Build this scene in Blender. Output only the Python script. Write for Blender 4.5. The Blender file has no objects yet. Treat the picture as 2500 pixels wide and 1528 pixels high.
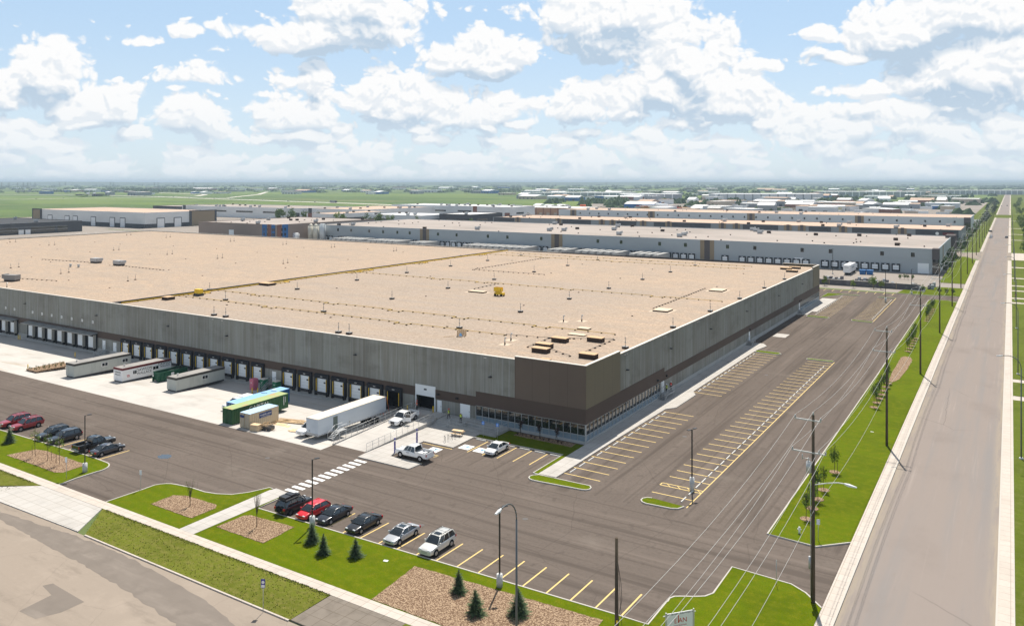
import bpy, bmesh, math, random
from math import sin, cos, pi, radians, atan, tan, sqrt
from mathutils import Vector, Matrix
sc = bpy.context.scene
# ------------------------------------------------------------------ camera, sky, sun, exposure
cam_d = bpy.data.cameras.new("camera"); cam = bpy.data.objects.new("camera", cam_d)
sc.collection.objects.link(cam); sc.camera = cam
YAW = 32.05
cam.location = (55.49, -110.06, 40.5); cam.rotation_euler = (radians(90), 0, radians(YAW))
cam_d.sensor_width = 36; cam_d.lens = 28.0; cam_d.shift_y = -0.1279
cam_d.clip_start = 0.5; cam_d.clip_end = 80000
SUN_EL = 60.0; SUN_DIR = Vector((-0.343, 0.939, 0)).normalized()
sun_az = math.atan2(SUN_DIR.x, SUN_DIR.y)              # clockwise from +Y
W = bpy.data.worlds.new("World"); sc.world = W; W.use_nodes = True
sd = bpy.data.lights.new("sun", 'SUN'); so = bpy.data.objects.new("sun", sd); sc.collection.objects.link(so)
sd.energy = 5.0; sd.angle = radians(0.5); sd.color = (1, .94, .84)
d = Vector((SUN_DIR.x*cos(radians(SUN_EL)), SUN_DIR.y*cos(radians(SUN_EL)), sin(radians(SUN_EL))))
so.rotation_euler = d.to_track_quat('Z', 'Y').to_euler()
sc.view_settings.view_transform = 'Standard'; sc.view_settings.look = 'None'
sc.view_settings.exposure = 0.32; sc.view_settings.gamma = 1; sc.view_settings.use_curve_mapping = False
sc.render.resolution_x = 1024; sc.render.resolution_y = 625
sc.cycles.max_bounces = 5; sc.cycles.volume_bounces = 0; sc.cycles.diffuse_bounces = 2
sc.cycles.transparent_max_bounces = 6

class NT:
    """small helper for writing node trees"""
    def __init__(s, tree): s.t = tree
    def n(s, typ, **kw):
        nd = s.t.nodes.new(typ)
        for k, v in kw.items():
            if k == 'inp':
                for a, b in v.items():
                    if isinstance(b, bpy.types.NodeSocket): s.t.links.new(b, nd.inputs[a])
                    else: nd.inputs[a].default_value = b
            else: setattr(nd, k, v)
        return nd
    def m(s, op, a, b=0.0, c=None, clamp=False):
        inp = {0: a, 1: b}
        if c is not None: inp[2] = c
        return s.n('ShaderNodeMath', operation=op, use_clamp=clamp, inp=inp).outputs[0]
    def mix(s, f, a, b, blend='MIX'):
        return s.n('ShaderNodeMix', data_type='RGBA', blend_type=blend, inp={0: f, 6: a, 7: b}).outputs[2]
    def ss(s, x, lo, hi, a=0.0, b=1.0):
        return s.n('ShaderNodeMapRange', interpolation_type='SMOOTHSTEP', inp={0: x, 1: lo, 2: hi, 3: a, 4: b}).outputs[0]
    def noise(s, vec, scale, detail=4, rough=.5, dist=0.0):
        return s.n('ShaderNodeTexNoise', inp={'Vector': vec, 'Scale': scale, 'Detail': detail, 'Roughness': rough, 'Distortion': dist}).outputs['Fac']
    def noise2(s, vec, scale, detail=4, rough=.5, dist=0.0):
        return s.n('ShaderNodeTexNoise', noise_dimensions='2D', inp={'Vector': vec, 'Scale': scale, 'Detail': detail, 'Roughness': rough, 'Distortion': dist}).outputs['Fac']
    def l(s, a, b): s.t.links.new(a, b)

def build_sky():
    # cloud density as a function of direction: azimuth (from the street's bearing) and tangent of elevation
    g = bpy.data.node_groups.new("cloud_density", 'ShaderNodeTree')
    g.interface.new_socket("A", in_out='INPUT', socket_type='NodeSocketFloat')
    g.interface.new_socket("T", in_out='INPUT', socket_type='NodeSocketFloat')
    g.interface.new_socket("D", in_out='OUTPUT', socket_type='NodeSocketFloat'); g.interface.new_socket("S", in_out='OUTPUT', socket_type='NodeSocketFloat')
    q = NT(g); gi = q.n('NodeGroupInput'); go = q.n('NodeGroupOutput'); A, T = gi.outputs[0], gi.outputs[1]
    # (az centre, t centre, az radius, t radius, strength): cumulus heads, with flat bases
    def B(x0, x1, y0, y1, k=1.0):
        xc, yc = (x0+x1)/2, (y0+y1)/2; az = atan((xc-1250)/1944); c = cos(az)
        return (az, (443.5-yc)/1944*c, (x1-x0)/2/1944*c*c*1.12, (y1-y0)/2/1944*c*1.12, k)
    blobs = [B(25,225,85,285,1.2), B(-90,110,170,290,1.1), B(150,360,195,320,1.0), B(560,1050,25,165,1.2), B(680,1040,-70,120,1.25), B(610,850,215,330,1.1),
             B(715,825,145,290,1.0), B(380,590,168,228,.75), B(295,392,78,112,.5), B(415,488,58,112,.55), B(360,590,240,345,1.0), B(505,545,60,95,.4),
             B(995,1310,78,225,1.2), B(1090,1270,70,160), B(1265,1680,-70,150,1.3), B(1300,1640,40,170,1.1), B(830,1100,180,330,1.05),
             B(1540,1850,50,270,1.25), B(1620,1900,120,345,1.15), B(1480,1720,140,300,1.1), B(1290,1580,190,335,1.0), B(1820,1925,135,190,.9),
             B(2060,2540,-80,200,1.3), B(2130,2640,70,300,1.2), B(1985,2095,52,105,.7), B(1995,2160,115,155,.75), B(1950,2200,200,260,1.0),
             B(1000,1300,205,335,1.0), B(1820,2370,245,350,1.05), B(2380,2560,255,335,.9), B(-60,260,300,380,.95), B(2640,3100,60,300,1), B(-700,-150,40,260,1)]
    acc = None
    wv = q.n('ShaderNodeCombineXYZ', inp={0: A, 1: T, 2: 3.1}).outputs[0]
    wn = q.m('MULTIPLY', q.m('SUBTRACT', q.noise2(wv, 9, 3, .5), .5), .06)
    wn2 = q.m('MULTIPLY', q.m('SUBTRACT', q.noise2(q.n('ShaderNodeVectorMath', operation='ADD', inp={0: wv, 1: (5, 3, 1)}).outputs[0], 9, 3, .5), .5), .04)
    Aw = q.m('ADD', A, wn); Tw = q.m('ADD', T, wn2)
    for az, t, ra, rt_, k in blobs:
        dx = q.m('MULTIPLY_ADD', Aw, 1/ra, -az/ra); dy = q.m('MULTIPLY_ADD', Tw, 1/rt_, -t/rt_)
        dyb = q.m('MULTIPLY', q.m('MINIMUM', dy, 0), .55)           # flatter, harder base
        dy = q.m('ADD', dy, dyb)
        r2 = q.m('MULTIPLY_ADD', dx, dx, q.m('MULTIPLY', dy, dy))
        v = q.m('MULTIPLY_ADD', r2, -k*.80, k*.72)
        acc = v if acc is None else q.n('ShaderNodeMath', operation='SMOOTH_MAX', inp={0: acc, 1: v, 2: .15}).outputs[0]
    acc = q.m('MAXIMUM', acc, -.9)
    # the packed small heads that fill the sky above the horizon
    bigacc = acc
    lowm = q.ss(T, .165, .06)
    for sa, st_, off in ((9.5, 24.0, 0.0), (17.0, 46.0, 3.3)):
        lv = q.n('ShaderNodeCombineXYZ', inp={0: q.m('MULTIPLY_ADD', q.m('ADD', A, q.m('MULTIPLY', wn, .5)), sa, off), 1: q.m('MULTIPLY', Tw, st_), 2: off}).outputs[0]
        vd = q.n('ShaderNodeTexVoronoi', feature='SMOOTH_F1', voronoi_dimensions='2D', inp={'Vector': lv, 'Scale': 1.0, 'Smoothness': .3}).outputs['Distance']
        ld = q.m('ADD', q.m('MULTIPLY_ADD', vd, -1.7, .02), q.m('MULTIPLY', lowm, .78))
        acc = q.n('ShaderNodeMath', operation='SMOOTH_MAX', inp={0: acc, 1: ld, 2: .12}).outputs[0]
    # billows: rounded puffs at three sizes, warped, plus ragged noise
    v1 = q.n('ShaderNodeCombineXYZ', inp={0: A, 1: q.m('MULTIPLY', T, 1.15), 2: .37}).outputs[0]
    wc = q.n('ShaderNodeVectorMath', operation='SUBTRACT', inp={0: q.n('ShaderNodeTexNoise', noise_dimensions='2D', inp={'Vector': v1, 'Scale': 22.0, 'Detail': 5.0}).outputs['Color'], 1: (.5,.5,.5)}).outputs[0]
    vw = q.n('ShaderNodeVectorMath', operation='ADD', inp={0: v1, 1: q.n('ShaderNodeVectorMath', operation='SCALE', inp={0: wc, 'Scale': .035}).outputs[0]}).outputs[0]
    def puff(scale, sm): return q.n('ShaderNodeTexVoronoi', feature='SMOOTH_F1', voronoi_dimensions='2D', inp={'Vector': vw, 'Scale': scale, 'Smoothness': sm}).outputs['Distance']
    p1, p2, p3 = puff(21., .12), puff(52., .1), puff(120., .1)
    pf = q.m('ADD', q.m('MULTIPLY_ADD', p1, -.80, .33), q.m('ADD', q.m('MULTIPLY_ADD', p2, -.60, .24), q.m('MULTIPLY_ADD', p3, -.36, .14)))
    n1 = q.noise2(vw, 13, 8, .66, .2)
    det = q.m('ADD', q.m('MULTIPLY_ADD', n1, 1.3, -.65), pf)
    fin = q.m('MULTIPLY_ADD', det, .74, q.m('SUBTRACT', acc, .05))
    q.l(fin, go.inputs[0]); q.l(q.m('MULTIPLY_ADD', p1, -.35, acc), go.inputs[1])
    w = NT(W.node_tree); W.node_tree.nodes.clear()
    sky = w.n('ShaderNodeTexSky', sky_type='NISHITA', sun_disc=False, sun_elevation=radians(SUN_EL), sun_rotation=sun_az, altitude=1050, air_density=1.0, dust_density=1.4, ozone_density=1.0)
    geo = w.n('ShaderNodeTexCoord'); rot = w.n('ShaderNodeVectorRotate', rotation_type='Z_AXIS', inp={'Vector': geo.outputs['Generated'], 'Angle': radians(-YAW)})
    sp = w.n('ShaderNodeSeparateXYZ', inp={0: rot.outputs[0]})
    x, y, z = sp.outputs
    A = w.m('ARCTAN2', x, y); rr = w.m('SQRT', w.m('MULTIPLY_ADD', x, x, w.m('MULTIPLY', y, y)))
    T = w.m('DIVIDE', z, w.m('MAXIMUM', rr, .02))
    def D(dA, dT):
        nd = w.n('ShaderNodeGroup'); nd.node_tree = g; w.l(w.m('ADD', A, dA), nd.inputs[0]); w.l(w.m('ADD', T, dT), nd.inputs[1]); return nd.outputs
    D0, D1, D2 = D(0, 0), D(.0022, .0065), D(.003, .030); d0, d1 = D0[0], D1[0]
    up = w.ss(z, -.002, .012)
    alpha = w.m('MULTIPLY', w.ss(d0, -.10, .17), up)
    under = w.ss(w.m('SUBTRACT', D2[1], D0[1]), -.16, .34)           # still rising above us: we look at the underside
    thick = w.ss(D2[1], .05, .80)
    rim = w.ss(w.m('SUBTRACT', d1, d0), -.24, .24)
    shade = w.m('MULTIPLY', w.m('MULTIPLY', under, w.m('MULTIPLY_ADD', thick, .75, .25)), 1.0)
    shade = w.m('ADD', shade, w.m('MULTIPLY_ADD', rim, .62, -.26), clamp=True)
    ccol = w.mix(shade, (1.0, 1.0, 1.0, 1), (.52, .645, .78, 1))
    hz = w.ss(T, .11, .0)
    ccol = w.mix(w.m('MULTIPLY', hz, .70), ccol, (.80, .88, .94, 1))
    tint = w.mix(w.ss(T, .02, .22), (.66, .79, .90, 1), (.50, .69, .90, 1))
    base = w.mix(.78, w.n('ShaderNodeVectorMath', operation='SCALE', inp={0: sky.outputs[0], 'Scale': .11}).outputs[0], tint)
    high = w.ss(T, .26, .75)                                   # the sky deepens towards the zenith, above the frame
    base = w.mix(high, base, w.mix(.35, (.36, .40, .46, 1), w.n('ShaderNodeVectorMath', operation='SCALE', inp={0: sky.outputs[0], 'Scale': .08}).outputs[0]))
    ccol = w.mix(high, ccol, (.52, .53, .55, 1))
    b1 = w.n('ShaderNodeBackground', inp={0: base, 1: .86}); b2 = w.n('ShaderNodeBackground', inp={0: ccol, 1: .80})
    mx = w.n('ShaderNodeMixShader', inp={0: alpha}); w.l(b1.outputs[0], mx.inputs[1]); w.l(b2.outputs[0], mx.inputs[2])
    out = w.n('ShaderNodeOutputWorld'); w.l(mx.outputs[0], out.inputs[0])
build_sky()
try: W.cycles.sampling_method = 'MANUAL'; W.cycles.sample_map_resolution = 512
except Exception: pass

# ------------------------------------------------------------------ helpers
COL = sc.collection
class MB:
    def __init__(s): s.v = []; s.f = []; s.mi = []; s.sm = []
    def add(s, vs, fs, m=0, smooth=False):
        o = len(s.v); s.v += [tuple(p) for p in vs]
        for f in fs: s.f.append(tuple(i+o for i in f)); s.mi.append(m); s.sm.append(smooth)
        return s
    def box(s, x0, x1, y0, y1, z0, z1, m=0):
        return s.add([(x0,y0,z0),(x1,y0,z0),(x1,y1,z0),(x0,y1,z0),(x0,y0,z1),(x1,y0,z1),(x1,y1,z1),(x0,y1,z1)],
                     [(0,3,2,1),(4,5,6,7),(0,1,5,4),(1,2,6,5),(2,3,7,6),(3,0,4,7)], m)
    def obox(s, c, hx, hy, z0, z1, ang=0, m=0):
        ca, sa = cos(ang), sin(ang)
        P = [(c[0]+ca*a*hx-sa*b*hy, c[1]+sa*a*hx+ca*b*hy) for a, b in ((-1,-1),(1,-1),(1,1),(-1,1))]
        return s.prism(P, z0, z1, m)
    def prism(s, P, z0, z1, m=0, mtop=None):
        a = sum(P[i][0]*P[(i+1)%len(P)][1]-P[(i+1)%len(P)][0]*P[i][1] for i in range(len(P)))
        if a < 0: P = P[::-1]
        n = len(P); z0s = z0 if callable(z0) else (lambda x, y: z0); z1s = z1 if callable(z1) else (lambda x, y: z1)
        s.add([(x,y,z0s(x,y)) for x,y in P]+[(x,y,z1s(x,y)) for x,y in P],
              [(i,(i+1)%n,n+(i+1)%n,n+i) for i in range(n)]+[tuple(reversed(range(n)))], m)
        o = len(s.v)-n; s.f.append(tuple(range(o, o+n))); s.mi.append(m if mtop is None else mtop); s.sm.append(False)
        return s
    def flat(s, P, z, m=0):
        a = sum(P[i][0]*P[(i+1)%len(P)][1]-P[(i+1)%len(P)][0]*P[i][1] for i in range(len(P)))
        if a < 0: P = P[::-1]
        zf = z if callable(z) else (lambda x, y: z)
        return s.add([(x,y,zf(x,y)) for x,y in P], [tuple(range(len(P)))], m)
    def tube(s, p0, p1, r0, r1=None, n=8, m=0, caps=True, smooth=True):
        r1 = r0 if r1 is None else r1; p0 = Vector(p0); p1 = Vector(p1); d = (p1-p0).normalized()
        u = d.cross(Vector((0,0,1)) if abs(d.z) < .9 else Vector((1,0,0))).normalized(); w = d.cross(u)
        vs = [p0+(u*cos(2*pi*i/n)+w*sin(2*pi*i/n))*r0 for i in range(n)]+[p1+(u*cos(2*pi*i/n)+w*sin(2*pi*i/n))*r1 for i in range(n)]
        s.add(vs, [(i,(i+1)%n,n+(i+1)%n,n+i) for i in range(n)], m, smooth)
        if caps:
            o = len(s.v)-2*n; s.f += [tuple(o+i for i in reversed(range(n))), tuple(o+n+i for i in range(n))]; s.mi += [m,m]; s.sm += [False,False]
        return s
    def path(s, pts, r, n=6, m=0):
        for a, b in zip(pts, pts[1:]): s.tube(a, b, r, r, n, m)
        return s
    def loft(s, secs, m=0, caps=True, smooth=False, closed=True):
        n = len(secs[0]); o = len(s.v)
        for sec in secs: s.v += [tuple(p) for p in sec]
        for k in range(len(secs)-1):
            for i in range(n if closed else n-1):
                j = (i+1)%n; s.f.append((o+k*n+i, o+k*n+j, o+(k+1)*n+j, o+(k+1)*n+i)); s.mi.append(m); s.sm.append(smooth)
        if caps:
            e = o+(len(secs)-1)*n
            s.f += [tuple(o+i for i in reversed(range(n))), tuple(e+i for i in range(n))]; s.mi += [m,m]; s.sm += [False,False]
        return s
    def ball(s, c, r, seg=8, rings=5, m=0, sc3=(1,1,1)):
        vs = []; fs = []
        for i in range(rings+1):
            th = pi*i/rings
            for j in range(seg):
                ph = 2*pi*j/seg; vs.append((c[0]+r*sc3[0]*sin(th)*cos(ph), c[1]+r*sc3[1]*sin(th)*sin(ph), c[2]+r*sc3[2]*cos(th)))
        for i in range(rings):
            for j in range(seg): fs.append((i*seg+j, (i+1)*seg+j, (i+1)*seg+(j+1)%seg, i*seg+(j+1)%seg))
        return s.add(vs, fs, m, True)
    def mesh(s, name, mats):
        me = bpy.data.meshes.new(name); me.from_pydata(s.v, [], s.f)
        if not isinstance(mats, (list, tuple)): mats = [mats]
        for x in mats: me.materials.append(x)
        me.polygons.foreach_set('material_index', s.mi); me.polygons.foreach_set('use_smooth', s.sm); me.update()
        return me
def tag(o, label=None, cat=None, group=None, kind=None):
    if label: o['label'] = label
    if cat: o['category'] = cat
    if group: o['group'] = group
    if kind: o['kind'] = kind
    return o
def obj(name, mb, mats, parent=None, loc=None, rz=0, **kw):
    me = mb if isinstance(mb, bpy.types.Mesh) else mb.mesh(name, mats)
    o = bpy.data.objects.new(name, me); COL.objects.link(o)
    if parent is not None: o.parent = parent
    if loc is not None: o.location = loc
    if rz: o.rotation_euler = (0, 0, rz)
    return tag(o, **kw)
def thing(name, loc, rz=0, label=None, cat=None, group=None):
    o = bpy.data.objects.new(name, None); COL.objects.link(o); o.location = loc; o.rotation_euler = (0, 0, rz)
    o.empty_display_size = .3
    return tag(o, label, cat, group)
def struct(name, mb, mats, **kw): return obj(name, mb, mats, kind='structure', **kw)
def copy_tree(root, loc, rz=None, label=None, cat=None, group=None, scale=None):
    r = root.copy(); COL.objects.link(r); r.location = loc
    if rz is not None: r.rotation_euler = (0, 0, rz)
    if scale: r.scale = (scale, scale, scale)
    tag(r, label, cat, group)
    for ch in root.children:
        c = ch.copy(); COL.objects.link(c); c.parent = r
        for g2 in ch.children:
            e = g2.copy(); COL.objects.link(e); e.parent = c
    return r
ORD = ['first','second','third','fourth','fifth','sixth','seventh','eighth','ninth','tenth','eleventh','twelfth','thirteenth','fourteenth','fifteenth',
       'sixteenth','seventeenth','eighteenth','nineteenth','twentieth','twenty-first','twenty-second','twenty-third','twenty-fourth','twenty-fifth',
       'twenty-sixth','twenty-seventh','twenty-eighth','twenty-ninth','thirtieth','thirty-first','thirty-second','thirty-third','thirty-fourth','thirty-fifth','thirty-sixth','thirty-seventh','thirty-eighth','thirty-ninth','fortieth']
def yard_z(x, y): return -1.05*max(0.0, min(1.0, (y+23.3)/23.3))

# ------------------------------------------------------------------ materials
M = {}
def mat(name, col, rough=.8, nz=None, metal=0.0, spec=None, bump=None, world=False, extra=None, coat=0):
    """nz: list of (scale xyz, detail, darker colour, lo, hi) layers mixed over col"""
    m = bpy.data.materials.new(name); m.use_nodes = True; t = NT(m.node_tree)
    b = m.node_tree.nodes['Principled BSDF']
    if spec is None: spec = 0.0 if rough > .78 else .3
    b.inputs['Roughness'].default_value = rough; b.inputs['Metallic'].default_value = metal
    b.inputs['Specular IOR Level'].default_value = spec
    if coat: b.inputs['Coat Weight'].default_value = coat; b.inputs['Coat Roughness'].default_value = .05
    vec = t.n('ShaderNodeNewGeometry').outputs['Position'] if world else t.n('ShaderNodeTexCoord').outputs['Object']
    c = None
    if nz or extra:
        c = t.n('ShaderNodeRGB').outputs[0]; c.default_value = (*col, 1)
        for s3, det, dc, lo, hi in (nz or []):
            v = t.n('ShaderNodeMapping', inp={'Vector': vec, 'Scale': s3}).outputs[0]
            f = t.ss(t.noise(v, 1.0, det, .6), lo, hi)
            c = t.mix(f, c, (*dc, 1))
        if extra: c = extra(t, vec, c)
        t.l(c, b.inputs['Base Color'])
    else: b.inputs['Base Color'].default_value = (*col, 1)
    if bump:
        s3, st, dist = bump
        v = t.n('ShaderNodeMapping', inp={'Vector': vec, 'Scale': s3}).outputs[0]
        bn = t.n('ShaderNodeBump', inp={'Height': t.noise(v, 1.0, 4, .6), 'Strength': st, 'Distance': dist}); t.l(bn.outputs[0], b.inputs['Normal'])
    M[name] = m; return m
def k3(c, f): return (c[0]*f, c[1]*f, c[2]*f)
AS = (.142,.117,.101)
def asphalt_extra(t, vec, c):   # drive-lane streaks and sealed seams, along the front lane (x) and the side lanes (y)
    sp = t.n('ShaderNodeSeparateXYZ', inp={0: vec}); x, y = sp.outputs[0], sp.outputs[1]
    front = t.ss(y, -17, -19)
    sx = t.noise(t.n('ShaderNodeMapping', inp={'Vector': vec, 'Scale': (.016,.55,1)}).outputs[0], 1, 5, .62, .4)
    sy = t.noise(t.n('ShaderNodeMapping', inp={'Vector': vec, 'Scale': (.55,.02,1)}).outputs[0], 1, 5, .62, .4)
    st = t.n('ShaderNodeMix', inp={0: front, 2: sy, 3: sx}).outputs[0]
    c = t.mix(t.ss(st, .50, .66), c, (*k3(AS,.76),1)); c = t.mix(t.ss(st, .47, .30), c, (*k3(AS,1.16),1))
    wx = t.n('ShaderNodeTexWave', wave_type='BANDS', bands_direction='Y', inp={'Vector': vec, 'Scale': .078, 'Distortion': 1.2, 'Detail': 4.0, 'Detail Scale': .22, 'Phase Offset': 1.0}).outputs['Fac']
    wy = t.n('ShaderNodeTexWave', wave_type='BANDS', bands_direction='X', inp={'Vector': vec, 'Scale': .078, 'Distortion': 1.0, 'Detail': 4.0, 'Detail Scale': .22}).outputs['Fac']
    wv = t.n('ShaderNodeMix', inp={0: front, 2: wy, 3: wx}).outputs[0]
    c = t.mix(t.m('MULTIPLY', t.ss(wv, .965, 1.0), .42), c, (*k3(AS,.60),1))
    wpv = t.n('ShaderNodeVectorMath', operation='ADD', inp={0: vec, 1: t.n('ShaderNodeTexNoise', inp={'Vector': vec, 'Scale': .25, 'Detail': 4.0}).outputs['Color']}).outputs[0]
    ve = t.n('ShaderNodeTexVoronoi', feature='DISTANCE_TO_EDGE', voronoi_dimensions='2D', inp={'Vector': wpv, 'Scale': .085}).outputs['Distance']
    c = t.mix(t.m('MULTIPLY', t.ss(ve, .008, .002), .28), c, (*k3(AS,.5),1))                     # sealed cracks
    oil = t.ss(t.noise(t.n('ShaderNodeMapping', inp={'Vector': vec, 'Scale': (.7,.5,1)}).outputs[0], 1, 3, .5), .60, .72)
    c = t.mix(t.m('MULTIPLY', oil, .4), c, (*k3(AS,.6),1))
    dust = t.ss(t.noise(t.n('ShaderNodeMapping', inp={'Vector': vec, 'Scale': (.07,.09,1)}).outputs[0], 1, 6, .7), .55, .75)
    return t.mix(t.m('MULTIPLY', dust, .5), c, (.21,.18,.155,1))
mat('asphalt', AS, .88, [((.05,.05,.05),4,k3(AS,1.18),.45,.7),((2.5,2.5,2.5),5,k3(AS,.86),.35,.8),((.35,.35,.35),5,(.135,.112,.100),.6,.78)], world=True, extra=asphalt_extra, bump=((14,14,14),.25,.02))
ST = (.265,.226,.203)
def street_extra(t, vec, c):
    wpv = t.n('ShaderNodeVectorMath', operation='ADD', inp={0: vec, 1: t.n('ShaderNodeTexNoise', inp={'Vector': vec, 'Scale': .3, 'Detail': 4.0}).outputs['Color']}).outputs[0]
    ve = t.n('ShaderNodeTexVoronoi', feature='DISTANCE_TO_EDGE', voronoi_dimensions='2D', inp={'Vector': t.n('ShaderNodeMapping', inp={'Vector': wpv, 'Scale': (.09,.045,1)}).outputs[0], 'Scale': 1.0}).outputs['Distance']
    c = t.mix(t.m('MULTIPLY', t.m('MULTIPLY', t.ss(ve, .008, .002), t.ss(t.noise(t.n('ShaderNodeMapping', inp={'Vector': vec, 'Scale': (.05,.03,1)}).outputs[0], 1, 2, .5), .48, .62)), .5), c, (.13,.11,.10,1))
    x = t.n('ShaderNodeSeparateXYZ', inp={0: vec}).outputs[0]
    g = t.m('MAXIMUM', t.ss(x, 43.4, 42.0), t.ss(x, 53.0, 54.2))
    n = t.noise(t.n('ShaderNodeMapping', inp={'Vector': vec, 'Scale': (1.5,.12,1)}).outputs[0], 1, 5, .7)
    return t.mix(t.m('MULTIPLY', g, t.ss(n, .35, .6)), c, (.31,.265,.215,1))                     # grit in the gutters
mat('street_asphalt', ST, .85, [((.35,.012,1),6,(.235,.216,.206),.45,.7),((1.4,.03,1),4,k3(ST,1.14),.55,.75),((.09,.05,1),5,k3(ST,.86),.5,.75),((2.2,.5,1),4,k3(ST,.9),.55,.9)], world=True, extra=street_extra, bump=((9,9,9),.15,.02))
SR = (.305,.255,.210)
def sroad_extra(t, vec, c):
    wpv = t.n('ShaderNodeVectorMath', operation='ADD', inp={0: vec, 1: t.n('ShaderNodeTexNoise', inp={'Vector': vec, 'Scale': .5, 'Detail': 4.0}).outputs['Color']}).outputs[0]
    ve = t.n('ShaderNodeTexVoronoi', feature='DISTANCE_TO_EDGE', voronoi_dimensions='2D', inp={'Vector': wpv, 'Scale': .11}).outputs['Distance']
    c = t.mix(t.m('MULTIPLY', t.ss(ve, .006, .001), .30), c, (*k3(SR,.6),1))
    n = t.noise(t.n('ShaderNodeMapping', inp={'Vector': vec, 'Scale': (.12,.5,1)}).outputs[0], 1, 7, .75)
    c = t.mix(t.m('MULTIPLY', t.ss(n, .50, .68), .55), c, (*k3(SR,.70),1))
    n2 = t.noise(t.n('ShaderNodeMapping', inp={'Vector': vec, 'Scale': (1.3,1.3,1)}).outputs[0], 1, 6, .8)
    return t.mix(t.m('MULTIPLY', t.ss(n2, .52, .75), .4), c, (*k3(SR,1.25),1))
mat('south_road', SR, .85, [((.012,.35,1),6,k3(SR,.86),.45,.75),((.2,.25,.2),6,k3(SR,1.10),.5,.72)], world=True, extra=sroad_extra, bump=((9,9,9),.1,.02))
WT = (.205,.176,.152)
mat('worn_wet_track', WT, .8, [((.08,.5,1),6,k3(WT,1.3),.45,.8),((.5,.5,.5),4,k3(WT,.9),.4,.8)], world=True)
CN = (.54,.51,.475)
def slab_joints(t, vec, c):
    br = t.n('ShaderNodeTexBrick', offset=0.0, inp={'Vector': vec, 'Color1': (1,1,1,1), 'Color2': (.93,.93,.93,1), 'Mortar': (.62,.6,.58,1), 'Scale': 1.0, 'Mortar Size': .028, 'Mortar Smooth': .4, 'Brick Width': 4.6, 'Row Height': 4.6})
    return t.mix(.9, c, br.outputs[0], 'MULTIPLY')
mat('concrete_yard', CN, .85, [((.10,.16,.1),6,k3(CN,.80),.46,.74),((.9,.3,.5),5,k3(CN,.88),.5,.8),((.05,.5,1),5,(.44,.375,.30),.58,.74)], world=True, extra=slab_joints)
def walk_joints(t, vec, c):
    br = t.n('ShaderNodeTexBrick', offset=0.0, inp={'Vector': vec, 'Color1': (1,1,1,1), 'Color2': (.94,.93,.92,1), 'Mortar': (.60,.57,.53,1), 'Scale': 1.0, 'Mortar Size': .03, 'Mortar Smooth': .3, 'Brick Width': 1.5, 'Row Height': 1.5})
    return t.mix(.9, c, br.outputs[0], 'MULTIPLY')
SWc = (.55,.49,.435)
mat('sidewalk', SWc, .85, [((.2,.2,.2),5,k3(SWc,.84),.5,.75),((2,2,2),4,k3(SWc,.93),.4,.7)], world=True, extra=walk_joints)
mat('new_concrete', (.50,.475,.445), .8, [((.3,.3,.3),5,(.43,.41,.385),.45,.75)], world=True, extra=walk_joints)
mat('paver', (.225,.195,.165), .85, [((.6,.6,.6),4,(.185,.16,.135),.45,.7)], world=True, extra=walk_joints)
mat('kerb', (.50,.47,.425), .8, [((.8,.8,.8),4,(.52,.49,.45),.5,.8)], world=True)
mat('foundation', (.44,.43,.41), .85, [((.3,.3,1.2),5,(.35,.34,.32),.45,.75)], world=True)
GR = (.105,.185,.008)
def grass_mat(name, g, dry, s=1.0):
    def ex(t, vec, c):
        c = t.mix(t.ss(t.noise(t.n('ShaderNodeMapping', inp={'Vector': vec, 'Scale': (.9*s,.9*s,1)}).outputs[0],1,6,.7), .40,.72), c, (*dry,1))
        f = t.noise(t.n('ShaderNodeMapping', inp={'Vector': vec, 'Scale': (7*s,7*s,7)}).outputs[0],1,5,.8)
        c = t.mix(t.ss(f,.35,.75), c, (*k3(g,.62),1))
        mw = t.n('ShaderNodeTexWave', wave_type='BANDS', bands_direction='Y', inp={'Vector': t.n('ShaderNodeMapping', inp={'Vector': vec, 'Rotation': (0,0,.12)}).outputs[0], 'Scale': .22, 'Distortion': 1.5, 'Detail': 3.0, 'Detail Scale': .5}).outputs['Fac']
        return t.mix(t.m('MULTIPLY', t.ss(mw,.35,.65), .22), c, (*k3(g,.70),1))
    mat(name, g, .95, [((.09*s,.09*s,.1),5,k3(g,.74),.45,.62)], world=True, spec=.05, extra=ex, bump=((11,11,11),.9,.08))
grass_mat('lawn', (.112,.160,.0008), (.165,.172,.006))
grass_mat('rough_grass', (.150,.172,.020), (.215,.19,.055), 1.6)
grass_mat('verge_east', (.115,.150,.014), (.15,.16,.04), .8)
def mulch_ex(t, vec, c):
    vo = t.n('ShaderNodeTexVoronoi', inp={'Vector': t.n('ShaderNodeMapping', inp={'Vector': vec, 'Scale': (1,1.0,.3)}).outputs[0], 'Scale': 10.0})
    s = t.n('ShaderNodeSeparateColor', inp={0: vo.outputs['Color']}).outputs[0]
    c = t.mix(t.ss(s,.15,.9), (.17,.105,.065,1), (.45,.325,.215,1)); return t.mix(t.ss(vo.outputs['Distance'],.5,.9), c, (.09,.05,.035,1))
mat('mulch', (.4,.27,.19), .95, None, world=True, spec=.1, extra=mulch_ex, bump=((7,7,7),1,.12))
mat('paint_yellow', (.70,.51,.19), .7, [((2,2,2),5,(.60,.44,.18),.6,.85)], world=True)
mat('paint_white', (.80,.80,.78), .7, [((2,2,2),5,(.60,.58,.55),.58,.8)], world=True)
mat('paint_blue', (.22,.48,.80), .7)
def mat_s(n, c, r=.6, **k): return mat(n, c, r, **k)
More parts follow.
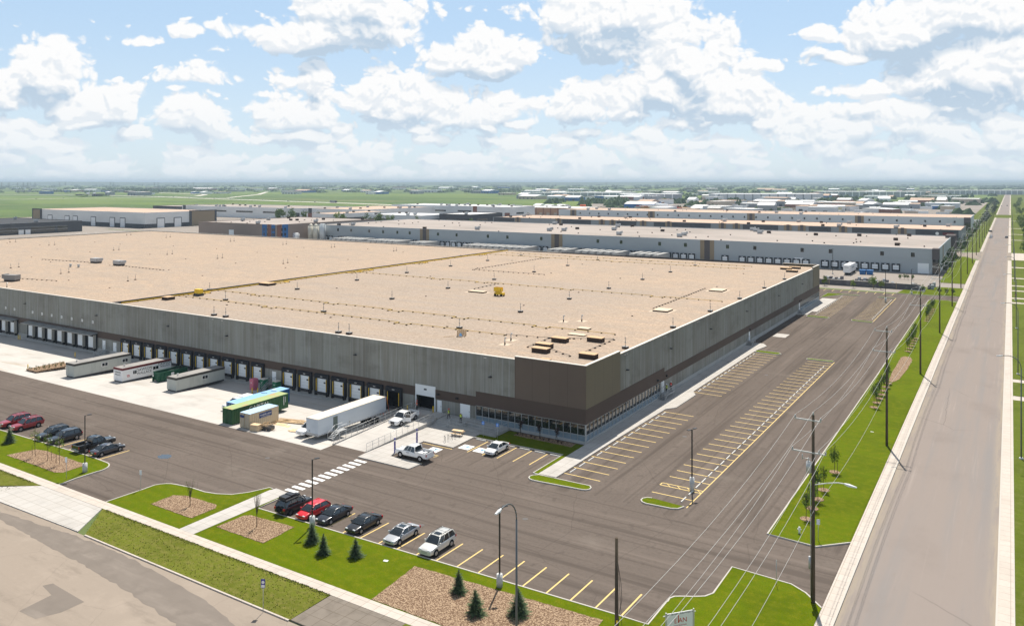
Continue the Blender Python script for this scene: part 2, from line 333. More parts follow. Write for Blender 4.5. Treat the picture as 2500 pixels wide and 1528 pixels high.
# main building
def ribs(t, vec, c):
    sp = t.n('ShaderNodeSeparateXYZ', inp={0: vec}); xy = t.m('ADD', sp.outputs[0], sp.outputs[1])
    w_ = t.n('ShaderNodeTexWhiteNoise', noise_dimensions='1D', inp={'W': t.m('FLOOR', t.m('DIVIDE', xy, 3.75))}).outputs[0]
    w2 = t.n('ShaderNodeTexWhiteNoise', noise_dimensions='1D', inp={'W': t.m('FLOOR', t.m('DIVIDE', xy, .62))}).outputs[0]
    c = t.mix(t.ss(w_,.0,1.0,0,.55), c, (.22,.205,.175,1)); c = t.mix(t.ss(w2,.0,1.0,0,.30), c, (.38,.385,.375,1))
    st = t.noise(t.n('ShaderNodeCombineXYZ', inp={0: t.m('MULTIPLY', xy, 2.2), 1: t.m('MULTIPLY', sp.outputs[2], .09)}).outputs[0], 1, 5, .6)
    c = t.mix(t.ss(st,.5,.72,0,.7), c, (.39,.40,.385,1)); c = t.mix(t.ss(st,.45,.28,0,.7), c, (.21,.20,.175,1))
    j = t.m('ABSOLUTE', t.m('SUBTRACT', t.m('FRACT', t.m('DIVIDE', xy, 3.75)), .5))
    c = t.mix(t.ss(j,.488,.5), c, (.11,.11,.10,1))
    fr = t.m('ABSOLUTE', t.m('SUBTRACT', t.m('FRACT', t.m('DIVIDE', xy, .31)), .5))
    return t.mix(t.ss(fr,.34,.44,0,.30), c, (.13,.13,.12,1))
mat('ribbed_concrete', (.29,.285,.25), .85, [((.12,.12,.25),4,(.20,.19,.165),.45,.7)], world=True, extra=ribs)
mat('brown_cladding', (.096,.067,.053), .75, [((.1,.1,.1),3,(.084,.059,.047),.4,.7)], world=True)
def panel_joints(t, vec, c):
    sp = t.n('ShaderNodeSeparateXYZ', inp={0: vec}); xy = t.m('ADD', sp.outputs[0], sp.outputs[1])
    j = t.m('ABSOLUTE', t.m('SUBTRACT', t.m('FRACT', t.m('DIVIDE', xy, 3.2)), .5))
    jz = t.m('ABSOLUTE', t.m('SUBTRACT', t.m('FRACT', t.m('DIVIDE', sp.outputs[2], .62)), .5))
    c = t.mix(t.ss(j,.485,.5,0,.75), c, (.06,.05,.04,1)); return t.mix(t.ss(jz,.47,.5,0,.25), c, (.09,.075,.055,1))
mat('tan_cladding', (.19,.158,.104), .7, [((.1,.1,.1),3,(.172,.143,.094),.4,.7)], world=True, extra=panel_joints); mat('umber_cladding', (.150,.112,.086), .7, [((.1,.1,.1),3,(.135,.10,.078),.4,.7)], world=True, extra=panel_joints)
RF = (.40,.322,.255)
def roof_ex(t, vec, c):
    sp = t.n('ShaderNodeSeparateXYZ', inp={0: vec})
    c = t.mix(t.m('MULTIPLY', t.m('MULTIPLY', t.ss(sp.outputs[0], -127, -122), t.ss(sp.outputs[0], -14, -34)), t.m('MULTIPLY', t.ss(sp.outputs[1], 108, 88), .62)), c,
              t.mix(t.ss(t.noise(t.n('ShaderNodeMapping', inp={'Vector': vec, 'Scale': (.03,.32,1)}).outputs[0],1,6,.65),.38,.62), (*k3(RF,.98),1), (.355,.305,.265,1)))
    f = t.noise(t.n('ShaderNodeMapping', inp={'Vector': vec, 'Scale': (2.6,2.6,2.6)}).outputs[0],1,5,.85)
    stn = t.noise(t.n('ShaderNodeMapping', inp={'Vector': vec, 'Scale': (.045,.11,1)}).outputs[0],1,7,.72)
    c = t.mix(t.ss(stn,.50,.68,0,.42), c, (.30,.255,.215,1))
    sx = t.m('ABSOLUTE', t.m('SUBTRACT', t.m('FRACT', t.m('DIVIDE', sp.outputs[1], 7.3)), .5)); c = t.mix(t.ss(sx,.488,.5,0,.16), c, (.27,.22,.18,1))
    c = t.mix(t.ss(f,.42,.66,0,.9), c, (.255,.195,.15,1)); return t.mix(t.ss(f,.44,.28,0,.8), c, (.58,.47,.37,1))
mat('roof_gravel', RF, .95, [((.02,.03,.02),5,(.43,.335,.255),.4,.65),((.25,.5,.3),6,(.49,.365,.265),.4,.7)], world=True, spec=.08, extra=roof_ex)
mat('cap_metal', (.66,.60,.53), .5, spec=.4)
mat('dark_metal', (.045,.045,.05), .5, metal=.2)
mat('black', (.012,.012,.013), .6)
mat('interior_dark', (.006,.006,.007), 1.0, spec=0)
mat('dock_black', (.018,.019,.024), .75)
mat('white_door', (.84,.86,.87), .5)
mat('white_paint', (.82,.82,.81), .35, spec=.5)
mat('grey_metal', (.42,.43,.44), .45, metal=.5)
mat('galvanised', (.50,.51,.51), .45, metal=.35)
mat('mullion', (.42,.44,.45), .4, metal=.2)
mat('glass', (.012,.016,.017), .03, spec=1.0, metal=.0)
mat('spandrel', (.20,.26,.31), .25, spec=.5)
mat('yellow', (.82,.52,.02), .45)
mat('red', (.55,.02,.025), .3, coat=1.0)
mat('wood', (.50,.35,.20), .8, [((3,3,9),4,(.38,.25,.14),.4,.7)])
mat('fresh_wood', (.72,.55,.36), .8, [((3,3,9),4,(.58,.41,.25),.4,.7)])
mat('pole_wood', (.105,.085,.062), .9, [((6,6,.6),5,(.065,.052,.04),.4,.7),((2,2,.25),3,(.17,.14,.105),.6,.8)])
mat('wire', (.52,.50,.48), .4, metal=.4)
mat('tyre', (.014,.014,.015), .85)
mat('rim', (.45,.45,.47), .3, metal=.8)
mat('hub_dark', (.06,.06,.065), .35, metal=.6)
mat('window_glass', (.012,.018,.022), .04, spec=1.0)
mat('light_glass', (.72,.74,.76), .15, spec=.8)
mat('tail_red', (.42,.012,.012), .25, spec=.7)
mat('plate', (.72,.74,.78), .4)
mat('bark', (.10,.075,.055), .9)
mat('leaf', (.070,.125,.018), .7, [((.9,.9,.9),2,(.12,.18,.03),.4,.65)], spec=.2)
mat('leaf_light', (.12,.18,.025), .7, [((.9,.9,.9),2,(.17,.22,.05),.4,.65)], spec=.2)
mat('leaf_dark', (.045,.085,.025), .75, [((.3,.3,.3),2,(.07,.115,.03),.4,.65)], spec=.15)
mat('spruce_tip', (.17,.24,.12), .8); mat('spruce_needle', (.06,.10,.045), .8, [((2,2,2),2,(.12,.17,.09),.45,.7)], spec=.15)
mat('plum_leaf', (.030,.014,.016), .7)
mat('skin', (.42,.24,.17), .6)
# ------------------------------------------------------------------ ground, roads, lawns
def rect(x0, x1, y0, y1): return [(x0,y0),(x1,y0),(x1,y1),(x0,y1)]
def field_mat():
    def ex(t, vec, c):
        big = t.noise(t.n('ShaderNodeMapping', inp={'Vector': vec, 'Scale': (.0009,.0022,1), 'Rotation': (0,0,radians(30))}).outputs[0],1,5,.6)
        c = t.mix(t.ss(big,.42,.58), c, (.085,.135,.045,1)); c = t.mix(t.ss(big,.58,.7), c, (.17,.18,.08,1))
        b2 = t.noise(t.n('ShaderNodeMapping', inp={'Vector': vec, 'Scale': (.012,.012,1)}).outputs[0],1,6,.7)
        return t.mix(t.ss(b2,.45,.75), c, (.16,.18,.07,1))
    mat('field_grass', (.145,.20,.055), .95, None, world=True, spec=.05, extra=ex)
field_mat()
mat('yard_pavement', (.30,.265,.235), .9, [((.02,.02,.02),5,(.22,.20,.18),.45,.7),((.2,.2,.2),5,(.34,.31,.28),.5,.75)], world=True)
mb = MB(); BIG = 60000
mb.flat(rect(-BIG,BIG,-3000,-23.3), -.04); mb.flat(rect(-BIG,BIG,0,BIG), -.04); mb.flat(rect(-BIG,-215,-23.3,0), -.04); mb.flat(rect(-33,BIG,-23.3,0), -.04)
struct('ground', mb, M['field_grass'])
mb = MB()
for r in [(-215,40.3,-52,-23.3),(-33,31.8,-23.3,0),(0,31.8,0,177),(-90,31.8,177,209),(31.8,40.3,198.6,211),(31.8,40.3,-23.3,-13.8)]: mb.flat(rect(*r), 0)
struct('parking_lot', mb, M['asphalt'])
mb = MB()
mb.flat(rect(-400,31.5,211.5,286), -.012); mb.flat(rect(-900,-377.5,100,282), -.012); mb.flat(rect(-600,31,286,760), -.016)
mb.flat(rect(-900,-600,282,620), -.016); mb.flat(rect(-300,36,760,1700), -.014); mb.flat([(-300,900),(-300,1700),(-750,1700),(-500,900)], -.02)
mb.flat(rect(31.5,40.3,236.5,252.7), -.002)
struct('industrial_yard', mb, M['yard_pavement'])
# the concrete truck court falls 1.05 m towards the docks
mb = MB()
for i in range(20):
    y0 = -23.3+i*1.165; y1 = y0+1.165
    mb.flat(rect(-215,-33,y0,y1), yard_z)
mb.add([(-33,-23.3,-.04),(-33,0,-.04),(-33,0,-1.05)], [(0,1,2)], 0)
struct('truck_court', mb, M['concrete_yard'])
# truck ramp up to the drive-in door
mb = MB(); rz_ = lambda x, y: .006+.70*max(0, min(1, (y+20.4)/17.4))
mb.prism([(-33.1,-20.4),(-26.4,-20.4),(-26.4,-3.0),(-26.4,-.02),(-33.1,-.02),(-33.1,-3.0)], -1.05, rz_)
for s_ in (-33.25, -26.45):
    mb.prism([(s_,-20.6),(s_+.25,-20.6),(s_+.25,-.03),(s_,-.03)], -1.06, lambda x, y: rz_(x,y)+.16)
struct('truck_ramp', mb, M['concrete_yard'])
# street, its pavements and the cross street
mb = MB(); mb.flat(rect(41.8,54.3,-200,4200), 0)
mb.flat([(41.8,365),(40.4,372),(36,384),(31,387.5),(-420,387.5+12),(-420,414),(31,414),(37,416),(40.6,422),(41.8,428)], .001)
mb.flat([(54.3,372),(56,380),(60,388),(260,388),(260,412),(60,412),(56,418),(54.3,428)], .001)
struct('street', mb, M['street_asphalt'])
mb = MB()
def strip(x0, x1, y0, y1, z=.13): mb.box(x0, x1, y0, y1, -.05, z)
strip(40.3,41.62,-200,365); strip(40.3,41.62,424,4000); strip(54.48,55.75,-200,372); strip(54.48,55.75,424,4000)
mb.box(-215,26.5,-53.4,-52.0,-.05,.125); mb.box(26.5,40.3,-53.4,-52.0,-.05,.125)
struct('sidewalk', mb, M['sidewalk'])
mb = MB()
mb.box(41.62,41.8,-200,365,-.05,.15); mb.box(41.62,41.8,424,4000,-.05,.15); mb.box(54.3,54.48,-200,372,-.05,.15); mb.box(54.3,54.48,424,4000,-.05,.15)
mb.box(55.75,55.85,-200,372,-.05,.145)
struct('street_kerb', mb, M['kerb'])
mb = MB(); mb.box(-34.4,-1,-58.78,-58.6,-.05,.125); mb.box(-215,-61,-59.1,-58.95,-.05,.125); struct('street_kerb', mb, M['sidewalk'])
mb = MB(); mb.flat(rect(-300,40.3,-140,-58.7), .002); mb.flat([(-56,-59.1),(-38,-59.1),(-36,-58.7),(-58,-58.7)], .003)
struct('south_road', mb, M['south_road'])
def track(pts, name, z, m):
    rnd = random.Random(5); P = []
    for (xa, ya), (xb, yb) in zip(pts, pts[1:]+pts[:1]):
        L = sqrt((xb-xa)**2+(yb-ya)**2); n = max(1, int(L/.8))
        for k in range(n):
            t = k/n; P.append((xa+(xb-xa)*t+rnd.uniform(-.22,.22), ya+(yb-ya)*t+rnd.uniform(-.16,.16)))
    b = MB(); b.flat(P, z); return struct(name, b, M[m])
track([(-80,-59.6),(-62,-59.9),(-49.5,-60.5),(-36,-59.3),(-25.7,-59.1),(-18.5,-59.7),(-10.6,-60.5),(-4,-62),(2,-66),(-2,-68),(-9.5,-64.6),(-18,-63.5),(-27.7,-62.7),(-47.2,-61.7),(-80,-61.2)], 'wet_road_band', .006, 'worn_wet_track')
b = MB(); b.flat([(-23.9,-71.0),(-24.3,-67.8),(-26.9,-67.3),(-26.5,-66.5),(-20.3,-66.8),(-20.3,-69),(-21.2,-70.9)], .007); struct('road_patch', b, M['worn_wet_track'])
# concrete aprons, walks and plaza
mb = MB()
mb.prism([(-215,-53.4),(-53.8,-53.4),(-60.5,-58.2),(-56,-59.1),(-36,-58.6),(-39.9,-53.4),(-38,-53.4),(-38,-52.0),(-56,-52.0),(-56,-53.39),(-215,-53.39)], -.05, .1)
mb.prism([(-26.6,-51.99),(-24.0,-51.99),(-24.0,-38.6),(-24.4,-37.7),(-26.6,-37.5),(-26.9,-38.4)], -.05, .128)
mb.prism([(-25.9,-22.8),(-16.4,-22.7),(-16.2,-20),(-16.2,-20.0),(-22.1,-20.0),(-22.1,-12.1),(-16.4,-12.1),(-16.6,-6.3),(-16.8,-.3),(-26.1,-.3),(-26.1,-20.5)], -.05, .13)
mb.prism([(.0,-14.5),(2.75,-14.5),(2.9,0),(3.4,24.6),(4.7,26.5),(4.8,36.6),(3.6,38.8),(3.7,83.5),(4.6,89.5),(3.2,92),(0,92)], -.05, .13)
mb.prism([(0,142),(3.0,143),(3.0,150),(4.4,150),(4.8,182),(0,182)], -.05, .13)
struct('concrete_walk', mb, M['new_concrete'])
b = MB(); b.box(-.9,8.5,-58.55,-53.41,-.05,.1); struct('paved_verge', b, M['paver'])
b = MB(); b.box(2.5,5.8,103.2,108.3,-.05,.012); struct('concrete_pad', b, M['new_concrete'])
# lawns: each a raised slab of turf with a concrete kerb round its open edges
def arc(cx, cy, r, a0, a1, n=7): return [(cx+r*cos(radians(a0+(a1-a0)*i/n)), cy+r*sin(radians(a0+(a1-a0)*i/n))) for i in range(n+1)]
def stripe(mb, P, w, z0, z1, closed=False, m=0):
    pts = P+[P[0]] if closed else P; n = len(pts); L = []; R = []
    for i, p in enumerate(pts):
        a = pts[i-1] if i else (pts[-2] if closed else p); b = pts[i+1] if i < n-1 else (pts[1] if closed else p)
        dx, dy = b[0]-a[0], b[1]-a[1]; l = sqrt(dx*dx+dy*dy) or 1; nx, ny = -dy/l, dx/l
        L.append((p[0]+nx*w/2, p[1]+ny*w/2)); R.append((p[0]-nx*w/2, p[1]-ny*w/2))
    for i in range(n-1): mb.prism([L[i],L[i+1],R[i+1],R[i]], z0, z1, m)
def lawn(name, P, kerb=None, m='lawn', z=.12):
    b = MB(); b.prism(P, -.05, z); obj(name, b, M[m], kind='stuff')
    if kerb:
        k = MB()
        for seg in kerb: stripe(k, seg, .16, -.05, .155)
        struct('kerb', k, M['kerb'])
west = [(-215,-51.99),(-52.3,-51.99)]+[(-52.35,-51.2),(-52.6,-49.6),(-52.6,-46.6)]+arc(-54.9,-46.2,2.4,0,90,6)+[(-59,-43.6),(-84,-44.3),(-215,-46.5)]
lawn('lawn', west, [west[1:]])
mid = [(-41.4,-51.99),(-41.3,-49),(-41.2,-47)]+arc(-38.9,-46.2,2.5,160,95,4)+[(-36.5,-43.3),(-33.6,-43.3),(-31.8,-42.9),(-29.9,-42.0),(-28.6,-40.3),(-27.6,-37.8),(-26.95,-37.8),(-26.65,-51.99)]
lawn('lawn', mid, [mid[:-1]])
front = [(-23.95,-51.99),(-23.95,-38.8),(-23.7,-38.8),(-23.6,-43.1),(24.1,-41.8),(27.4,-41.8),(27.4,-37.2)]+arc(28.6,-36.6,1.2,200,110,3)+[(29.2,-34.9),(30.2,-34.2),(30.7,-33.2),(30.7,-26.9),(36.8,-27.3),(38.4,-28.3),(40.28,-30.4),(40.28,-51.99)]
lawn('lawn', front, [front[1:-1]])
eastl = [(31.8,-16.9),(37.2,-17.3),(40.28,-14.2),(40.28,194.8),(37.7,198.6),(33.6,198.8),(31.7,196),(31.8,100)]
lawn('lawn', eastl, [eastl[3:]+eastl[:3]])
n2 = [(20.3,209.4),(31,209.9),(40.28,211.2),(40.28,236.3),(31,236.5),(27,233),(24,221.5),(21.5,221.0)]; lawn('lawn', n2, [n2[:3]])
n3 = [(31,252.9),(40.28,252.9),(40.28,364),(36,383),(31,386.5)]; lawn('lawn', n3, [n3[2:]])
corner = [(-16.5,-6.2),(-.75,-5.9),(-.75,-14.7),(-.05,-14.7),(-.05,-.65),(-13.6,-.65),(-13.6,-4.7),(-16.5,-4.7)]
lawn('lawn', corner, [[(-16.5,-6.3),(-.75,-6.0),(-.75,-14.7),(-.3,-14.75),(2.7,-14.8)]])
isl = [(.3,-14.9),(8.1,-14.75)]+arc(7.7,-15.6,.85,60,-90,4)+[(1.4,-17.0)]+arc(.5,-16.0,1.0,-90,-240,5)
lawn('island_lawn', isl, [isl+[isl[0]]])
il2 = arc(16.6,-15.2,1.0,90,270,5)+[(19.8,-16.0),(20.6,-15.6),(21.0,-14.6)]; lawn('island_lawn', il2, [il2])
il3 = [(3.9,81.2),(9.2,81.0),(9.8,82.1),(9.0,83.3),(3.9,83.6)]; lawn('island_lawn', il3, [il3+[il3[0]]])
il4 = [(16.0,79.6),(21.6,79.6),(21.6,80.9),(16.0,80.9)]; lawn('island_lawn', il4, [il4+[il4[0]]])
il5 = [(3.4,139.8),(9.3,139.6),(9.8,140.8),(9,142.0),(3.4,142.2)]; lawn('island_lawn', il5, [il5+[il5[0]]])
il6 = [(15.9,141.3),(21.7,140.2),(21.7,138.6),(16.2,139.2)]; lawn('island_lawn', il6, [il6+[il6[0]]])
il7 = [(4.6,195.3),(9.8,195.3),(9.8,196.7),(-1,196.7),(-1,184)]; lawn('island_lawn', il7, [il7+[il7[0]]])
il8 = [(16,195),(21.6,195),(21.6,196.3),(16,196.3)]; lawn('island_lawn', il8, [il8+[il8[0]]])
def verge(name, P, m='rough_grass'): b = MB(); b.prism(P, -.05, .115); obj(name, b, M[m], kind='stuff')
verge('rough_verge', [(-39.7,-53.42),(-34.5,-58.58),(-.92,-58.58),(-1.0,-53.42)]); verge('rough_verge', [(-215,-53.6),(-53.9,-53.42),(-61,-57.9),(-215,-58.9)]); verge('rough_verge', [(8.52,-53.42),(8.52,-58.58),(40.28,-58.58),(40.28,-53.42)])
for y0, y1 in [(-200,64.5),(68,80),(83,203),(206.5,215.5),(219,238),(241,254.5),(258,283),(287,332),(337,376),(424,540),(545,612),(617,702),(708,856),(862,1400),(1400,4200)]:
    verge('verge', [(55.86,y0),(55.86,y1),(260,y1),(260,y0)], 'verge_east')
for y0, y1 in [(424,560),(566,760),(766,1500),(1500,4200)]: verge('verge', [(18,y0),(18,y1),(40.28,y1),(40.28,y0)], 'verge_east')
b = MB(); b.box(55.86,260,-200,4200,-.05,.06); struct('driveway', b, M['sidewalk'])
b = MB(); b.loft([[(x,938,-.05),(x,950,.5),(x,975,2.2),(x,1000,.8),(x,1020,-.05)] for x in (22,36,58,80)], 0, True, closed=False); obj('grass_rise', b, M['verge_east'], kind='stuff')
# mulch beds
def bed(P, z=.16):
    rnd = random.Random(int(P[0][0]*10)); Q = []
    for (xa, ya), (xb, yb) in zip(P, P[1:]+P[:1]):
        L = sqrt((xb-xa)**2+(yb-ya)**2); n = max(1, int(L/.6))
        for k in range(n): t = k/n; Q.append((xa+(xb-xa)*t+rnd.uniform(-.06,.06), ya+(yb-ya)*t+rnd.uniform(-.06,.06)))
    b = MB(); b.prism(Q, 0, z); obj('mulch_bed', b, M['mulch'], kind='stuff')
bed([(-70.4,-49.9),(-69.2,-46.2),(-67.5,-45.8),(-56.3,-45.9),(-56.2,-49.3),(-57.2,-49.9)])
bed([(-35.9,-49.4),(-36.0,-46.2),(-34.6,-45.4),(-28.6,-45.2),(-28.0,-45.9),(-27.9,-49.4)])
bed([(-23.4,-49.4),(-23.2,-45.6),(-22.6,-45.0),(-15.6,-44.6),(-15.3,-49.3)])
bed([(3.1,-51.9),(2.4,-44.5),(23.6,-43.4),(24.0,-51.9)])
bed([(34.1,93),(34.7,94.6),(35.9,94.2),(36.6,91),(36.6,80),(36.1,70),(35.3,66.6),(34.5,67.4),(34.2,75)])
bed([(-11.8,-2.2),(-11.6,-.7),(-1.4,-.7),(-1.2,-2.4)], .15)
bed([(-124,-20.3),(-120,-20.3),(-119.6,-14),(-124.4,-12)], .3)
# painted lines
ym = MB(); wm = MB(); bm_ = MB()
def line(mb_, x0, y0, x1, y1, w=.17, z=.008):
    L = sqrt((x1-x0)**2+(y1-y0)**2); nx, ny = -(y1-y0)/L*w/2, (x1-x0)/L*w/2
    mb_.flat([(x0+nx,y0+ny),(x0-nx,y0-ny),(x1-nx,y1-ny),(x1+nx,y1+ny)], z)
for k in range(15): x = -12.6+2.66*k; line(ym, x, -42.75+.026*(x+12.6), x+.1, -37.65+.02*(x+12.6))
for k in range(8): x = -76+2.66*k; line(ym, x, -43.9, x+.1, -38.8)
for k in range(14): y = -12.2+2.73*k; line(ym, 2.85+.02*(y+12), y, 8.35+.02*(y+12), y-.05)
for k in range(16): y = 38.8+2.74*k; line(ym, 3.75, y, 9.2, y-.15)
for k in range(31): y = -2.85+2.70*k; line(ym, 15.75+.01*y, y, 21.35+.007*y, y)
for y in (-12.0,-9.15,-8.3,-5.55): line(ym, 15.7, y, 21.3, y)
line(ym, 15.7,-9.15,15.7,-8.3)
for x in (16.4,17.8,19.2,20.6): line(ym, x, -8.35, x+.7, -9.1, .1, .01)
line(ym, 21.32,-14.6,21.95,80,.14,.01)
for k in range(18): y = 144.5+2.75*k; line(ym, 4.6, y, 9.8, y)
for k in range(18): y = 144.5+2.75*k; line(ym, 16.2, y, 21.4, y)
line(ym, 21.7,141,21.7,196,.14,.01)
for k in range(24): x = 19.5-2.9*k; line(ym, x, 203.4, x, 208.6)
for x, a in ((-13.65,-12.3),(-11.0,-12.2),(-8.4,-12.2),(-5.7,-12.1),(-3.0,-12.0)): line(ym, x, a, x, -6.7, .16)
for y in (-19.8,-16.0,-12.6): line(ym, -21.8, y, -16.3, y+.1, .14)
line(ym,-17.2,-17.6,-16.3,-16.2,.14)
for k in range(12): y = -37.1+1.185*k; wm.flat(rect(-25.55,-23.45,y,y+.62), .008)
for cx, cy in ((-18.4,-14.2),(-15.0,-10.6),(-12.3,-10.6)):
    wm.flat(rect(cx-.95,cx+.95,cy-.95,cy+.95), .008)
    for a, b_, c_, d_ in ((-.1,.5,.15,.62),(-.12,.1,.0,.5),(-.1,.35,.1,.2),(.25,.33,-.35,.15)): bm_.flat(rect(cx+a,cx+b_,cy+c_,cy+d_), .012)
    bm_.flat([(cx-.15+.45*cos(i*pi/5),cy-.25+.42*sin(i*pi/5)) for i in range(10)], .0115); wm.flat([(cx-.15+.28*cos(i*pi/5),cy-.25+.26*sin(i*pi/5)) for i in range(10)], .013)
struct('stall_lines', ym, M['paint_yellow']); struct('white_road_markings', wm, M['paint_white']); struct('accessible_symbol', bm_, M['paint_blue'])
# wheel stops: every one a thing
ws = MB(); ws.loft([[(-.9,-.09,0),(-.9,.09,0),(-.9,.06,.12),(-.9,-.06,.12)],[(.9,-.09,0),(.9,.09,0),(.9,.06,.12),(.9,-.06,.12)]])
wsm = ws.mesh('wheel_stop', mat('stop_concrete', (.66,.64,.60), .8))
def stops(n, f, rz, lab, grp):
    for k in range(n):
        x, y = f(k); obj('wheel_stop', wsm, None, loc=(x,y,.003), rz=rz, label=lab % ORD[k], cat='wheel stop', group=grp)
stops(13, lambda k: (3.45+.02*(2.73*k), -10.85+2.73*k), pi/2, "concrete wheel stop beside the shaded side walk, %s from the near row's near end", 'wheel stops along the side walk, near row')
stops(15, lambda k: (4.35, 40.2+2.74*k), pi/2, "concrete wheel stop beside the shaded side walk, %s from the far row's near end", 'wheel stops along the side walk, far row')
stops(33, lambda k: (20.25+.007*(2.7*k-13), -12.9+2.70*k+(.5 if k < 3 else 0)), pi/2, 'pale concrete wheel stop inside the long yellow line, %s from the near end', 'wheel stops along the long yellow line')
stops(6, lambda k: (-14.9+2.66*k, -6.75), 0, 'grey concrete wheel stop in the shaded bays by the office, %s from the picnic table', 'wheel stops in front of the office lawn')
stops(17, lambda k: (5.0, 145.9+2.75*k), pi/2, 'pale wheel stop in the distant bays nearest the wall, %s from their near end', 'wheel stops in the distant bays by the wall')
stops(17, lambda k: (20.9, 145.9+2.75*k), pi/2, 'pale wheel stop in the distant bays nearest the street, %s from their near end', 'wheel stops in the distant bays by the street')
# small marks on the tarmac
b = MB(); b.flat([(-50.4+1.1*cos(i*pi/8)*(1+.2*sin(3*i)), -37.6+.9*sin(i*pi/8)) for i in range(16)], .005)
mat('puddle_water', (.05,.055,.06), .04, spec=1); struct('puddle', b, M['puddle_water'])
mat('iron', (.10,.09,.085), .6)
for x, y in ((-37,-30),(6,-28),(11.5,12),(-3.5,-36),(12,60)):
    b = MB(); b.tube((0,0,0),(0,0,.012),.36,.36,14); obj('manhole_cover', b, M['iron'], loc=(x,y,0), label={-37:'round iron manhole cover in the lane west of the crosswalk',6:'round iron manhole cover in the front lane near the corner island',11.5:'round iron cover in the side lane near the office steps',-3.5:'round iron cover in the lane in front of the silver cars',12:'round iron cover far along the side lane'}[x], cat='manhole cover')
# tufts along the ragged verge edges and sparse clover
tf = MB(); rnd = random.Random(3)
def tuft(x, y, h):
    for q in range(5):
        a = rnd.uniform(0,2*pi); w_ = .03+.03*rnd.random(); dx, dy = cos(a)*h*.5, sin(a)*h*.5
        tf.add([(x-w_*sin(a),y+w_*cos(a),.1),(x+w_*sin(a),y-w_*cos(a),.1),(x+dx,y+dy,.1+h)], [(0,1,2)], 0 if rnd.random()<.75 else 1)
for i in range(4500):
    x = rnd.uniform(-39,-1) if i%3 else rnd.uniform(-80,-56); u = rnd.random(); y = -53.35-.5*u*u if i%2 else -53.4-5.1*rnd.random()
    if i%3 and y < -53.4-(x+39.9)*1.0: continue
    tuft(x, y, rnd.uniform(.04,.10))
mat('tuft_a', (.15,.18,.025), .9, spec=.1); mat('tuft_b', (.22,.20,.07), .9, spec=.1)
obj('grass_tufts', tf, [M['tuft_a'],M['tuft_b']], kind='stuff')
# ------------------------------------------------------------------ the main warehouse
R = M['ribbed_concrete']
def parts(name, boxes, m, parent):
    for bx in boxes: obj(name, MB().box(*bx), M[m], parent)
wh = thing('warehouse', (0,0,0), label='huge flat-roofed warehouse of ribbed grey concrete with brown band, filling the middle of the view', cat='warehouse')
L0, W0 = -377.0, 177.0
b = MB()   # walls as slabs 0.4 m thick, butted end to end; the brown band and cladding stand a touch proud
b.box(L0,-20.6,.05,.45,4.5,11.6); b.box(-20.6,-12.9,.05,.45,5.4,11.6)
b.box(-.45,-.05,12.8,31.6,5.4,11.6); b.box(-.45,-.05,31.6,139,4.6,11.6)
b.box(-.45,-.05,43.5,43.6,4.55,4.6); b.box(-.45,-.05,139,166.7,5.4,11.6)
b.box(L0,L0+.4,.45,W0-.4,-.1,11.6); b.box(L0,0,W0-.4,W0,-.1,11.6)
obj('wall', b, R, wh)
b = MB(); b.box(-121.7,-72.4,.06,.45,.35,2.9); b.box(-72.39,-36.3,.06,.45,.35,2.9); b.box(-36.3,-33.3,.06,.45,.0,2.9); b.box(-29.3,-20.6,.06,.45,.0,2.9); b.box(L0,-121.7,.06,.45,.35,2.9)
b.box(-.45,-.06,32.9,43.4,.9,3.0); b.box(-.45,-.06,31.0,31.5,.9,3.0); b.box(-.45,-.06,43.4,146.5,.9,3.0); obj('lower_wall', b, R, wh)
b = MB(); b.box(L0,-33.1,.03,.45,-1.2,.35); b.box(-29.3,-20.6,.03,.45,-.1,0.0); b.box(-20.6,0,.03,.45,-.05,.42); b.box(-.45,-.03,.45,177,-.05,.9 if False else .42); b.box(-.45,-.031,31,146.5,.42,.9)
obj('foundation', b, M['foundation'], wh)
b = MB(); b.box(L0,-33.3,.0,.45,2.9,4.5); b.box(-29.3,-20.6,.0,.45,2.9,4.5); b.box(-20.6,0,0,.45,3.05,5.4); b.box(-.45,0,.45,30.9,3.05,5.4)
b.box(-.45,0,30.9,32.9,3.05,5.4); b.box(-.45,0,32.9,43.4,3.0,4.6) ; b.box(-.45,0,43.4,139,3.0,4.6); b.box(-.45,0,139,177,3.05,5.4)
obj('brown_band', b, M['brown_cladding'], wh)
obj('corner_cladding', MB().box(-12.9,0,-.02,.4,5.4,12.1), M['umber_cladding'], wh); obj('corner_cladding', MB().box(-.4,.02,.4,12.8,5.4,12.1).box(0,.02,-.02,.4,5.4,12.1), M['tan_cladding'], wh)
b = MB(); b.box(-.4,.02,166.7,177.02,5.4,12.1); b.box(-12,-.4,176.6,177.02,5.4,12.1); obj('corner_cladding', b, M['tan_cladding'], wh)
b = MB()
def cap(x0,x1,y0,y1,z): b.box(x0,x1,y0,y1,z,z+.09)
cap(L0-.05,-12.95,.0,.5,11.6); cap(-.5,.0,12.85,166.65,11.6); cap(L0-.05,L0+.45,.5,W0,11.6); cap(L0+.45,-12.1,W0-.5,W0+.05,11.6)
cap(-12.95,.06,-.06,.45,12.1); cap(-.45,.06,.45,12.85,12.1); cap(-.45,.06,166.65,177.06,12.1); cap(-12.1,-.45,176.55,177.06,12.1)
obj('parapet_cap', b, M['cap_metal'], wh)
b = MB(); b.box(-100,-72,176.4,176.58,11.3,11.75); b.box(-72,-12.2,176.35,176.55,11.25,11.98); b.box(-122,-100,176.4,176.58,11.3,11.62); obj('parapet_back', b, M['dark_metal'], wh)
b = MB(); b.box(L0+.4,-.45,.45,W0-.4,10.6,11.3); rf = obj('roof', b, M['roof_gravel'], wh)
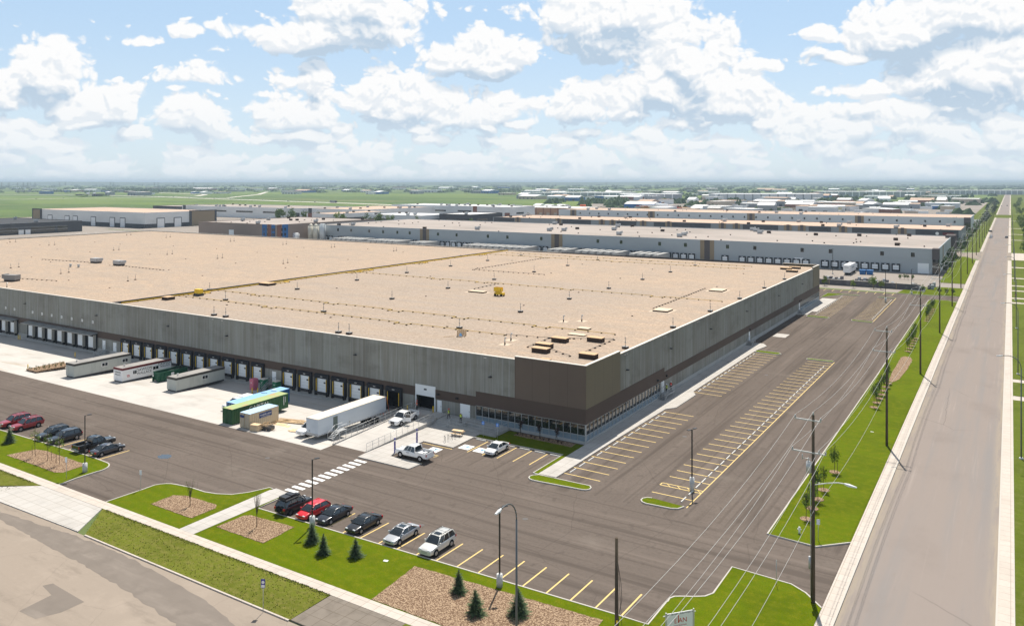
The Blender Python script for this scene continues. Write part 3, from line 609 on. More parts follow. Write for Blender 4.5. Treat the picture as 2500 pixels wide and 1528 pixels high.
b = MB(); b.box(L0+.5,-.6,.6,W0-.5,-1.1,-.2); b.box(L0+.5,-37,1.6,W0-.5,-.2,10.5); b.box(-36.8,-.9,6.0,W0-.5,-.2,10.5); obj('interior', b, M['interior_dark'], wh)
b = MB(); b.box(-37,-20.6,.5,6.0,.55,.69); b.box(-20.6,-.5,.5,6,.30,.40); obj('interior_floor', b, M['foundation'], wh)
b = MB(); b.box(-126.35,-125.9,.5,176.3,11.3,11.78); b.box(-125.9,-125.5,.5,176.3,11.3,11.5); obj('roof_divider', b, M['dark_metal'], rf)
# window strips: one thing-part per strip, with mullions and spandrel as sub-parts
def strip_x(x0, x1, n):
    g = MB(); g.box(x0,x1,.16,.2,1.35,3.02); o = obj('window', g, M['glass'], wh)
    s_ = MB(); s_.box(x0,x1,.14,.2,.42,1.32); obj('spandrel', s_, M['spandrel'], o)
    f = MB(); dx = (x1-x0)/n
    for k in range(n+1): f.box(x0+k*dx-.028,x0+k*dx+.028,.04,.14,.42,3.05)
    f.box(x0,x1,.045,.139,2.97,3.049); f.box(x0,x1,.045,.139,1.29,1.37); f.box(x0,x1,.02,.139,.38,.46); obj('window_frame', f, M['mullion'], o)
def strip_y(y0, y1, n, z0=.42):
    g = MB(); g.box(-.2,-.16,y0,y1,1.35,3.02); o = obj('window', g, M['glass'], wh)
    s_ = MB(); s_.box(-.2,-.14,y0,y1,z0,1.32); obj('spandrel', s_, M['spandrel'], o)
    f = MB(); dy = (y1-y0)/n
    for k in range(n+1): f.box(-.14,-.04,y0+k*dy-.028,y0+k*dy+.028,z0,3.05)
    f.box(-.139,-.045,y0,y1,2.97,3.049); f.box(-.139,-.045,y0,y1,1.29,1.37); f.box(-.139,-.02,y0,y1,.38,.46); obj('window_frame', f, M['mullion'], o)
strip_x(-20.6,-.16,16); strip_y(.2,30.9,22); strip_y(147.5,176.4,20)
b = MB(); b.box(-.16,.03,-.03,.2,.38,3.05); obj('corner_post', b, M['mullion'], wh)
# pale stuff stacked inside, seen through the right-hand glass: papers taped on the office panes
# docks -------------------------------------------------------------
def dock(xc, first=None, open_=False):
    if first is not None:
        c = first.copy(); COL.objects.link(c); c.location = (xc, 0, 0)
        for ch in first.children: e = ch.copy(); COL.objects.link(e); e.parent = c
        return c
    b = MB(); zt = 3.62
    b.box(-1.85,1.85,-.40,.05,2.95,zt,0); b.box(-1.85,-1.32,-.40,.05,.1,2.95,0); b.box(1.32,1.85,-.40,.05,.1,2.95,0)
    b.loft([[(-1.85,-.40,zt),(1.85,-.40,zt),(1.85,.0,zt+.12),(-1.85,.0,zt+.12)],[(-1.85,-.40,zt-.01),(1.85,-.40,zt-.01),(1.85,.0,zt-.01),(-1.85,.0,zt-.01)]],0)
    b.box(-.28,.28,-.412,-.40,3.24,3.38,1)
    o = obj('dock_shelter', b, [M['dock_black'], M['grey_metal']], wh, loc=(xc,0,0))
    d_ = MB(); d_.box(-1.28,1.28,-.16,.02,.36,2.95,0)
    if not open_:
        for zz in (.95,1.55,2.15): d_.box(-1.28,1.28,-.164,-.161,zz,zz+.03,2)
        d_.box(.42,.92,-.175,-.161,2.0,2.28,1)
    obj('dock_door', d_, [M['interior_dark'] if open_ else M['white_door'], M['dock_black'], M['galvanised']], o)  # open dock: near-black slab, the unlit inside painted into its colour
    l_ = MB(); l_.box(-1.15,1.15,-.42,.02,-.12,.34,0); l_.box(-1.2,1.2,-.46,-.02,.3,.345,0); obj('dock_leveller', l_, M['dark_metal'], o)
    for s_ in (-1,1):
        y_ = MB(); y_.box(s_*1.30-.06,s_*1.30+.06,-.44,-.405,.55,2.85); obj('guide_strip', y_, M['yellow'], o)
        y_ = MB(); y_.box(s_*1.5-.18,s_*1.5+.18,-.55,.02,-.35,.25); obj('bumper', y_, M['black'], o)
    return o
xs = [-42.8,-47.35,-51.8,-56.2,-60.8,-65.3,-74.35,-78.9,-83.5,-88.0,-92.6,-97.1,-101.7,-106.3,-110.9,-115.4,-119.8]
D0 = dock(xs[0])
for x in xs[1:]: dock(x, D0)
dock(-38.3, None, True)
mat('canopy', (.36,.37,.37), .4, metal=.5); mat('seal_grey', (.40,.38,.34), .8)
def cdock(xc, first=None):
    if first is not None: return dock(xc, first)
    b = MB(); b.box(-1.95,1.95,-.35,.05,3.0,3.65,0); b.box(-1.95,-1.3,-.35,.05,.1,3.0,0); b.box(1.3,1.95,-.35,.05,.1,3.0,0)
    o = obj('dock_shelter', b, M['dock_black'], wh, loc=(xc,0,0))
    c = MB(); c.loft([[(-2.1,-2.0,3.72),(2.1,-2.0,3.72),(2.1,.0,4.02),(-2.1,.0,4.02)],[(-2.1,-2.0,3.62),(2.1,-2.0,3.62),(2.1,.0,3.92),(-2.1,.0,3.92)]]); obj('canopy', c, M['canopy'], o)
    c = MB(); c.box(1.80,1.96,-1.0,-.35,.3,3.6); obj('side_panel', c, M['seal_grey'], o)
    d_ = MB(); d_.box(-1.28,1.28,-.36,-.30,.36,2.98); obj('dock_door', d_, M['white_door'], o)
    l_ = MB(); l_.box(-1.15,1.15,-.42,.02,-.3,.34); obj('dock_leveller', l_, M['dark_metal'], o)
    s_ = MB(); s_.box(-.32,.32,-.02,.04,6.1,6.75,0); s_.box(-.14,.14,-.03,-.021,6.25,6.6,1); obj('door_number_plate', s_, [M['white_paint'],M['grey_metal']], o)
    for s2 in (-1,1): p = MB(); p.box(s2*1.62-.14,s2*1.62+.14,-.6,.02,-.35,.3); obj('bumper', p, M['black'], o)
    return o
C0 = cdock(-133.7)
for k in range(1,7): cdock(-133.7-4.62*k, C0)
for k in range(9): cdock(-170.6-4.6*k, C0)
# doors and drive-in door
def mandoor(x0, x1, z0, z1, m='white_door', nm='door'):
    o = obj(nm, MB().box(x0,x1,.0,.055,z0,z1), M[m], wh); h = MB(); h.box(x1-.18,x1-.08,-.05,.0,z0+1.0,z0+1.12); obj('handle', h, M['dark_metal'], o); return o
mandoor(-28.7,-27.75,.7,2.75); mandoor(-23.8,-21.8,.7,2.9); mandoor(-70.3,-69.2,.35,2.5); mandoor(-129.6,-128.4,.35,2.5); mandoor(-125.2,-123.9,.35,2.4)
for y0, y1 in ((31.45,32.0),(32.2,32.75),(90.2,91.3),(145.9,147.0)):
    o = obj('door', MB().box(-.06,.0+.01,y0,y1,.9,3.0), M['white_door'], wh); obj('handle', MB().box(.01,.06,y0+.08,y0+.18,1.9,2.02), M['dark_metal'], o)
f = MB(); f.box(-33.5,-33.3,-.06,.3,.7,4.75); f.box(-29.3,-29.1,-.06,.3,.7,4.75); f.box(-33.5,-29.1,-.06,.3,4.75,4.95); o = obj('door_frame', f, M['white_door'], wh)
obj('overhead_door', MB().box(-33.3,-29.3,-.03,.03,3.1,4.75,0).box(-31.6,-31.0,-.045,-.031,4.1,4.4,1), [M['white_door'],M['dark_metal']], o)
obj('door_opening', MB().box(-33.3,-29.3,.9,5.8,.72,4.7), M['interior_dark'], o)
lampb = MB(); lampb.box(-.22,.22,-.32,0,-.12,.12)
lm = lampb.mesh('wall_lamp', M['black'])
for x, z in ((-165,8.4),(-132,8.2),(-104,8.3),(-84,8.2),(-47.7,8.4),(-17.6,8.2)): obj('wall_lamp', MB().box(-.25,.25,-.5,.0,-.07,.07,0).box(-.06,.06,-.02,.03,-.2,.2,0), M['dark_metal'], wh, loc=(x,.05,z))
for x, z in ((-28.4,3.8),(-24.4,3.7)): obj('wall_lamp', lm, None, wh, loc=(x,0,z))
for y, z in ((29.3,3.75),(33.8,3.7),(90.8,3.55),(146.4,3.6),(148.6,3.6)): obj('wall_lamp', lm, None, wh, loc=(0,y,z), rz=pi/2)
for y in (15.5,36,60,88,120,150): obj('wall_lamp', MB().box(0,.5,-.22,.22,-.07,.07), M['dark_metal'], wh, loc=(-.05,y,8.5))
for y in (14.6,32.5,51.5,73,95,117): parts('scupper', [(-.06,.03,y,y+.3,11.15,11.25),(-.06,.03,y+.9,y+1.2,11.15,11.25)], 'cap_metal', wh)
for x in (-19.0,-52.3,-86,-89): parts('scupper', [(x,x+.5,.02,.07,11.15,11.28)], 'cap_metal', wh)
# roof fittings ----------------------------------------------------
Z = 11.3
vm = MB(); vm.box(-.45,.45,-.45,.45,0,.34,0); vm.box(-.5,.5,-.5,.5,.34,.4,1); vm.tube((0,0,.4),(0,0,1.9),.05,.05,6,1); vm.tube((0,0,1.05),(0,0,1.15),.16,.16,6,1); vm.box(-.16,.16,-.05,.05,1.9,1.98,1)
mat('curb_brown', (.07,.05,.04), .8); mat('roof_felt', (.56,.46,.36), .9); mat('dull_steel', (.26,.25,.24), .6); vmm = vm.mesh('roof_mast', [M['curb_brown'], M['dull_steel']])
grid = [(-92.2,3),(-88.3,3),(-54.7,2.7),(-52.1,2.9),(-127.7,28.8)]
for x in (-108.6,-75.1,-37.6,-1.8):
    for y in (18.9,42.2,65.5,88.5,112,135,158.7):
        if (x,y) not in ((-1.8,158.7),): grid.append((x,y))
for x, y in grid: obj('roof_mast', vmm, None, rf, loc=(x,y,Z))
pm = MB(); pm.tube((0,0,0),(0,0,1.7),.05,.05,6,0); pm.box(-.22,.22,-.22,.22,0,.22,1); pm.tube((0,0,1.0),(0,0,1.1),.14,.14,6,0); pmm = pm.mesh('vent_pipe', [M['dull_steel'], M['curb_brown']])
for x in (-165,-201,-232,-269,-320,-355):
    for y in (30,89,149):
        for q in (-1.6,1.6): obj('vent_pipe', pmm, None, rf, loc=(x-.4*q,y+q,Z))
gm = MB(); gm.tube((0,0,0),(0,0,1.1),.09,.09,8,0); gm.tube((0,0,1.1),(.25,0,1.35),.15,.12,8,0); gm.tube((0,0,.0),(0,0,.5),.16,.1,8,1); gm.box(-1,1,-1,1,0,.03,2)
gmm = gm.mesh('gas_flue', [M['galvanised'], M['curb_brown'], M['roof_felt']])
for x, y in ((-21.5,10.5),(-22.6,14.3),(-23.7,36.7),(-20.7,39.2),(-180,2.6)): obj('gas_flue', gmm, None, rf, loc=(x,y,Z))
mat('hatch_wood', (.58,.41,.26), .8); mat('hatch_pale', (.66,.54,.41), .8)
def curb(x, y, hx, hy, h, top='hatch_wood', rz=0, skirt=False, nm='roof_curb'):
    o = obj(nm, MB().box(-hx,hx,-hy,hy,0,h), M['curb_brown'], rf, loc=(x,y,Z), rz=rz)
    obj('curb_lid', MB().box(-hx-.08,hx+.08,-hy-.08,hy+.08,h,h+.07), M[top], rf, loc=(x,y,Z), rz=rz)
    if skirt: obj('roof_patch', MB().box(-hx-.8,hx+.8,-hy-.8,hy+.8,0,.02), M['roof_felt'], rf, loc=(x,y,Z), rz=rz)
for x, y in ((-14.3,18.0),(-8.9,21.7),(-14.2,12.0),(-12.8,8.4),(-3.9,8.7)): curb(x, y, 1.45, .75, .75)
curb(-9.3,3.9,.8,.4,.12); curb(-16.3,31.6,1.2,.8,.2,'hatch_pale'); curb(-14.6,25.4,1.7,.7,.12,'hatch_pale')
curb(-64,63.6,2.4,.9,.32,'hatch_pale',0,True); curb(-11.3,61.0,1.7,1.9,.3,'hatch_pale',0,True); curb(-11.1,100.4,1.8,2.2,.3,'hatch_pale',0,True)
for x, y in ((-8.0,163.6),(-6.1,168),(-4.6,157)): curb(x, y, 1.7, .9, .6)
curb(-121.8,12.3,1.1,1.1,.7); curb(-123.0,44.4,2.0,1.3,.6)
for x, y in ((-193.5,10.5),): obj('rooftop_unit', MB().box(-1.9,1.9,-1.1,1.1,.5,1.9,0).box(-1.8,1.8,-1.0,1.0,0,.5,1).box(-2.6,-1.9,-1.0,1.0,.9,2.1,0), [M['dull_steel'],M['curb_brown']], rf, loc=(x,y,Z), rz=.4)
for x, y in ((-224.4,54),(-209.3,53.4)): obj('rooftop_unit', MB().box(-2.0,2.0,-1.1,1.1,.5,1.7,0).box(-1.9,1.9,-1.0,1.0,0,.5,1).box(2.0,2.8,-1.0,1.0,1.0,1.8,0), [M['grey_metal'],M['curb_brown']], rf, loc=(x,y,Z))
for x, y in ((-217.8,41.1),(-214.1,41.8)): obj('gas_flue', MB().tube((0,0,0),(0,0,.9),.35,.35,8,0).tube((0,0,.9),(0,0,1.1),.5,.5,8,0), M['galvanised'], rf, loc=(x,y,Z))
def pipe(pts, m='yellow', r=.055, step=2.6, blk=True):
    p = MB(); zz = Z+.22
    for (xa,ya),(xb,yb) in zip(pts, pts[1:]):
        p.tube((xa,ya,zz),(xb,yb,zz),r,r,5,0); L = sqrt((xb-xa)**2+(yb-ya)**2); n = max(1,int(L/step))
        for k in range(n+1):
            x, y = xa+(xb-xa)*k/n, ya+(yb-ya)*k/n
            if blk: p.obox((x,y),.10,.20,Z,Z+.16,math.atan2(yb-ya,xb-xa),1)
    obj('gas_pipe', p, [M[m],M['curb_brown']], rf)
mat('faded_yellow', (.72,.50,.14), .6)
def loop(x, y, dx=1.0): return [(x,y),(x,y-1.4),(x+3.2*dx,y-1.4),(x+3.2*dx,y)]
def run(y, xs_, x0, x1):
    pts = [(x0,y)]
    for x in xs_: pts += loop(x, y)
    pts.append((x1,y)); pipe(pts, 'faded_yellow')
run(29.2, (-110,-84,-64,-46,-26), -124.6, -8.5)
run(17.4, (-92,-52), -124.6, -26); run(81.3, (-92,-76,-48,-22), -124.6, -4)
run(156.8, (-98,-68), -124.6, -20); run(166, (-90,-60), -120, -20)
pipe([(-125.1,2),(-125.1,175)], 'yellow', .12, 4.2); pipe([(-126.6,1.5),(-126.6,175)], 'faded_yellow', .08, 4.2, False)
for y in (20,47,78,83,112,150): pipe([(-124.6,y),(-122.4,y),(-122.4,y+5),(-124.6,y+5)], 'yellow', .09, 1.6)
for pts in ([(-95.7,106.9),(-95.8,156)],[(-95.2,107.2),(-68.6,107.2)],[(-68.3,68.4),(-68.8,81.0)],[(-14.2,62.7),(-15.3,102.4)],[(-26,18),(-17.6,19.4),(-6.6,24.6),(-6.2,11.9)],[(-16.7,10.5),(-17.3,19.6)],[(-12.5,10.9),(-7.0,8.0)],[(-200.5,14.2),(-182.4,17.4)],[(-253,50),(-227.9,53.1)],[(-207.3,52.4),(-181.4,51.7)]):
    pipe(pts, 'dark_metal', .035, 1.9)
sd_ = random.Random(8); dm = MB(); dm.tube((0,0,0),(0,0,.14),.28,.2,8); dmm = dm.mesh('roof_drain', M['curb_brown'])
for k in range(60): obj('roof_drain', dmm, None, rf, loc=(-12-28*(k%13)-sd_.uniform(0,6), 12+32*(k//13)+sd_.uniform(0,10), Z))
fm = MB()   # edge rail on the far left corner of the roof
for k in range(26): y = 96+3*k; fm.tube((-376,y,Z),(-376,y,Z+1.1),.03,.03,4)
for zz in (.55,1.1): fm.tube((-376,96,Z+zz),(-376,174,Z+zz),.03,.03,4); fm.tube((-376,174,Z+zz),(-340,174,Z+zz),.03,.03,4)
for k in range(12): x = -376+3.2*k; fm.tube((x,174,Z),(x,174,Z+1.1),.03,.03,4)
obj('edge_rail', fm, M['grey_metal'], rf)
# things standing on the roof
t = thing('scissor_lift', (-55.7,61.2,Z), 0, 'small yellow scissor lift parked beside a flat hatch on the gravel roof', 'scissor lift')
obj('platform', MB().box(-1.2,.9,-.6,.6,1.15,1.25).box(-1.2,-1.15,-.6,.6,1.25,2.2).box(-1.2,.9,-.6,-.55,1.25,2.2).box(-1.2,.9,.55,.6,1.25,2.2).box(.85,.9,-.6,.6,1.25,1.8), M['yellow'], t)
obj('chassis', MB().box(-1.1,1.5,-.55,.55,.35,.9).box(-.9,.7,-.3,.3,.9,1.15), M['yellow'], t)
for x in (-.8,1.1):
    for y in (-.6,.6): obj('wheel', MB().tube((x,y-.12,.3),(x,y+.12,.3),.3,.3,10), M['tyre'], t)
t = thing('pallet_stack', (-32.7,12.8,Z), .2, 'leaning wooden pallets set on edge in a cluster on the gravel roof', 'pallet stack')
for a in (0,1,2,3,4):
    p = MB(); an = a*1.1+.3
    for k in range(6): p.box(-.6,.6,-.06,-.04,.1+k*.19,.22+k*.19)
    for x in (-.58,0,.5): p.box(x,x+.09,-.04,.04,.05,1.25)
    q = obj('pallet', p, M['fresh_wood'], t, loc=(cos(an)*.7,sin(an)*.7,0), rz=an+pi/2)
obj('tarp_scrap', MB().loft([[(-.25,-.5,.02),(.2,-.6,.02),(.3,-.2,.02),(-.1,-.1,.02)],[(-.1,-.45,.5),(.1,-.45,.45),(.12,-.3,.5),(-.05,-.3,.55)]]), M['paint_blue'], t, loc=(.2,-.6,.2))
obj('roof_plank', MB().box(-2.1,0,-.08,.08,0,.06), M['wood'], loc=(-33.6,11.8,Z), rz=.75, label='long thin plank lying on the gravel roof beside the pallet stack', cat='plank')
obj('cardboard_scraps', MB().obox((0,0),.9,.4,0,.12,.3).obox((1.4,-.5),.5,.3,0,.25,-.2,1).obox((2.3,-.9),.8,.15,0,.06,-.5,0), [M['fresh_wood'],M['white_paint']], loc=(-6.6,3.0,Z), label='torn cardboard and white wrapping left near the roof corner', cat='debris')
t = thing('generator', (-121.2,20.6,Z), 0, 'yellow portable machine with black base beside the yellow roof pipe', 'generator'); obj('housing', MB().box(-1,1,-.6,.6,.6,1.7), M['yellow'], t); obj('skid', MB().box(-1.2,1.2,-.7,.7,.1,.6), M['dark_metal'], t)
# ------------------------------------------------------------------ vehicles (front towards local +y)
PAINT = {}
def paint(name, c, metal=0.0): return mat('paint_'+name, c, .28, metal=metal, spec=.5, coat=.8)
for n_, c_, mt in (('black',(.012,.012,.014),0),('navy',(.018,.020,.028),.2),('grey',(.06,.062,.075),.3),('silver',(.52,.53,.55),.35),('champagne',(.66,.65,.62),.2),
                  ('bright_red',(.62,.012,.02),0),('deep_red',(.30,.012,.018),0),('white_car',(.80,.80,.80),0),('blue_car',(.05,.09,.2),.2)): paint(n_, c_, mt)
KIND = dict(
 sedan=dict(L=4.75,W=.91,H=1.43,low=[(-1,.40,.78),(-.96,.28,.95),(-.62,.24,1.02),(-.30,.22,.98),(.32,.22,.97),(.60,.22,.90),(.88,.24,.78),(1,.34,.62)],gh=(-.74,-.36,.14,.54),r=.33,ax=.595),
 hatch=dict(L=4.3,W=.88,H=1.50,low=[(-1,.40,.95),(-.96,.28,1.05),(-.62,.24,1.05),(-.30,.22,1.0),(.35,.22,.99),(.62,.22,.93),(.90,.24,.78),(1,.34,.62)],gh=(-.95,-.72,.20,.60),r=.32,ax=.60),
 suv=dict(L=4.75,W=.94,H=1.76,low=[(-1,.46,1.0),(-.97,.34,1.16),(-.62,.30,1.15),(-.30,.28,1.12),(.40,.28,1.10),(.62,.28,1.05),(.92,.30,.98),(1,.38,.80)],gh=(-.94,-.80,.14,.44),r=.37,ax=.58),
 pickup=dict(L=5.85,W=1.0,H=1.92,low=[(-1,.50,.72),(-.98,.42,.78),(-.30,.40,.80),(-.29,.38,1.22),(.38,.38,1.22),(.60,.38,1.18),(.92,.38,1.12),(1,.46,.92)],gh=(-.28,-.22,.24,.46),r=.40,ax=.62))
def shp(w, zl, zt): zm = zl+(zt-zl)*.55; return [(-w*.93,zl),(-w,zl+.12),(-w,zm),(-w*.97,zt-.08),(-w*.86,zt),(w*.86,zt),(w*.97,zt-.08),(w,zm),(w,zl+.12),(w*.93,zl)]
def car(kind, col, loc, rz, label, cat=None, rack=None, group=None, roof_box=False, tilt=0, name=None, decal=False, sunroof=False, rails=False):
    K = KIND[kind]; h = K['L']/2; W_ = K['W']; P = M['paint_'+col]
    t = thing(name or {'pickup':'pickup_truck','suv':'suv','sedan':'sedan','hatch':'hatchback'}[kind], loc, rz, label, cat or {'pickup':'pickup truck','suv':'suv','sedan':'car','hatch':'car'}[kind], group)
    if tilt: t.rotation_euler = (tilt, 0, rz)
    b = MB(); S_ = []
    low_ = K['low']; low_ = [low_[0], (low_[0][0]+.012, low_[0][1]-.05, low_[0][2]+.06)]+low_[1:-1]+[(low_[-1][0]-.012, low_[-1][1]-.05, low_[-1][2]+.06), low_[-1]]
    for f_, zl, zt in low_:
        w = W_*(1-.10*max(0,abs(f_)-.55)/.45*abs(f_)); S_.append([(x, f_*h, z) for x, z in shp(w, zl, zt)])
    b0 = MB(); b0.loft(S_, 0, True, True)
    g0, g1, g2, g3 = [v*h for v in K['gh']]; zb = K['low'][3][2] - .03; H = K['H']
    if kind == 'pickup':
        zb = 1.19
        b.box(-W_,-W_+.09,-h+.04,-.29*h,.72,1.28); b.box(W_-.09,W_,-h+.04,-.29*h,.72,1.28); b.box(-W_+.05,W_-.05,-h,-h+.09,.7,1.26)
        b.box(-W_+.09,W_-.09,-h+.09,-.29*h,.80,.83,1)
        b.box(-W_*.9,W_*.9,-h-.16,-h,.5,.68,2)
    top = W_*.74; gw = W_*.93
    # cabin: curved roof skin and glass built from the same cross-sections
    secs = [(g3,zb+.02,gw*.94,0),(g3+(g2-g3)*.55,zb+(H-zb)*.62,top*1.04,0),(g2,H-.07,top,1),(g2+(g1-g2)*.3,H-.015,top*1.0,1),(g2+(g1-g2)*.65,H-.01,top,1),(g1,H-.08,top*.98,1),(g1+(g0-g1)*.55,zb+(H-.08-zb)*.52,top*1.03,0),(g0,zb+.02,gw*.94,0)]
    C_ = [[(-(gw if q else gw*.985),y,zb),(-w2,y,max(zb+.01,z-.06)),(-w2*.80,y,z),(0,y,z+.02*q),(w2*.80,y,z),(w2,y,max(zb+.01,z-.06)),((gw if q else gw*.985),y,zb)] for y,z,w2,q in secs]
    g = MB(); rf_ = MB()
    for k in range(len(C_)-1):
        for i_ in range(6):
            roofp = secs[k][3] and secs[k+1][3] and 0 < i_ < 5
            (rf_ if roofp else g).add([C_[k][i_],C_[k][i_+1],C_[k+1][i_+1],C_[k+1][i_]], [(0,1,2,3)], 0, roofp)
    for s_ in (-1,1):
        b.tube((s_*gw,g3,zb),(s_*top,g2,H-.05),.045,.04,5,0); b.tube((s_*gw,g0,zb),(s_*top,g1,H-.05),.06,.05,5,0)
        for q in ((.5,) if kind in ('sedan','hatch') else (.36,.68)):
            yb = g0+(g3-g0)*q; yt = g1+(g2-g1)*q; b.tube((s_*gw*1.005,yb,zb),(s_*top*1.005,yt,H-.06),.035,.035,5,0)
        b.tube((s_*top,g1,H-.05),(s_*top,g2,H-.05),.045,.045,5,0)
    bo = obj('body', b0, P, t); sm_ = bo.modifiers.new('round','SUBSURF'); sm_.levels = 1; sm_.render_levels = 2
    ro = obj('roof', rf_, P, t); obj('frame', b, [P, M['black'], M['galvanised']], t)
    obj('windows', g, M['window_glass'], t)
    ax = K['ax']*h; r = K['r']
    for s_ in (-1,1):
        for y in (-ax, ax*1.02):
            a = MB(); a.tube((s_*(W_-.18),y,r+.02),(s_*(W_+.006),y,r+.02),r*1.18,r*1.18,14); obj('wheel_arch', a, M['black'], t)
            w_ = MB(); w_.tube((s_*(W_-.2),y,r),(s_*(W_+.02),y,r),r,r,16); wo = obj('wheel', w_, M['tyre'], t)
            q = MB(); q.tube((s_*(W_+.02),y,r),(s_*(W_+.03),y,r),r*.62,r*.55,12)
            for k in range(5): an = k*2*pi/5; q.tube((s_*(W_+.034),y,r),(s_*(W_+.034),y+r*.56*cos(an),r+r*.56*sin(an)),.03,.03,4,0)
            obj('rim', q, M['rim' if col not in ('black',) or kind != 'suv' else 'hub_dark'], wo)
        fz = K['low'][-2][2]; rzz = K['low'][1][2]
        b2 = MB().box(s_*W_*.62-.17,s_*W_*.62+.17,h*.93,h*.985,fz-.20,fz-.05); obj('headlight', b2, M['light_glass'], t)
        b2 = MB().box(s_*W_*.80-.13,s_*W_*.80+.11,-h-.012,-h*.93,rzz-.34,rzz-.10) if kind != 'pickup' else MB().box(s_*W_*.92-.08,s_*W_*.92+.08,-h-.02,-h+.06,.85,1.18)
        obj('tail_light', b2, M['tail_red'], t)
        b2 = MB().box(s_*(W_+.10)-.10,s_*(W_+.10)+.08,g3-.32,g3-.18,zb+.02,zb+.17); obj('mirror', b2, P, t)
    b2 = MB().box(-W_*.42,W_*.42,h*.96,h*1.004,.52,K['low'][-2][2]-.14); obj('grille', b2, M['hub_dark'] if kind != 'suv' or col == 'black' else M['galvanised'], t)
    obj('number_plate', MB().box(-.24,.24,-h-.03,-h-.001,.55,.70) if kind == 'pickup' else MB().box(-.24,.24,-h-.012,-h+.02,.60,.74), M['plate'], t)
    if rails:
        q = MB()
        for s_ in (-1,1): q.tube((s_*top*.9,g1+.15,H+.07),(s_*top*.9,g2-.2,H+.07),.03,.03,5)
        for k in range(3): q.tube((-top*.9,g1+.4+k*.7,H+.08),(top*.9,g1+.4+k*.7,H+.08),.02,.02,4)
        obj('roof_rails', q, M['dark_metal'], t)
    if sunroof: obj('sunroof', MB().box(-.38,.38,g2-.75,g2-.2,H-.0,H+.03), M['window_glass'], t)
    if roof_box:
        obj('roof_rack', MB().box(-.75,.75,-1.9,.45,H+.05,H+.12), M['dark_metal'], t)
        obj('cargo_case', MB().box(-.68,.5,-1.8,-.95,H+.13,H+.38).box(-.68,.5,-.85,-.1,H+.13,H+.42).box(-.1,.6,.0,.4,H+.13,H+.3), M['hub_dark'], t)
        obj('snorkel', MB().tube((.9,1.1,1.1),(.82,.65,1.8),.05,.05,6), M['black'], t)
        obj('spare_wheel', MB().tube((.1,-h-.02,1.0),(.1,-h-.26,1.0),.38,.38,14), M['tyre'], t)
    return t
car('suv','black',(-19.6,-40.9,0),0,'black off-road SUV with roof rack and cargo cases, parked nose out beside the walk','suv',roof_box=True)
car('hatch','bright_red',(-16.45,-40.75,0),pi,'bright red hatchback parked nose in behind the tall black lamp post')
car('sedan','navy',(-13.5,-40.2,0),pi,'black sedan with small rear spoiler parked right of the red hatchback')
car('sedan','black',(-8.75,-40.15,0),pi,'black sedan alone between yellow lines above the single spruce')
car('sedan','silver',(-3.15,-40.0,0),pi,'silver sedan with sunroof parked left of the silver SUV',sunroof=True)
car('suv','champagne',(1.9,-40.0,0),pi,'silver SUV with sunroof and roof rails, last car of the front row',sunroof=True,rails=True)
car('suv','deep_red',(-85.1,-41.5,0),pi,'red SUV at the left edge of the photo, the farther of the two red ones',rails=True)
car('suv','deep_red',(-81.6,-41.4,0),pi,'red SUV with rear wheel flare, the nearer of the two red ones',sunroof=True,rails=True)
car('suv','black',(-73.1,-41.7,0),pi,'dark SUV with roof rails, left of the black crossover in the west row',rails=True)
car('suv','navy',(-69.9,-41.6,0),pi,'black crossover with chrome window line and red tail lamp, behind the young trees')
car('pickup','black',(-62.6,-41.1,0),0,'black pickup truck parked nose out beside the grey sedan')
car('sedan','grey',(-59.0,-41.2,0),0,'dark grey sedan parked nose out at the rounded kerb')
car('sedan','white_car',(-9.9,-9.9,.0),pi,'white sedan parked in front of the shaded office lawn')
tk = car('pickup','white_car',(-18.6,-18.7,.13),pi/2,'white crew-cab pickup parked across the plaza corner with lettering on its door')
obj('bucket', MB().box(-.3,.3,-2.3,-1.8,.84,1.15), M['white_paint'], tk)
def text(body, size, m, parent, loc, rot, ext=.004, align='CENTER', name='lettering', font_w=1.0, sh=0):
    cu = bpy.data.curves.new(name, 'FONT'); cu.body = body; cu.size = size; cu.extrude = ext; cu.align_x = align; cu.align_y = 'CENTER'; cu.resolution_u = 2; cu.shear = sh; cu.offset = font_w-1
    o = bpy.data.objects.new(name, cu); COL.objects.link(o); o.location = loc; o.rotation_euler = rot
    bpy.context.view_layer.update(); dg = bpy.context.evaluated_depsgraph_get(); me = bpy.data.meshes.new_from_object(o.evaluated_get(dg))
    bpy.data.objects.remove(o); me.materials.clear(); me.materials.append(M[m]); o = bpy.data.objects.new(name, me); COL.objects.link(o)
    o.parent = parent; o.location = loc; o.rotation_euler = rot; return o
obj('door_emblem', MB().box(-1.008,-1.001,.2,.75,.9,1.02).box(-1.008,-1.001,.28,.62,.76,.80), M['grey_metal'], tk)
tr = car('pickup','white_car',(-30.2,-7.1,.50),pi,'white pickup standing on the concrete ramp with its front door open',tilt=-.04)
d_ = MB(); d_.box(.0,.06,-1.05,0,.55,1.2,0).box(.0,.05,-1.0,-.95,1.2,1.75,0).box(.0,.05,-.1,-.05,1.2,1.75,0).box(.0,.05,-1.0,-.05,1.72,1.76,0).box(.02,.03,-.95,-.1,1.2,1.72,1)
o = obj('open_door', d_, [M['paint_white_car'],M['window_glass']], tr, loc=(-1.0,1.0,0)); o.rotation_euler = (0,0,-1.1)
t = car('suv','white_car',(-40.35,-18.4,0.0),pi,'white van whose nose shows behind the long white trailer','van',name='van')
t = car('pickup','white_car',(-63.0,-14.2,-.35),pi,'white truck half hidden behind the blue shipping container','truck')
obj('hopper', MB().box(-1,1,-2.9,-.7,1.2,1.9), M['white_paint'], t)
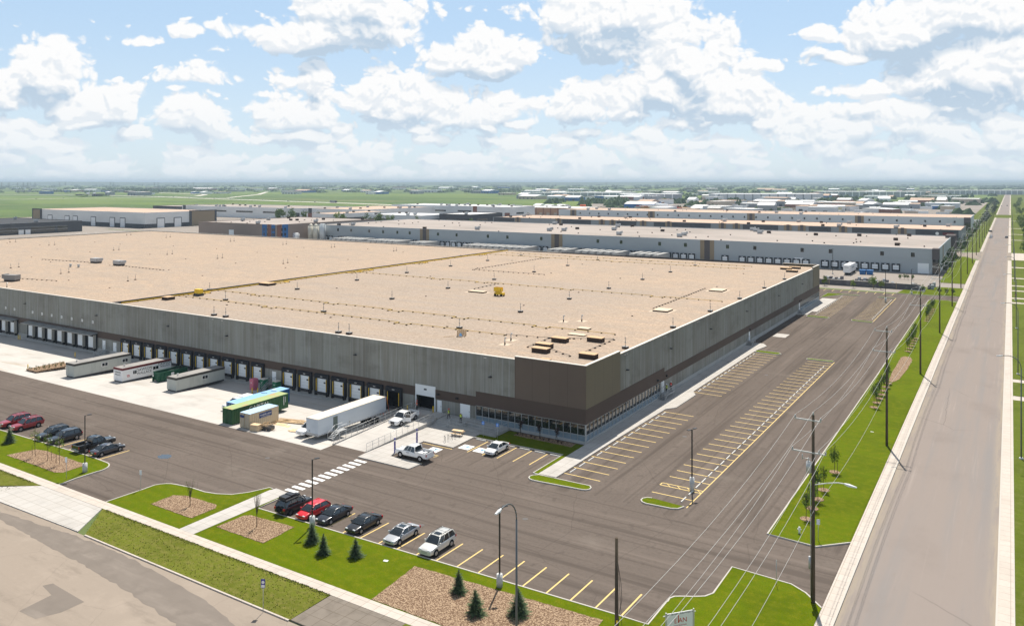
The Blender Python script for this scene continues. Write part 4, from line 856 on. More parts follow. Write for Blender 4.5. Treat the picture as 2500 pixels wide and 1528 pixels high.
# long white trailer beside the ramp
t = thing('semi_trailer', (-37.8,-12.4,0), 0, 'long white trailer with side door and steps, backed towards the docks beside the ramp', 'trailer')
mat('trailer_white', (.62,.67,.72), .45, [((.4,.12,.4),4,(.56,.61,.66),.45,.7)]); mat('trailer_roof', (.74,.66,.56), .6, [((.3,.6,.3),4,(.62,.55,.46),.45,.7)])
obj('box_body', MB().box(-1.3,1.3,-8.0,8.0,.62,3.18), M['trailer_white'], t); obj('roof', MB().box(-1.33,1.33,-8.03,8.03,3.18,3.25), M['trailer_roof'], t)
s_ = MB()
for k in range(26): s_.box(1.301,1.33,-7.9+k*.62,-7.6+k*.62,.60,.74)
s_.box(1.302,1.325,-8,8,.74,.78); s_.box(-1.31,1.31,-8.03,-8.001,.55,.95); obj('lower_rail', s_, M['grey_metal'], t)
mat('door_green', (.14,.17,.15), .6); mat('tank_dark', (.03,.03,.03), .7)
obj('side_door', MB().box(1.301,1.34,-4.7,-3.75,.8,2.85), M['door_green'], t); obj('chassis', MB().box(-.5,.5,-7.5,7.5,.35,.6), M['dark_metal'], t)
for y in (4.6,5.9):
    for x in (-.85,.85): obj('wheel', MB().tube((x-.28,y,-.3),(x+.28,y,-.3),.5,.5,14), M['tyre'], t)
for x in (-.9,.9): obj('landing_leg', MB().box(x-.08,x+.08,-5.6,-5.4,-.1,.6), M['dark_metal'], t)
obj('hazard_placard', MB().add([(-.6,-8.035,1.05),(-.4,-8.035,1.25),(-.6,-8.035,1.45),(-.8,-8.035,1.25)],[(0,1,2,3)]).add([(1.345,-1.0,1.0),(1.345,-.8,1.2),(1.345,-1.0,1.4),(1.345,-1.2,1.2)],[(0,1,2,3)]), M['grey_metal'], t)
t = thing('metal_steps', (-35.4,-16.8,0), 0, 'white metal steps with handrails leading up to the side door of the long trailer', 'steps')
s_ = MB()
for k in range(5): s_.box(-.5,.5,-2.1+k*.3,-1.8+k*.3,.1+k*.16,.14+k*.16)
s_.box(-.9,.5,-.6,1.1,.80,.86); obj('treads', s_, M['grey_metal'], t)
s_ = MB()
for x in (-.5,.5):
    s_.path([(x,-2.1,0),(x,-.6,.85)], .04); s_.path([(x,-2.1,.9),(x,-.6,1.75),(x,1.1,1.75)], .03)
    for y, z in ((-2.1,0),(-1.35,.4),(-.6,.8),(.3,.8),(1.1,.8)): s_.tube((x,y,z-.0),(x,y,z+.92),.025,.025,4)
for x, y in ((-.5,-.5),(.5,-.5),(.5,1.0)): s_.tube((x,y,-.4),(x,y,.8),.03,.03,4)
obj('handrail', s_, M['white_paint'], t)
# shipping containers and site offices
def corr(x0, x1, y0, y1, z0, z1, n, mi=0):
    b = MB(); b.box(x0+.04,x1-.04,y0+.04,y1-.04,z0+.04,z1-.05,mi); L = y1-y0
    for k in range(n):
        ya = y0+.12+(L-.24)*k/n; b.box(x0,x0+.05,ya,ya+(L-.24)/n*.5,z0+.12,z1-.12,mi); b.box(x1-.05,x1,ya,ya+(L-.24)/n*.5,z0+.12,z1-.12,mi)
    for (xa,xb) in ((x0,x0+.12),(x1-.12,x1)):
        b.box(xa,xb,y0,y1,z0,z0+.12,mi); b.box(xa,xb,y0,y1,z1-.12,z1,mi)
        for (ya,yb) in ((y0,y0+.12),(y1-.12,y1)): b.box(xa,xb,ya,yb,z0+.12,z1-.12,mi)
    for (ya,yb) in ((y0,y0+.12),(y1-.12,y1)): b.box(x0+.12,x1-.12,ya,yb,z1-.12,z1-.001,mi); b.box(x0+.12,x1-.12,ya,yb,z0+.001,z0+.12,mi)
    return b
def container(loc, L, H, cb, ct, label, name='shipping_container'):
    t = thing(name, loc, 0, label, 'shipping container')
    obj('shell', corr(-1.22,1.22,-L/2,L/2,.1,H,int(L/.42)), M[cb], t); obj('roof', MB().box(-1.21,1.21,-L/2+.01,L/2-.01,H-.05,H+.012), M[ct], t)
    for s_ in (-1,1):
        obj('door', MB().box(s_*.58-.52,s_*.58+.52,-L/2-.05,-L/2-.001,.24,H-.16), M[cb], t)
    b = MB()
    for x in (-.85,-.35,.35,.85): b.tube((x,-L/2-.08,.15),(x,-L/2-.08,H-.1),.025,.025,5)
    obj('lock_bars', b, M['galvanised'] if cb != 'cont_green' else M['cont_green'], t); return t
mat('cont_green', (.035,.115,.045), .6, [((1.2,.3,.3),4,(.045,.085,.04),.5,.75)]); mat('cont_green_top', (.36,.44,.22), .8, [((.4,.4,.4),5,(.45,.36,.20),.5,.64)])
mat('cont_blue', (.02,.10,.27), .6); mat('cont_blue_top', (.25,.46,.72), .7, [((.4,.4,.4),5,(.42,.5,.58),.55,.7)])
mat('cont_cream', (.60,.50,.35), .6, [((.5,.3,2),4,(.48,.38,.25),.55,.8)]); mat('cont_pale_blue', (.42,.60,.80), .6)
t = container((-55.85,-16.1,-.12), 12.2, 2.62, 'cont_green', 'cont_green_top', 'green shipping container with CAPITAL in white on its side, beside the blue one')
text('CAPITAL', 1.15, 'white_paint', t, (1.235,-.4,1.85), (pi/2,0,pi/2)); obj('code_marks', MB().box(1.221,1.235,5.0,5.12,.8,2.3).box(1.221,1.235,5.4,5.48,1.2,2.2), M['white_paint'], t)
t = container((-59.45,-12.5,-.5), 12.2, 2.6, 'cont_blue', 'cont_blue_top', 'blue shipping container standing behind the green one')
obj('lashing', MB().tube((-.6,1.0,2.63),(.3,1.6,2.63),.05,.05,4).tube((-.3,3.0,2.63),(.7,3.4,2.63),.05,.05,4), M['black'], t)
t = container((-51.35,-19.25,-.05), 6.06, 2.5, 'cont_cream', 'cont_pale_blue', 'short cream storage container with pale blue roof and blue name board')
sg = obj('name_board', MB().box(1.221,1.26,-1.1,1.5,1.35,2.15), M['cont_navy'] if 'cont_navy' in M else mat('cont_navy',(.02,.05,.18),.5), t)
text('mobile mini', .50, 'white_paint', sg, (1.266,.2,1.82), (pi/2,0,pi/2), .003, sh=.2); text('STORAGE SOLUTIONS', .17, 'white_paint', sg, (1.266,.2,1.48), (pi/2,0,pi/2), .003)
obj('end_board', MB().box(-1.05,-.1,-3.14,-3.10,1.75,2.15), M['cont_navy'], t)
def office(cx, cy, z, L, Wd, H, wall, band, label, wins, dw=False):
    t = thing('site_office', (cx,cy,z), 0, label, 'site office')
    obj('wall', MB().box(-Wd/2,Wd/2,-L/2,L/2,.35,H-.42), M[wall], t); obj('roof_band', MB().box(-Wd/2-.03,Wd/2+.03,-L/2-.03,L/2+.03,H-.42,H), M[band], t)
    obj('roof', MB().box(-Wd/2+.12,Wd/2-.12,-L/2+.12,L/2-.12,H,H+.02), M['office_roof'], t); obj('skid', MB().box(-Wd/2+.1,Wd/2-.1,-L/2+.1,L/2-.1,.0,.35), M['dark_metal'], t)
    for (y0, y1) in wins:
        f = obj('window', MB().box(Wd/2,Wd/2+.05,y0,y1,1.35,2.15), M['white_paint'], t); ym_ = (y0+y1)/2
        obj('pane', MB().box(Wd/2+.05,Wd/2+.06,y0+.08,ym_-.04,1.43,2.07).box(Wd/2+.05,Wd/2+.06,ym_+.04,y1-.08,1.43,2.07), M['window_glass'], f)
    obj('roof_vent', MB().tube((-.3,-L/2+1.6,H),(-.3,-L/2+1.6,H+.35),.1,.1,6).tube((-.3,-L/2+1.6,H+.35),(-.3,-L/2+1.6,H+.42),.2,.16,8), M['galvanised'], t)
    obj('door', MB().box(-Wd/2+.15,-Wd/2+.95,-L/2-.04,-L/2,.5,2.4), M[wall], t); return t
mat('office_grey', (.44,.455,.42), .7, [((.3,1.5,.3),3,(.39,.405,.375),.5,.7)]); mat('office_white', (.82,.81,.80), .6); mat('office_roof', (.33,.315,.30), .8, [((.5,.5,.5),4,(.26,.25,.245),.45,.7)]); mat('band_dark', (.06,.055,.05), .7); mat('band_maroon', (.13,.02,.022), .6); mat('ink', (.03,.03,.03), .7)
office(-110.6,-12.0,-.30,12.6,3.1,3.0,'office_grey','band_dark','long grey-green site office with dark roof band, leftmost of the three in the yard', [(-.4,1.0),(4.2,5.6)])
t = office(-99.4,-9.1,-.50,11.2,3.0,2.95,'office_white','band_maroon','white site office with maroon roof band and DAWSON WALLACE lettering', [(-3.3,-2.4),(1.2,2.6)])
text('DAWSON', .80, 'ink', t, (1.515,-.70,1.98), (pi/2,0,pi/2)); text('WALLACE', .74, 'ink', t, (1.515,-.70,1.30), (pi/2,0,pi/2)); text('DAWSON', .72, 'ink', t, (1.515,4.1,2.25), (pi/2,0,pi/2)); text('WALLACE', .5, 'ink', t, (1.515,4.1,1.75), (pi/2,0,pi/2))
text('DAWSON', .45, 'ink', t, (0,-5.66,2.1), (pi/2,0,0)); text('WALLACE', .42, 'ink', t, (0,-5.66,1.6), (pi/2,0,0)); obj('red_note', MB().box(1.505,1.512,-4.6,-4.0,1.3,1.45).box(1.505,1.512,-4.5,-3.9,1.05,1.18), M['red'], t)
office(-83.65,-7.7,-.55,11.3,2.9,2.85,'office_grey','band_dark','pale grey site office with dark roof trim, rightmost of the three in the yard', [(.2,1.6)])
t = thing('waste_bin', (-93.6,-6.6,-.75), 0, 'dark green open-topped waste bin between two site offices', 'waste bin')
mat('bin_green', (.012,.085,.045), .5); b = MB(); b.box(-1.15,-1.05,-3.2,3.2,.3,2.0); b.box(1.05,1.15,-3.2,3.2,.3,2.0); b.box(-1.05,1.05,-3.2,-3.1,.3,2.0); b.box(-1.05,1.05,3.1,3.2,.3,2.0); b.box(-1.05,1.05,-3.1,3.1,.3,.4)
for k in range(8): b.box(1.15,1.25,-3.1+k*.85,-3.0+k*.85,.3,1.95)
b.box(1.05,1.28,-3.25,3.25,1.95,2.08); b.box(-1.28,-1.05,-3.25,3.25,1.95,2.08); b.box(-1.0,-.8,-3.6,-3.2,.1,1.5); b.box(.8,1.0,-3.6,-3.2,.1,1.5); obj('hull', b, M['bin_green'], t)
obj('sticker', MB().box(1.285,1.29,-.8,-.1,1.1,1.7).box(-.9,-.5,-3.62,-3.605,1.2,1.5), M['white_paint'], t); obj('rubbish', MB().obox((0,1.2),.8,1.2,1.2,1.8,.2).tube((-.4,1,1.8),(.5,2.6,2.3),.12,.1,6), M['hub_dark'], t)
def toilet(x, y, z, m, label):
    t = thing('portable_toilet', (x,y,z), 0, label, 'portable toilet')
    obj('cabin', MB().box(-.55,.55,-.6,.6,0,2.1), M[m], t); obj('roof', MB().loft([[(-.6,-.65,2.1),(.6,-.65,2.1),(.6,.65,2.1),(-.6,.65,2.1)],[(-.4,-.45,2.28),(.4,-.45,2.28),(.4,.45,2.28),(-.4,.45,2.28)]]), M['cap_metal'] if m != 'pink' else M['pink'], t)
    d_ = obj('door', MB().box(-.4,.4,-.63,-.6,.1,1.95), M[m], t); obj('door_sign', MB().box(-.15,.05,-.645,-.63,1.4,1.6), M['white_paint'], d_)
mat('toilet_green', (.02,.17,.09), .5); mat('pink', (.62,.17,.24), .5)
toilet(-72.6,-2.6,-.95,'pink','pink portable toilet, leftmost of the three by the dock wall'); toilet(-71.1,-1.3,-1.0,'toilet_green','green portable toilet next to the pink one'); toilet(-67.6,-1.2,-1.0,'toilet_green','green portable toilet behind the steel stair, rightmost of the three')
def stair(name, loc, rz, n, run_, rise, wd, label, land=1.2):
    t = thing(name, loc, rz, label, 'stair'); s_ = MB(); zt = n*rise
    for k in range(n): s_.box(-wd/2,wd/2,-(n-k)*run_,-(n-k)*run_+run_,(k+1)*rise-.05,(k+1)*rise)
    s_.box(-wd/2,wd/2,0,land,zt-.05,zt); obj('treads', s_, M['grey_metal'], t); r_ = MB()
    for x in (-wd/2,wd/2):
        r_.path([(x,-n*run_,.0),(x,0,zt-.1),(x,land,zt-.1)], .05); r_.path([(x,-n*run_,.95),(x,0,zt+1),(x,land,zt+1)], .03); r_.path([(x,-n*run_,.5),(x,0,zt+.5),(x,land,zt+.5)], .02)
        for k in range(0,n+1,2): r_.tube((x,-k*run_,zt-k*rise),(x,-k*run_,zt-k*rise+1),.025,.025,4)
        r_.tube((x,land,0),(x,land,zt+1),.03,.03,4)
    obj('handrail', r_, M['galvanised'], t)
stair('steel_stair', (-70.1,-1.3,-1.0), 0, 7, .28, .19, 1.1, 'steel stair with handrails between the portable toilets')
stair('steel_stair', (-127.5,-1.4,-1.05), 0, 7, .28, .19, 1.4, 'steel stair with handrails below the white door at the end of the canopied docks')
stair('steel_stair', (.75,31.0,.13), 0, 5, .28, .155, 1.2, 'steel stair with handrails at the side doors, two workers on it', 3.6)
stair('steel_stair', (.75,89.2,.13), 0, 5, .28, .155, 1.2, 'steel stair with handrails at the lone white side door', 2.0)
stair('steel_stair', (.75,145.2,.13), 0, 5, .28, .155, 1.2, 'distant steel stair with handrails at the far side doors', 2.0)
for k in range(10): pass
def railing(name, pts, label, h=1.05, step=1.3, inf=True, m='galvanised', r=.028, cat='railing'):
    t = MB()
    for a, b_ in zip(pts, pts[1:]):
        A, B_ = Vector(a), Vector(b_); n = max(1, int((B_-A).length/step))
        for k in range(n+1): p = A+(B_-A)*k/n; t.tube(p, p+Vector((0,0,h)), r, r, 5)
        up = Vector((0,0,h)); t.tube(A+up, B_+up, r, r, 5); t.tube(A+up*.12, B_+up*.12, r*.7, r*.7, 4); t.tube(A+up*.55, B_+up*.55, r*.6, r*.6, 4)
        if inf:
            n2 = int((B_-A).length/.3)
            for k in range(n2): p = A+(B_-A)*k/n2; t.tube(p+up*.12, p+up, .008, .008, 3, caps=False)
    obj(name, t, M[m], label=label, cat=cat)
zr = lambda y: .17+.7*(y+20.4)/17.4
railing('railing', [(-33.12,-20.5,.17),(-33.12,-3,zr(-3)),(-33.12,-.2,.87)], 'mesh railing along the trailer side of the truck ramp', 1.15)
railing('railing', [(-26.32,-20.5,.17),(-26.32,-3.9,zr(-3.9))], 'mesh railing along the plaza side of the truck ramp', 1.15)
# office entrance: landing, steps and wheelchair ramp in concrete
t = thing('entrance_steps', (0,0,0), 0, 'concrete landing with wide steps and wheelchair ramp by the office doors', 'steps')
b = MB(); b.box(-26.1,-20.9,-3.6,-.05,.0,.70)
for k in range(4): b.box(-26.1,-22.9,-3.6-.32*(k+1),-3.6-.32*k,.0,.70-.14*(k+1))
b.prism([(-20.9,-2.2),(-20.9,-.05),(-14.0,-.05),(-14.0,-2.2)], 0, lambda x, y: .70-(x+20.9)*.05); b.prism([(-22.8,-4.5),(-22.8,-3.65),(-13.7,-3.65),(-13.7,-4.5)], 0, lambda x, y: .62-(x+22.8)*.03)
b.box(-13.98,-13.7,-3.64,-.3,0,.5); b.box(-13.95,-20.8,-3.5,-2.25,0.14,.15); obj('slab', b, M['foundation'], t)
r_ = MB()
for (xa,ya,za,xb,yb,zb_) in ((-22.8,-4.4,.6,-13.8,-4.4,.35),(-13.8,-4.4,.35,-13.8,-.4,.5),(-20.9,-2.25,.7,-14.2,-2.25,.35),(-26.0,-3.7,.7,-26.0,-.3,.7),(-22.9,-4.8,.1,-22.9,-3.6,.7),(-26.0,-4.8,.1,-26.0,-3.6,.7)):
    n = max(1,int(sqrt((xb-xa)**2+(yb-ya)**2)/1.4))
    for k in range(n+1): x, y, z = xa+(xb-xa)*k/n, ya+(yb-ya)*k/n, za+(zb_-za)*k/n; r_.tube((x,y,z),(x,y,z+1),.025,.025,4)
    for h_ in (.5,1.0): r_.tube((xa,ya,za+h_),(xb,yb,zb_+h_),.025,.025,5)
obj('handrail', r_, M['galvanised'], t)
def simple(name, mb, m, loc, label, cat, rz=0, group=None): return obj(name, mb, M[m] if isinstance(m, str) else m, loc=loc, rz=rz, label=label, cat=cat, group=group)
bol = MB(); bol.tube((0,0,0),(0,0,1.15),.10,.10,10).tube((0,0,1.15),(0,0,1.2),.10,.05,10); bolm = bol.mesh('bollard', M['yellow'])
for x, y, z, lb in ((-34.6,-.9,.0,'yellow bollard left of the drive-in door'),(-28.9,-.9,.68,'yellow bollard right of the drive-in door'),(-70.0,-5.2,-.85,'yellow bollard left of the pair below the steel stair in the yard'),(-69.1,-4.6,-.85,'yellow bollard right of the pair below the steel stair in the yard'),
                    (-131.4,-5.6,-.8,'yellow bollard near the shaded steel stair behind the grey site office'),(-124.3,-19.8,0,'yellow bollard at the corner of the raised gravel bed'),(-166.2,-1.2,-1,'yellow bollard below the canopied docks at left, first of its pair'),(-165.3,-1.2,-1,'yellow bollard below the canopied docks at left, second of its pair')):
    obj('bollard', bolm, None, loc=(x,y,z), label=lb, cat='bollard')
mat('post_blue', (.07,.06,.30), .5)
for x, y, lb in ((-22.4,-18.6,'tall dark blue post by the front wheel of the white crew-cab pickup'),(-22.3,-13.5,'tall dark blue post on the plaza edge behind the white crew-cab pickup')):
    t = thing('marker_post', (x,y,.13), 0, lb, 'post'); obj('post', MB().box(-.09,.09,-.09,.09,0,2.2), M['post_blue'], t); obj('white_band', MB().box(-.092,.092,-.092,.092,1.72,1.95), M['white_paint'], t)
# picnic table, bike racks
t = thing('picnic_table', (-19.3,-6.9,.13), .15, 'pale wooden picnic table on the plaza', 'picnic table')
obj('table_top', MB().box(-.95,.95,-.4,.4,.72,.77), M['fresh_wood'], t)
for s_ in (-1,1): obj('bench', MB().box(-.95,.95,s_*.78-.14,s_*.78+.14,.42,.47), M['fresh_wood'], t)
for s_ in (-1,1): obj('leg_frame', MB().box(s_*.65-.04,s_*.65+.04,-.8,.8,.36,.42).tube((s_*.65,-.62,0),(s_*.65,-.2,.72),.05,.05,5).tube((s_*.65,.62,0),(s_*.65,.2,.72),.05,.05,5), M['fresh_wood'], t)
rk = MB().path([(0,-.35,0),(0,-.35,.85),(0,.35,.85),(0,.35,0)], .03); rkm = rk.mesh('bike_rack', M['dark_metal'])
for k, lb in enumerate(('nearest the pickup','second from the pickup','third from the pickup','nearest the picnic table')): obj('bike_rack', rkm, None, loc=(-19.1+.12*k,-10.6+.75*k,.13), rz=.9, label='thin grey hoop bike rack on the plaza, '+lb, cat='bike rack')
# yard timber, crates
def boards(name, loc, n, L, w_, label, seed, cat='timber'):
    rnd = random.Random(seed); b = MB()
    for k in range(n): b.obox((rnd.uniform(-w_,w_),rnd.uniform(-.5,.5)), .09, L/2*rnd.uniform(.6,1), .03+.07*(k%3), .09+.07*(k%3), rnd.uniform(-.15,.15), k%2)
    obj(name, b, [M['wood'],M['fresh_wood']], loc=loc, rz=1.9, label=label, cat=cat)
boards('timber_pile', (-48.6,-14.9,-.4), 12, 7.5, 1.0, 'long loose timbers lying on the concrete behind the cream container', 1)
obj('plywood_sheets', MB().obox((0,0),1.3,.7,0,.06,.2).obox((1.6,-.6),1.2,.7,0,.05,.5), M['fresh_wood'], loc=(-49.0,-17.2,-.3), label='pale plywood sheets flat on the concrete beside the cream container', cat='plywood')
obj('plywood_sheets', MB().obox((0,0),1.3,.6,0,.14,.3).obox((-1.2,-.2),.6,.2,0,.06,.6), M['fresh_wood'], loc=(-43.2,-18.4,-.2), label='small stack of plywood lying alone left of the white van', cat='plywood')
t = thing('pallet_crate', (-42.3,-15.6,-.35), .4, 'open wooden crate holding rolls, beside the van and plywood', 'crate'); b = MB()
for k in range(3): b.box(-.8,.8,-.6,-.56,.1+k*.25,.28+k*.25); b.box(-.8,.8,.56,.6,.1+k*.25,.28+k*.25); b.box(-.8,-.76,-.6,.6,.1+k*.25,.28+k*.25); b.box(.76,.8,-.6,.6,.1+k*.25,.28+k*.25)
obj('crate_side', b, M['wood'], t); obj('rolls', MB().tube((-.5,-.3,.5),(.5,-.3,.5),.25,.25,10).tube((-.5,.25,.5),(.5,.25,.5),.22,.22,10), M['white_paint'], t)
simple('wooden_box', MB().box(-.75,.75,-.5,.5,0,.95).box(-.78,.78,-.53,.53,.95,1.0), 'fresh_wood', (-48.9,-22.1,.0), 'square pale wooden box standing at the corner of the cream container', 'box', .2)
t = thing('scrap_heap', (-47.7,-20.6,-.05), .3, 'heap of broken pallets and timber offcuts beside the wooden box', 'scrap heap'); rnd = random.Random(4); b = MB()
for k in range(26): a = rnd.uniform(0,pi); x, y = rnd.uniform(-.8,.8), rnd.uniform(-.8,.8); z = rnd.uniform(.1,1.0); b.tube((x-cos(a)*.7,y-sin(a)*.7,z),(x+cos(a)*.7,y+sin(a)*.7,z+rnd.uniform(-.2,.3)),.05,.05,4,rnd.randint(0,1))
obj('offcuts', b, [M['wood'],M['fresh_wood']], t); obj('dark_bin', MB().box(-.8,.8,-.7,.7,.0,.55), M['hub_dark'], t)
# red ladder frame at the open dock
t = thing('red_ladder', (-39.3,-1.3,-1.0), 0, 'red and orange platform ladder standing at the open dock', 'ladder'); b = MB()
for x in (-.35,.35): b.path([(x,-1.0,0),(x,-.1,3.2)], .05); b.path([(x,.6,0),(x,-.1,3.2)], .04)
for k in range(10): b.tube((-.35,-1+.09*k,.32*k),(.35,-1+.09*k,.32*k),.03,.03,4)
mat('safety_orange', (.75,.12,.03), .5); obj('side_rails', b, M['safety_orange'], t)
# ------------------------------------------------------------------ people
mat('hi_yellow', (.52,.68,.03), .6); mat('hi_orange', (.85,.16,.03), .6); mat('hi_red', (.70,.04,.03), .6); mat('trousers', (.025,.028,.035), .85); mat('jacket', (.03,.035,.045), .85); mat('boots', (.03,.022,.016), .8); mat('helmet_white', (.8,.8,.8), .3); mat('hair_dark', (.02,.015,.01), .8)
def person(loc, rz, vest, label, pose=0, hat='helmet_white', jacket='jacket'):
    V = []; E_ = []; Rr = []
    def v(p, r, par=None):
        V.append(p); Rr.append(r)
        if par is not None: E_.append((par, len(V)-1))
        return len(V)-1
    pel = v((0,0,.98),.135); w_ = v((0,0,1.12),.125,pel); ch = v((0,-.01,1.34),.15,w_); nk = v((0,0,1.49),.06,ch); hd = v((0,.01,1.60),.085,nk); tp = v((0,.012,1.70),.088,hd)
    for s_ in (-1,1):
        st = .06*pose*s_
        hp = v((s_*.10,0,.93),.095,pel); kn = v((s_*.115,.02+st*2,.52),.062,hp); an = v((s_*.12,-.0+st*3.2,.10),.043,kn); v((s_*.13,.14+st*3.2,.05),.040,an)
        sh = v((s_*.19,0,1.41),.062,ch); el = v((s_*.25,-.03+.05*pose,1.14),.044,sh); wr = v((s_*.25,.10+.10*pose*(s_>0),.93+.12*pose*(s_>0)),.030,el); pm_ = v((s_*.25,.15+.10*pose*(s_>0),.86+.12*pose*(s_>0)),.030,wr)
        px_, py_, pz_ = V[pm_]
        for k in range(4): f1 = v((px_-.02+.016*k,py_+.03,pz_-.045),.0095,pm_); v((px_-.02+.016*k,py_+.035,pz_-.075-.006*(k in (1,2))),.008,f1)
        th = v((px_-s_*.03,py_+.035,pz_-.0),.010,pm_); v((px_-s_*.035,py_+.055,pz_-.02),.009,th)
    me = bpy.data.meshes.new('body'); me.from_pydata(V, E_, []); o = bpy.data.objects.new('body', me); COL.objects.link(o)
    sk = o.modifiers.new('s','SKIN'); sk.use_smooth_shade = True
    for i, sv in enumerate(me.skin_vertices[0].data): sv.radius = (Rr[i],Rr[i]); sv.use_root = (i == 0)
    o.modifiers.new('u','SUBSURF').levels = 1
    bpy.context.view_layer.update(); m2 = bpy.data.meshes.new_from_object(o.evaluated_get(bpy.context.evaluated_depsgraph_get())); bpy.data.objects.remove(o)
    m2.materials.clear()
    for q in ('skin','trousers',jacket,'boots'): m2.materials.append(M[q])
    for p in m2.polygons:
        c = p.center; p.material_index = 3 if c.z < .13 else (1 if c.z < 1.0 and abs(c.x) < .215 else (2 if (c.z < 1.47 and not (abs(c.x) > .2 and c.z < .93+.12*pose)) else 0)); p.use_smooth = True
    t = thing('person', loc, rz, label, 'person'); obj('body', m2, None, t)
    b = MB(); sec = lambda z, a, d_: [(a*cos(k*pi/5), d_*sin(k*pi/5)-.005, z) for k in range(10)]
    b.loft([sec(.98,.17,.155),sec(1.12,.165,.15),sec(1.32,.20,.175),sec(1.44,.17,.13)], 0, False, True)
    vs = obj('safety_vest', b, M[vest], t); b = MB()
    b.loft([sec(1.10,.170,.157),sec(1.15,.173,.160)], 0, False, True); obj('reflective_band', b, M['white_paint'], vs)
    b = MB(); b.ball((0,.0,1.72), .115, 10, 6, 0, (1,1.15,.72)); b.loft([[(.14*cos(k*pi/6),.15*sin(k*pi/6)+.02,1.69) for k in range(12)],[(.12*cos(k*pi/6),.13*sin(k*pi/6)+.02,1.71) for k in range(12)]]); obj('hard_hat', b, M[hat], t)
    obj('hair', MB().ball((0,-.03,1.64), .085, 8, 5, 0, (1,.8,.8)), M['hair_dark'], t)
    f = MB(); f.box(-.045,-.02,.088,.098,1.63,1.645,0); f.box(.02,.045,.088,.098,1.63,1.645,0); f.box(-.03,.03,.084,.092,1.555,1.565,0); obj('eyes_and_mouth', f, M['hair_dark'], t)
    obj('nose', MB().add([(-.012,.09,1.585),(.012,.09,1.585),(0,.112,1.59),(0,.088,1.63)],[(0,1,2),(0,2,3),(1,3,2)]), M['skin'], t)
    for s_ in (-1,1): obj('ear', MB().ball((s_*.088,0,1.615), .025, 6, 4, 0, (.5,.8,1.2)), M['skin'], t)
    return t
person((-24.5,-2.3,.70), 2.6, 'hi_yellow', 'worker in yellow vest and red hard hat walking on the office landing', 1, 'hi_red')
person((-21.6,-2.9,.64), 3.4, 'hi_yellow', 'worker in yellow vest over dark clothes at the top of the wheelchair ramp', 0)
person((-32.2,-1.2,.70), 2.9, 'hi_orange', 'worker in orange vest standing in the drive-in doorway behind the pickup', 0, 'hi_red')
person((-39.4,-2.4,-.92), 0.2, 'hi_red', 'worker in red vest beside the ladder at the open dock', 1, 'helmet_white', 'hi_orange')
person((.8,31.9,.90), 1.7, 'hi_yellow', 'worker in yellow vest at the top of the side stair', 0)
person((.8,34.2,.90), 3.6, 'hi_red', 'worker in red vest and white hard hat on the side stair landing', 0)
person((57.0,216.8,.1), 2.0, 'hi_orange', 'distant pedestrian on the grass beside the street pavement', 1, 'hair_dark')
# ------------------------------------------------------------------ lamp posts of the lot
mat('lamp_black', (.015,.014,.016), .4, spec=.5); mat('base_concrete', (.55,.55,.54), .8, [((2,2,2),4,(.42,.42,.41),.45,.7)])
def lot_lamp(loc, rz, label, h=7.9, base=1.25, two=False):
    t = thing('lamp_post', loc, rz, label, 'lamp post', None)
    obj('base', MB().tube((0,0,0),(0,0,base),.32,.32,18).tube((0,0,base),(0,0,base+.03),.32,.28,18), M['base_concrete'], t)
    obj('pole', MB().box(-.065,.065,-.065,.065,base,h), M['lamp_black'], t)
    for s_ in ((1,-1) if two else (1,)):
        obj('lamp_head', MB().tube((0,0,h-.08),(s_*.35,0,h+.02),.035,.035,5).box(min(s_*.3,s_*.85),max(s_*.3,s_*.85),-.17,.17,h-.0,h+.07), M['lamp_black'], t)
lot_lamp((-53.8,-47.6,.1),1.1,'tall black lamp post on white concrete base by the western driveway')
lot_lamp((-13.9,-43.35,.1),1.1,'tall black lamp post on white concrete base between red hatchback and black sedan')
lot_lamp((12.2,-43.25,.1),1.0,'tall black lamp post on white concrete base at the edge of the big mulch bed')
lot_lamp((20.0,-8.8,0),1.2,'black double-headed lamp post in the hatched bay of the side lot',8.0,1.7,True)
lot_lamp((19.9,183.2,0),1.2,'distant black lamp post standing in the far parking bays',11.0,1.7,True)
lot_lamp((25.2,209.9,0),1.2,'distant grey lamp post at the grass corner beside the block wall',9.0,.9,False)
lot_lamp((-10.9,262,0),1.2,'thin distant lamp post in front of the pale warehouse docks',11,.5,True)
# street lamps along the east pavement
mat('lamp_grey', (.13,.14,.15), .45, metal=.4); mat('lamp_white', (.72,.73,.74), .35)
def street_lamp(loc, rz, label, group, first=None, h=14.4):
    if first: return copy_tree(first, loc, rz, label, 'street lamp', group)
    t = thing('street_lamp', loc, rz, label, 'street lamp', group)
    obj('foot', MB().tube((0,0,0),(0,0,.25),.32,.26,12), M['base_concrete'], t)
    obj('pole', MB().tube((0,0,.2),(0,0,h-1.2),.11,.075,10), M['lamp_grey'], t)
    pts = [(0,0,h-1.2)]+[(-1.6+1.6*cos(a),0,h-1.2+1.7*sin(a)) for a in [pi/2*k/7 for k in range(1,8)]]+[(-2.4,0,h+.42)]
    obj('arm', MB().path(pts, .055, 7), M['lamp_grey'], t)
    obj('lamp_head', MB().loft([[(-2.3,-.07,h+.38),(-2.3,.07,h+.38),(-2.3,.07,h+.5),(-2.3,-.07,h+.5)],[(-2.6,-.14,h+.30),(-2.6,.14,h+.30),(-2.6,.11,h+.44),(-2.6,-.11,h+.44)],[(-3.1,-.10,h+.27),(-3.1,.10,h+.27),(-3.1,.06,h+.36),(-3.1,-.06,h+.36)]]), M['lamp_white'], t)
    return t
S0 = street_lamp((21.7,-55.4,.1), pi/2, 'tall grey street lamp with curved arm in the foreground, standing by the big mulch bed', None)
EL = [27.8,88,150,211,272,333,420,520,640,760]
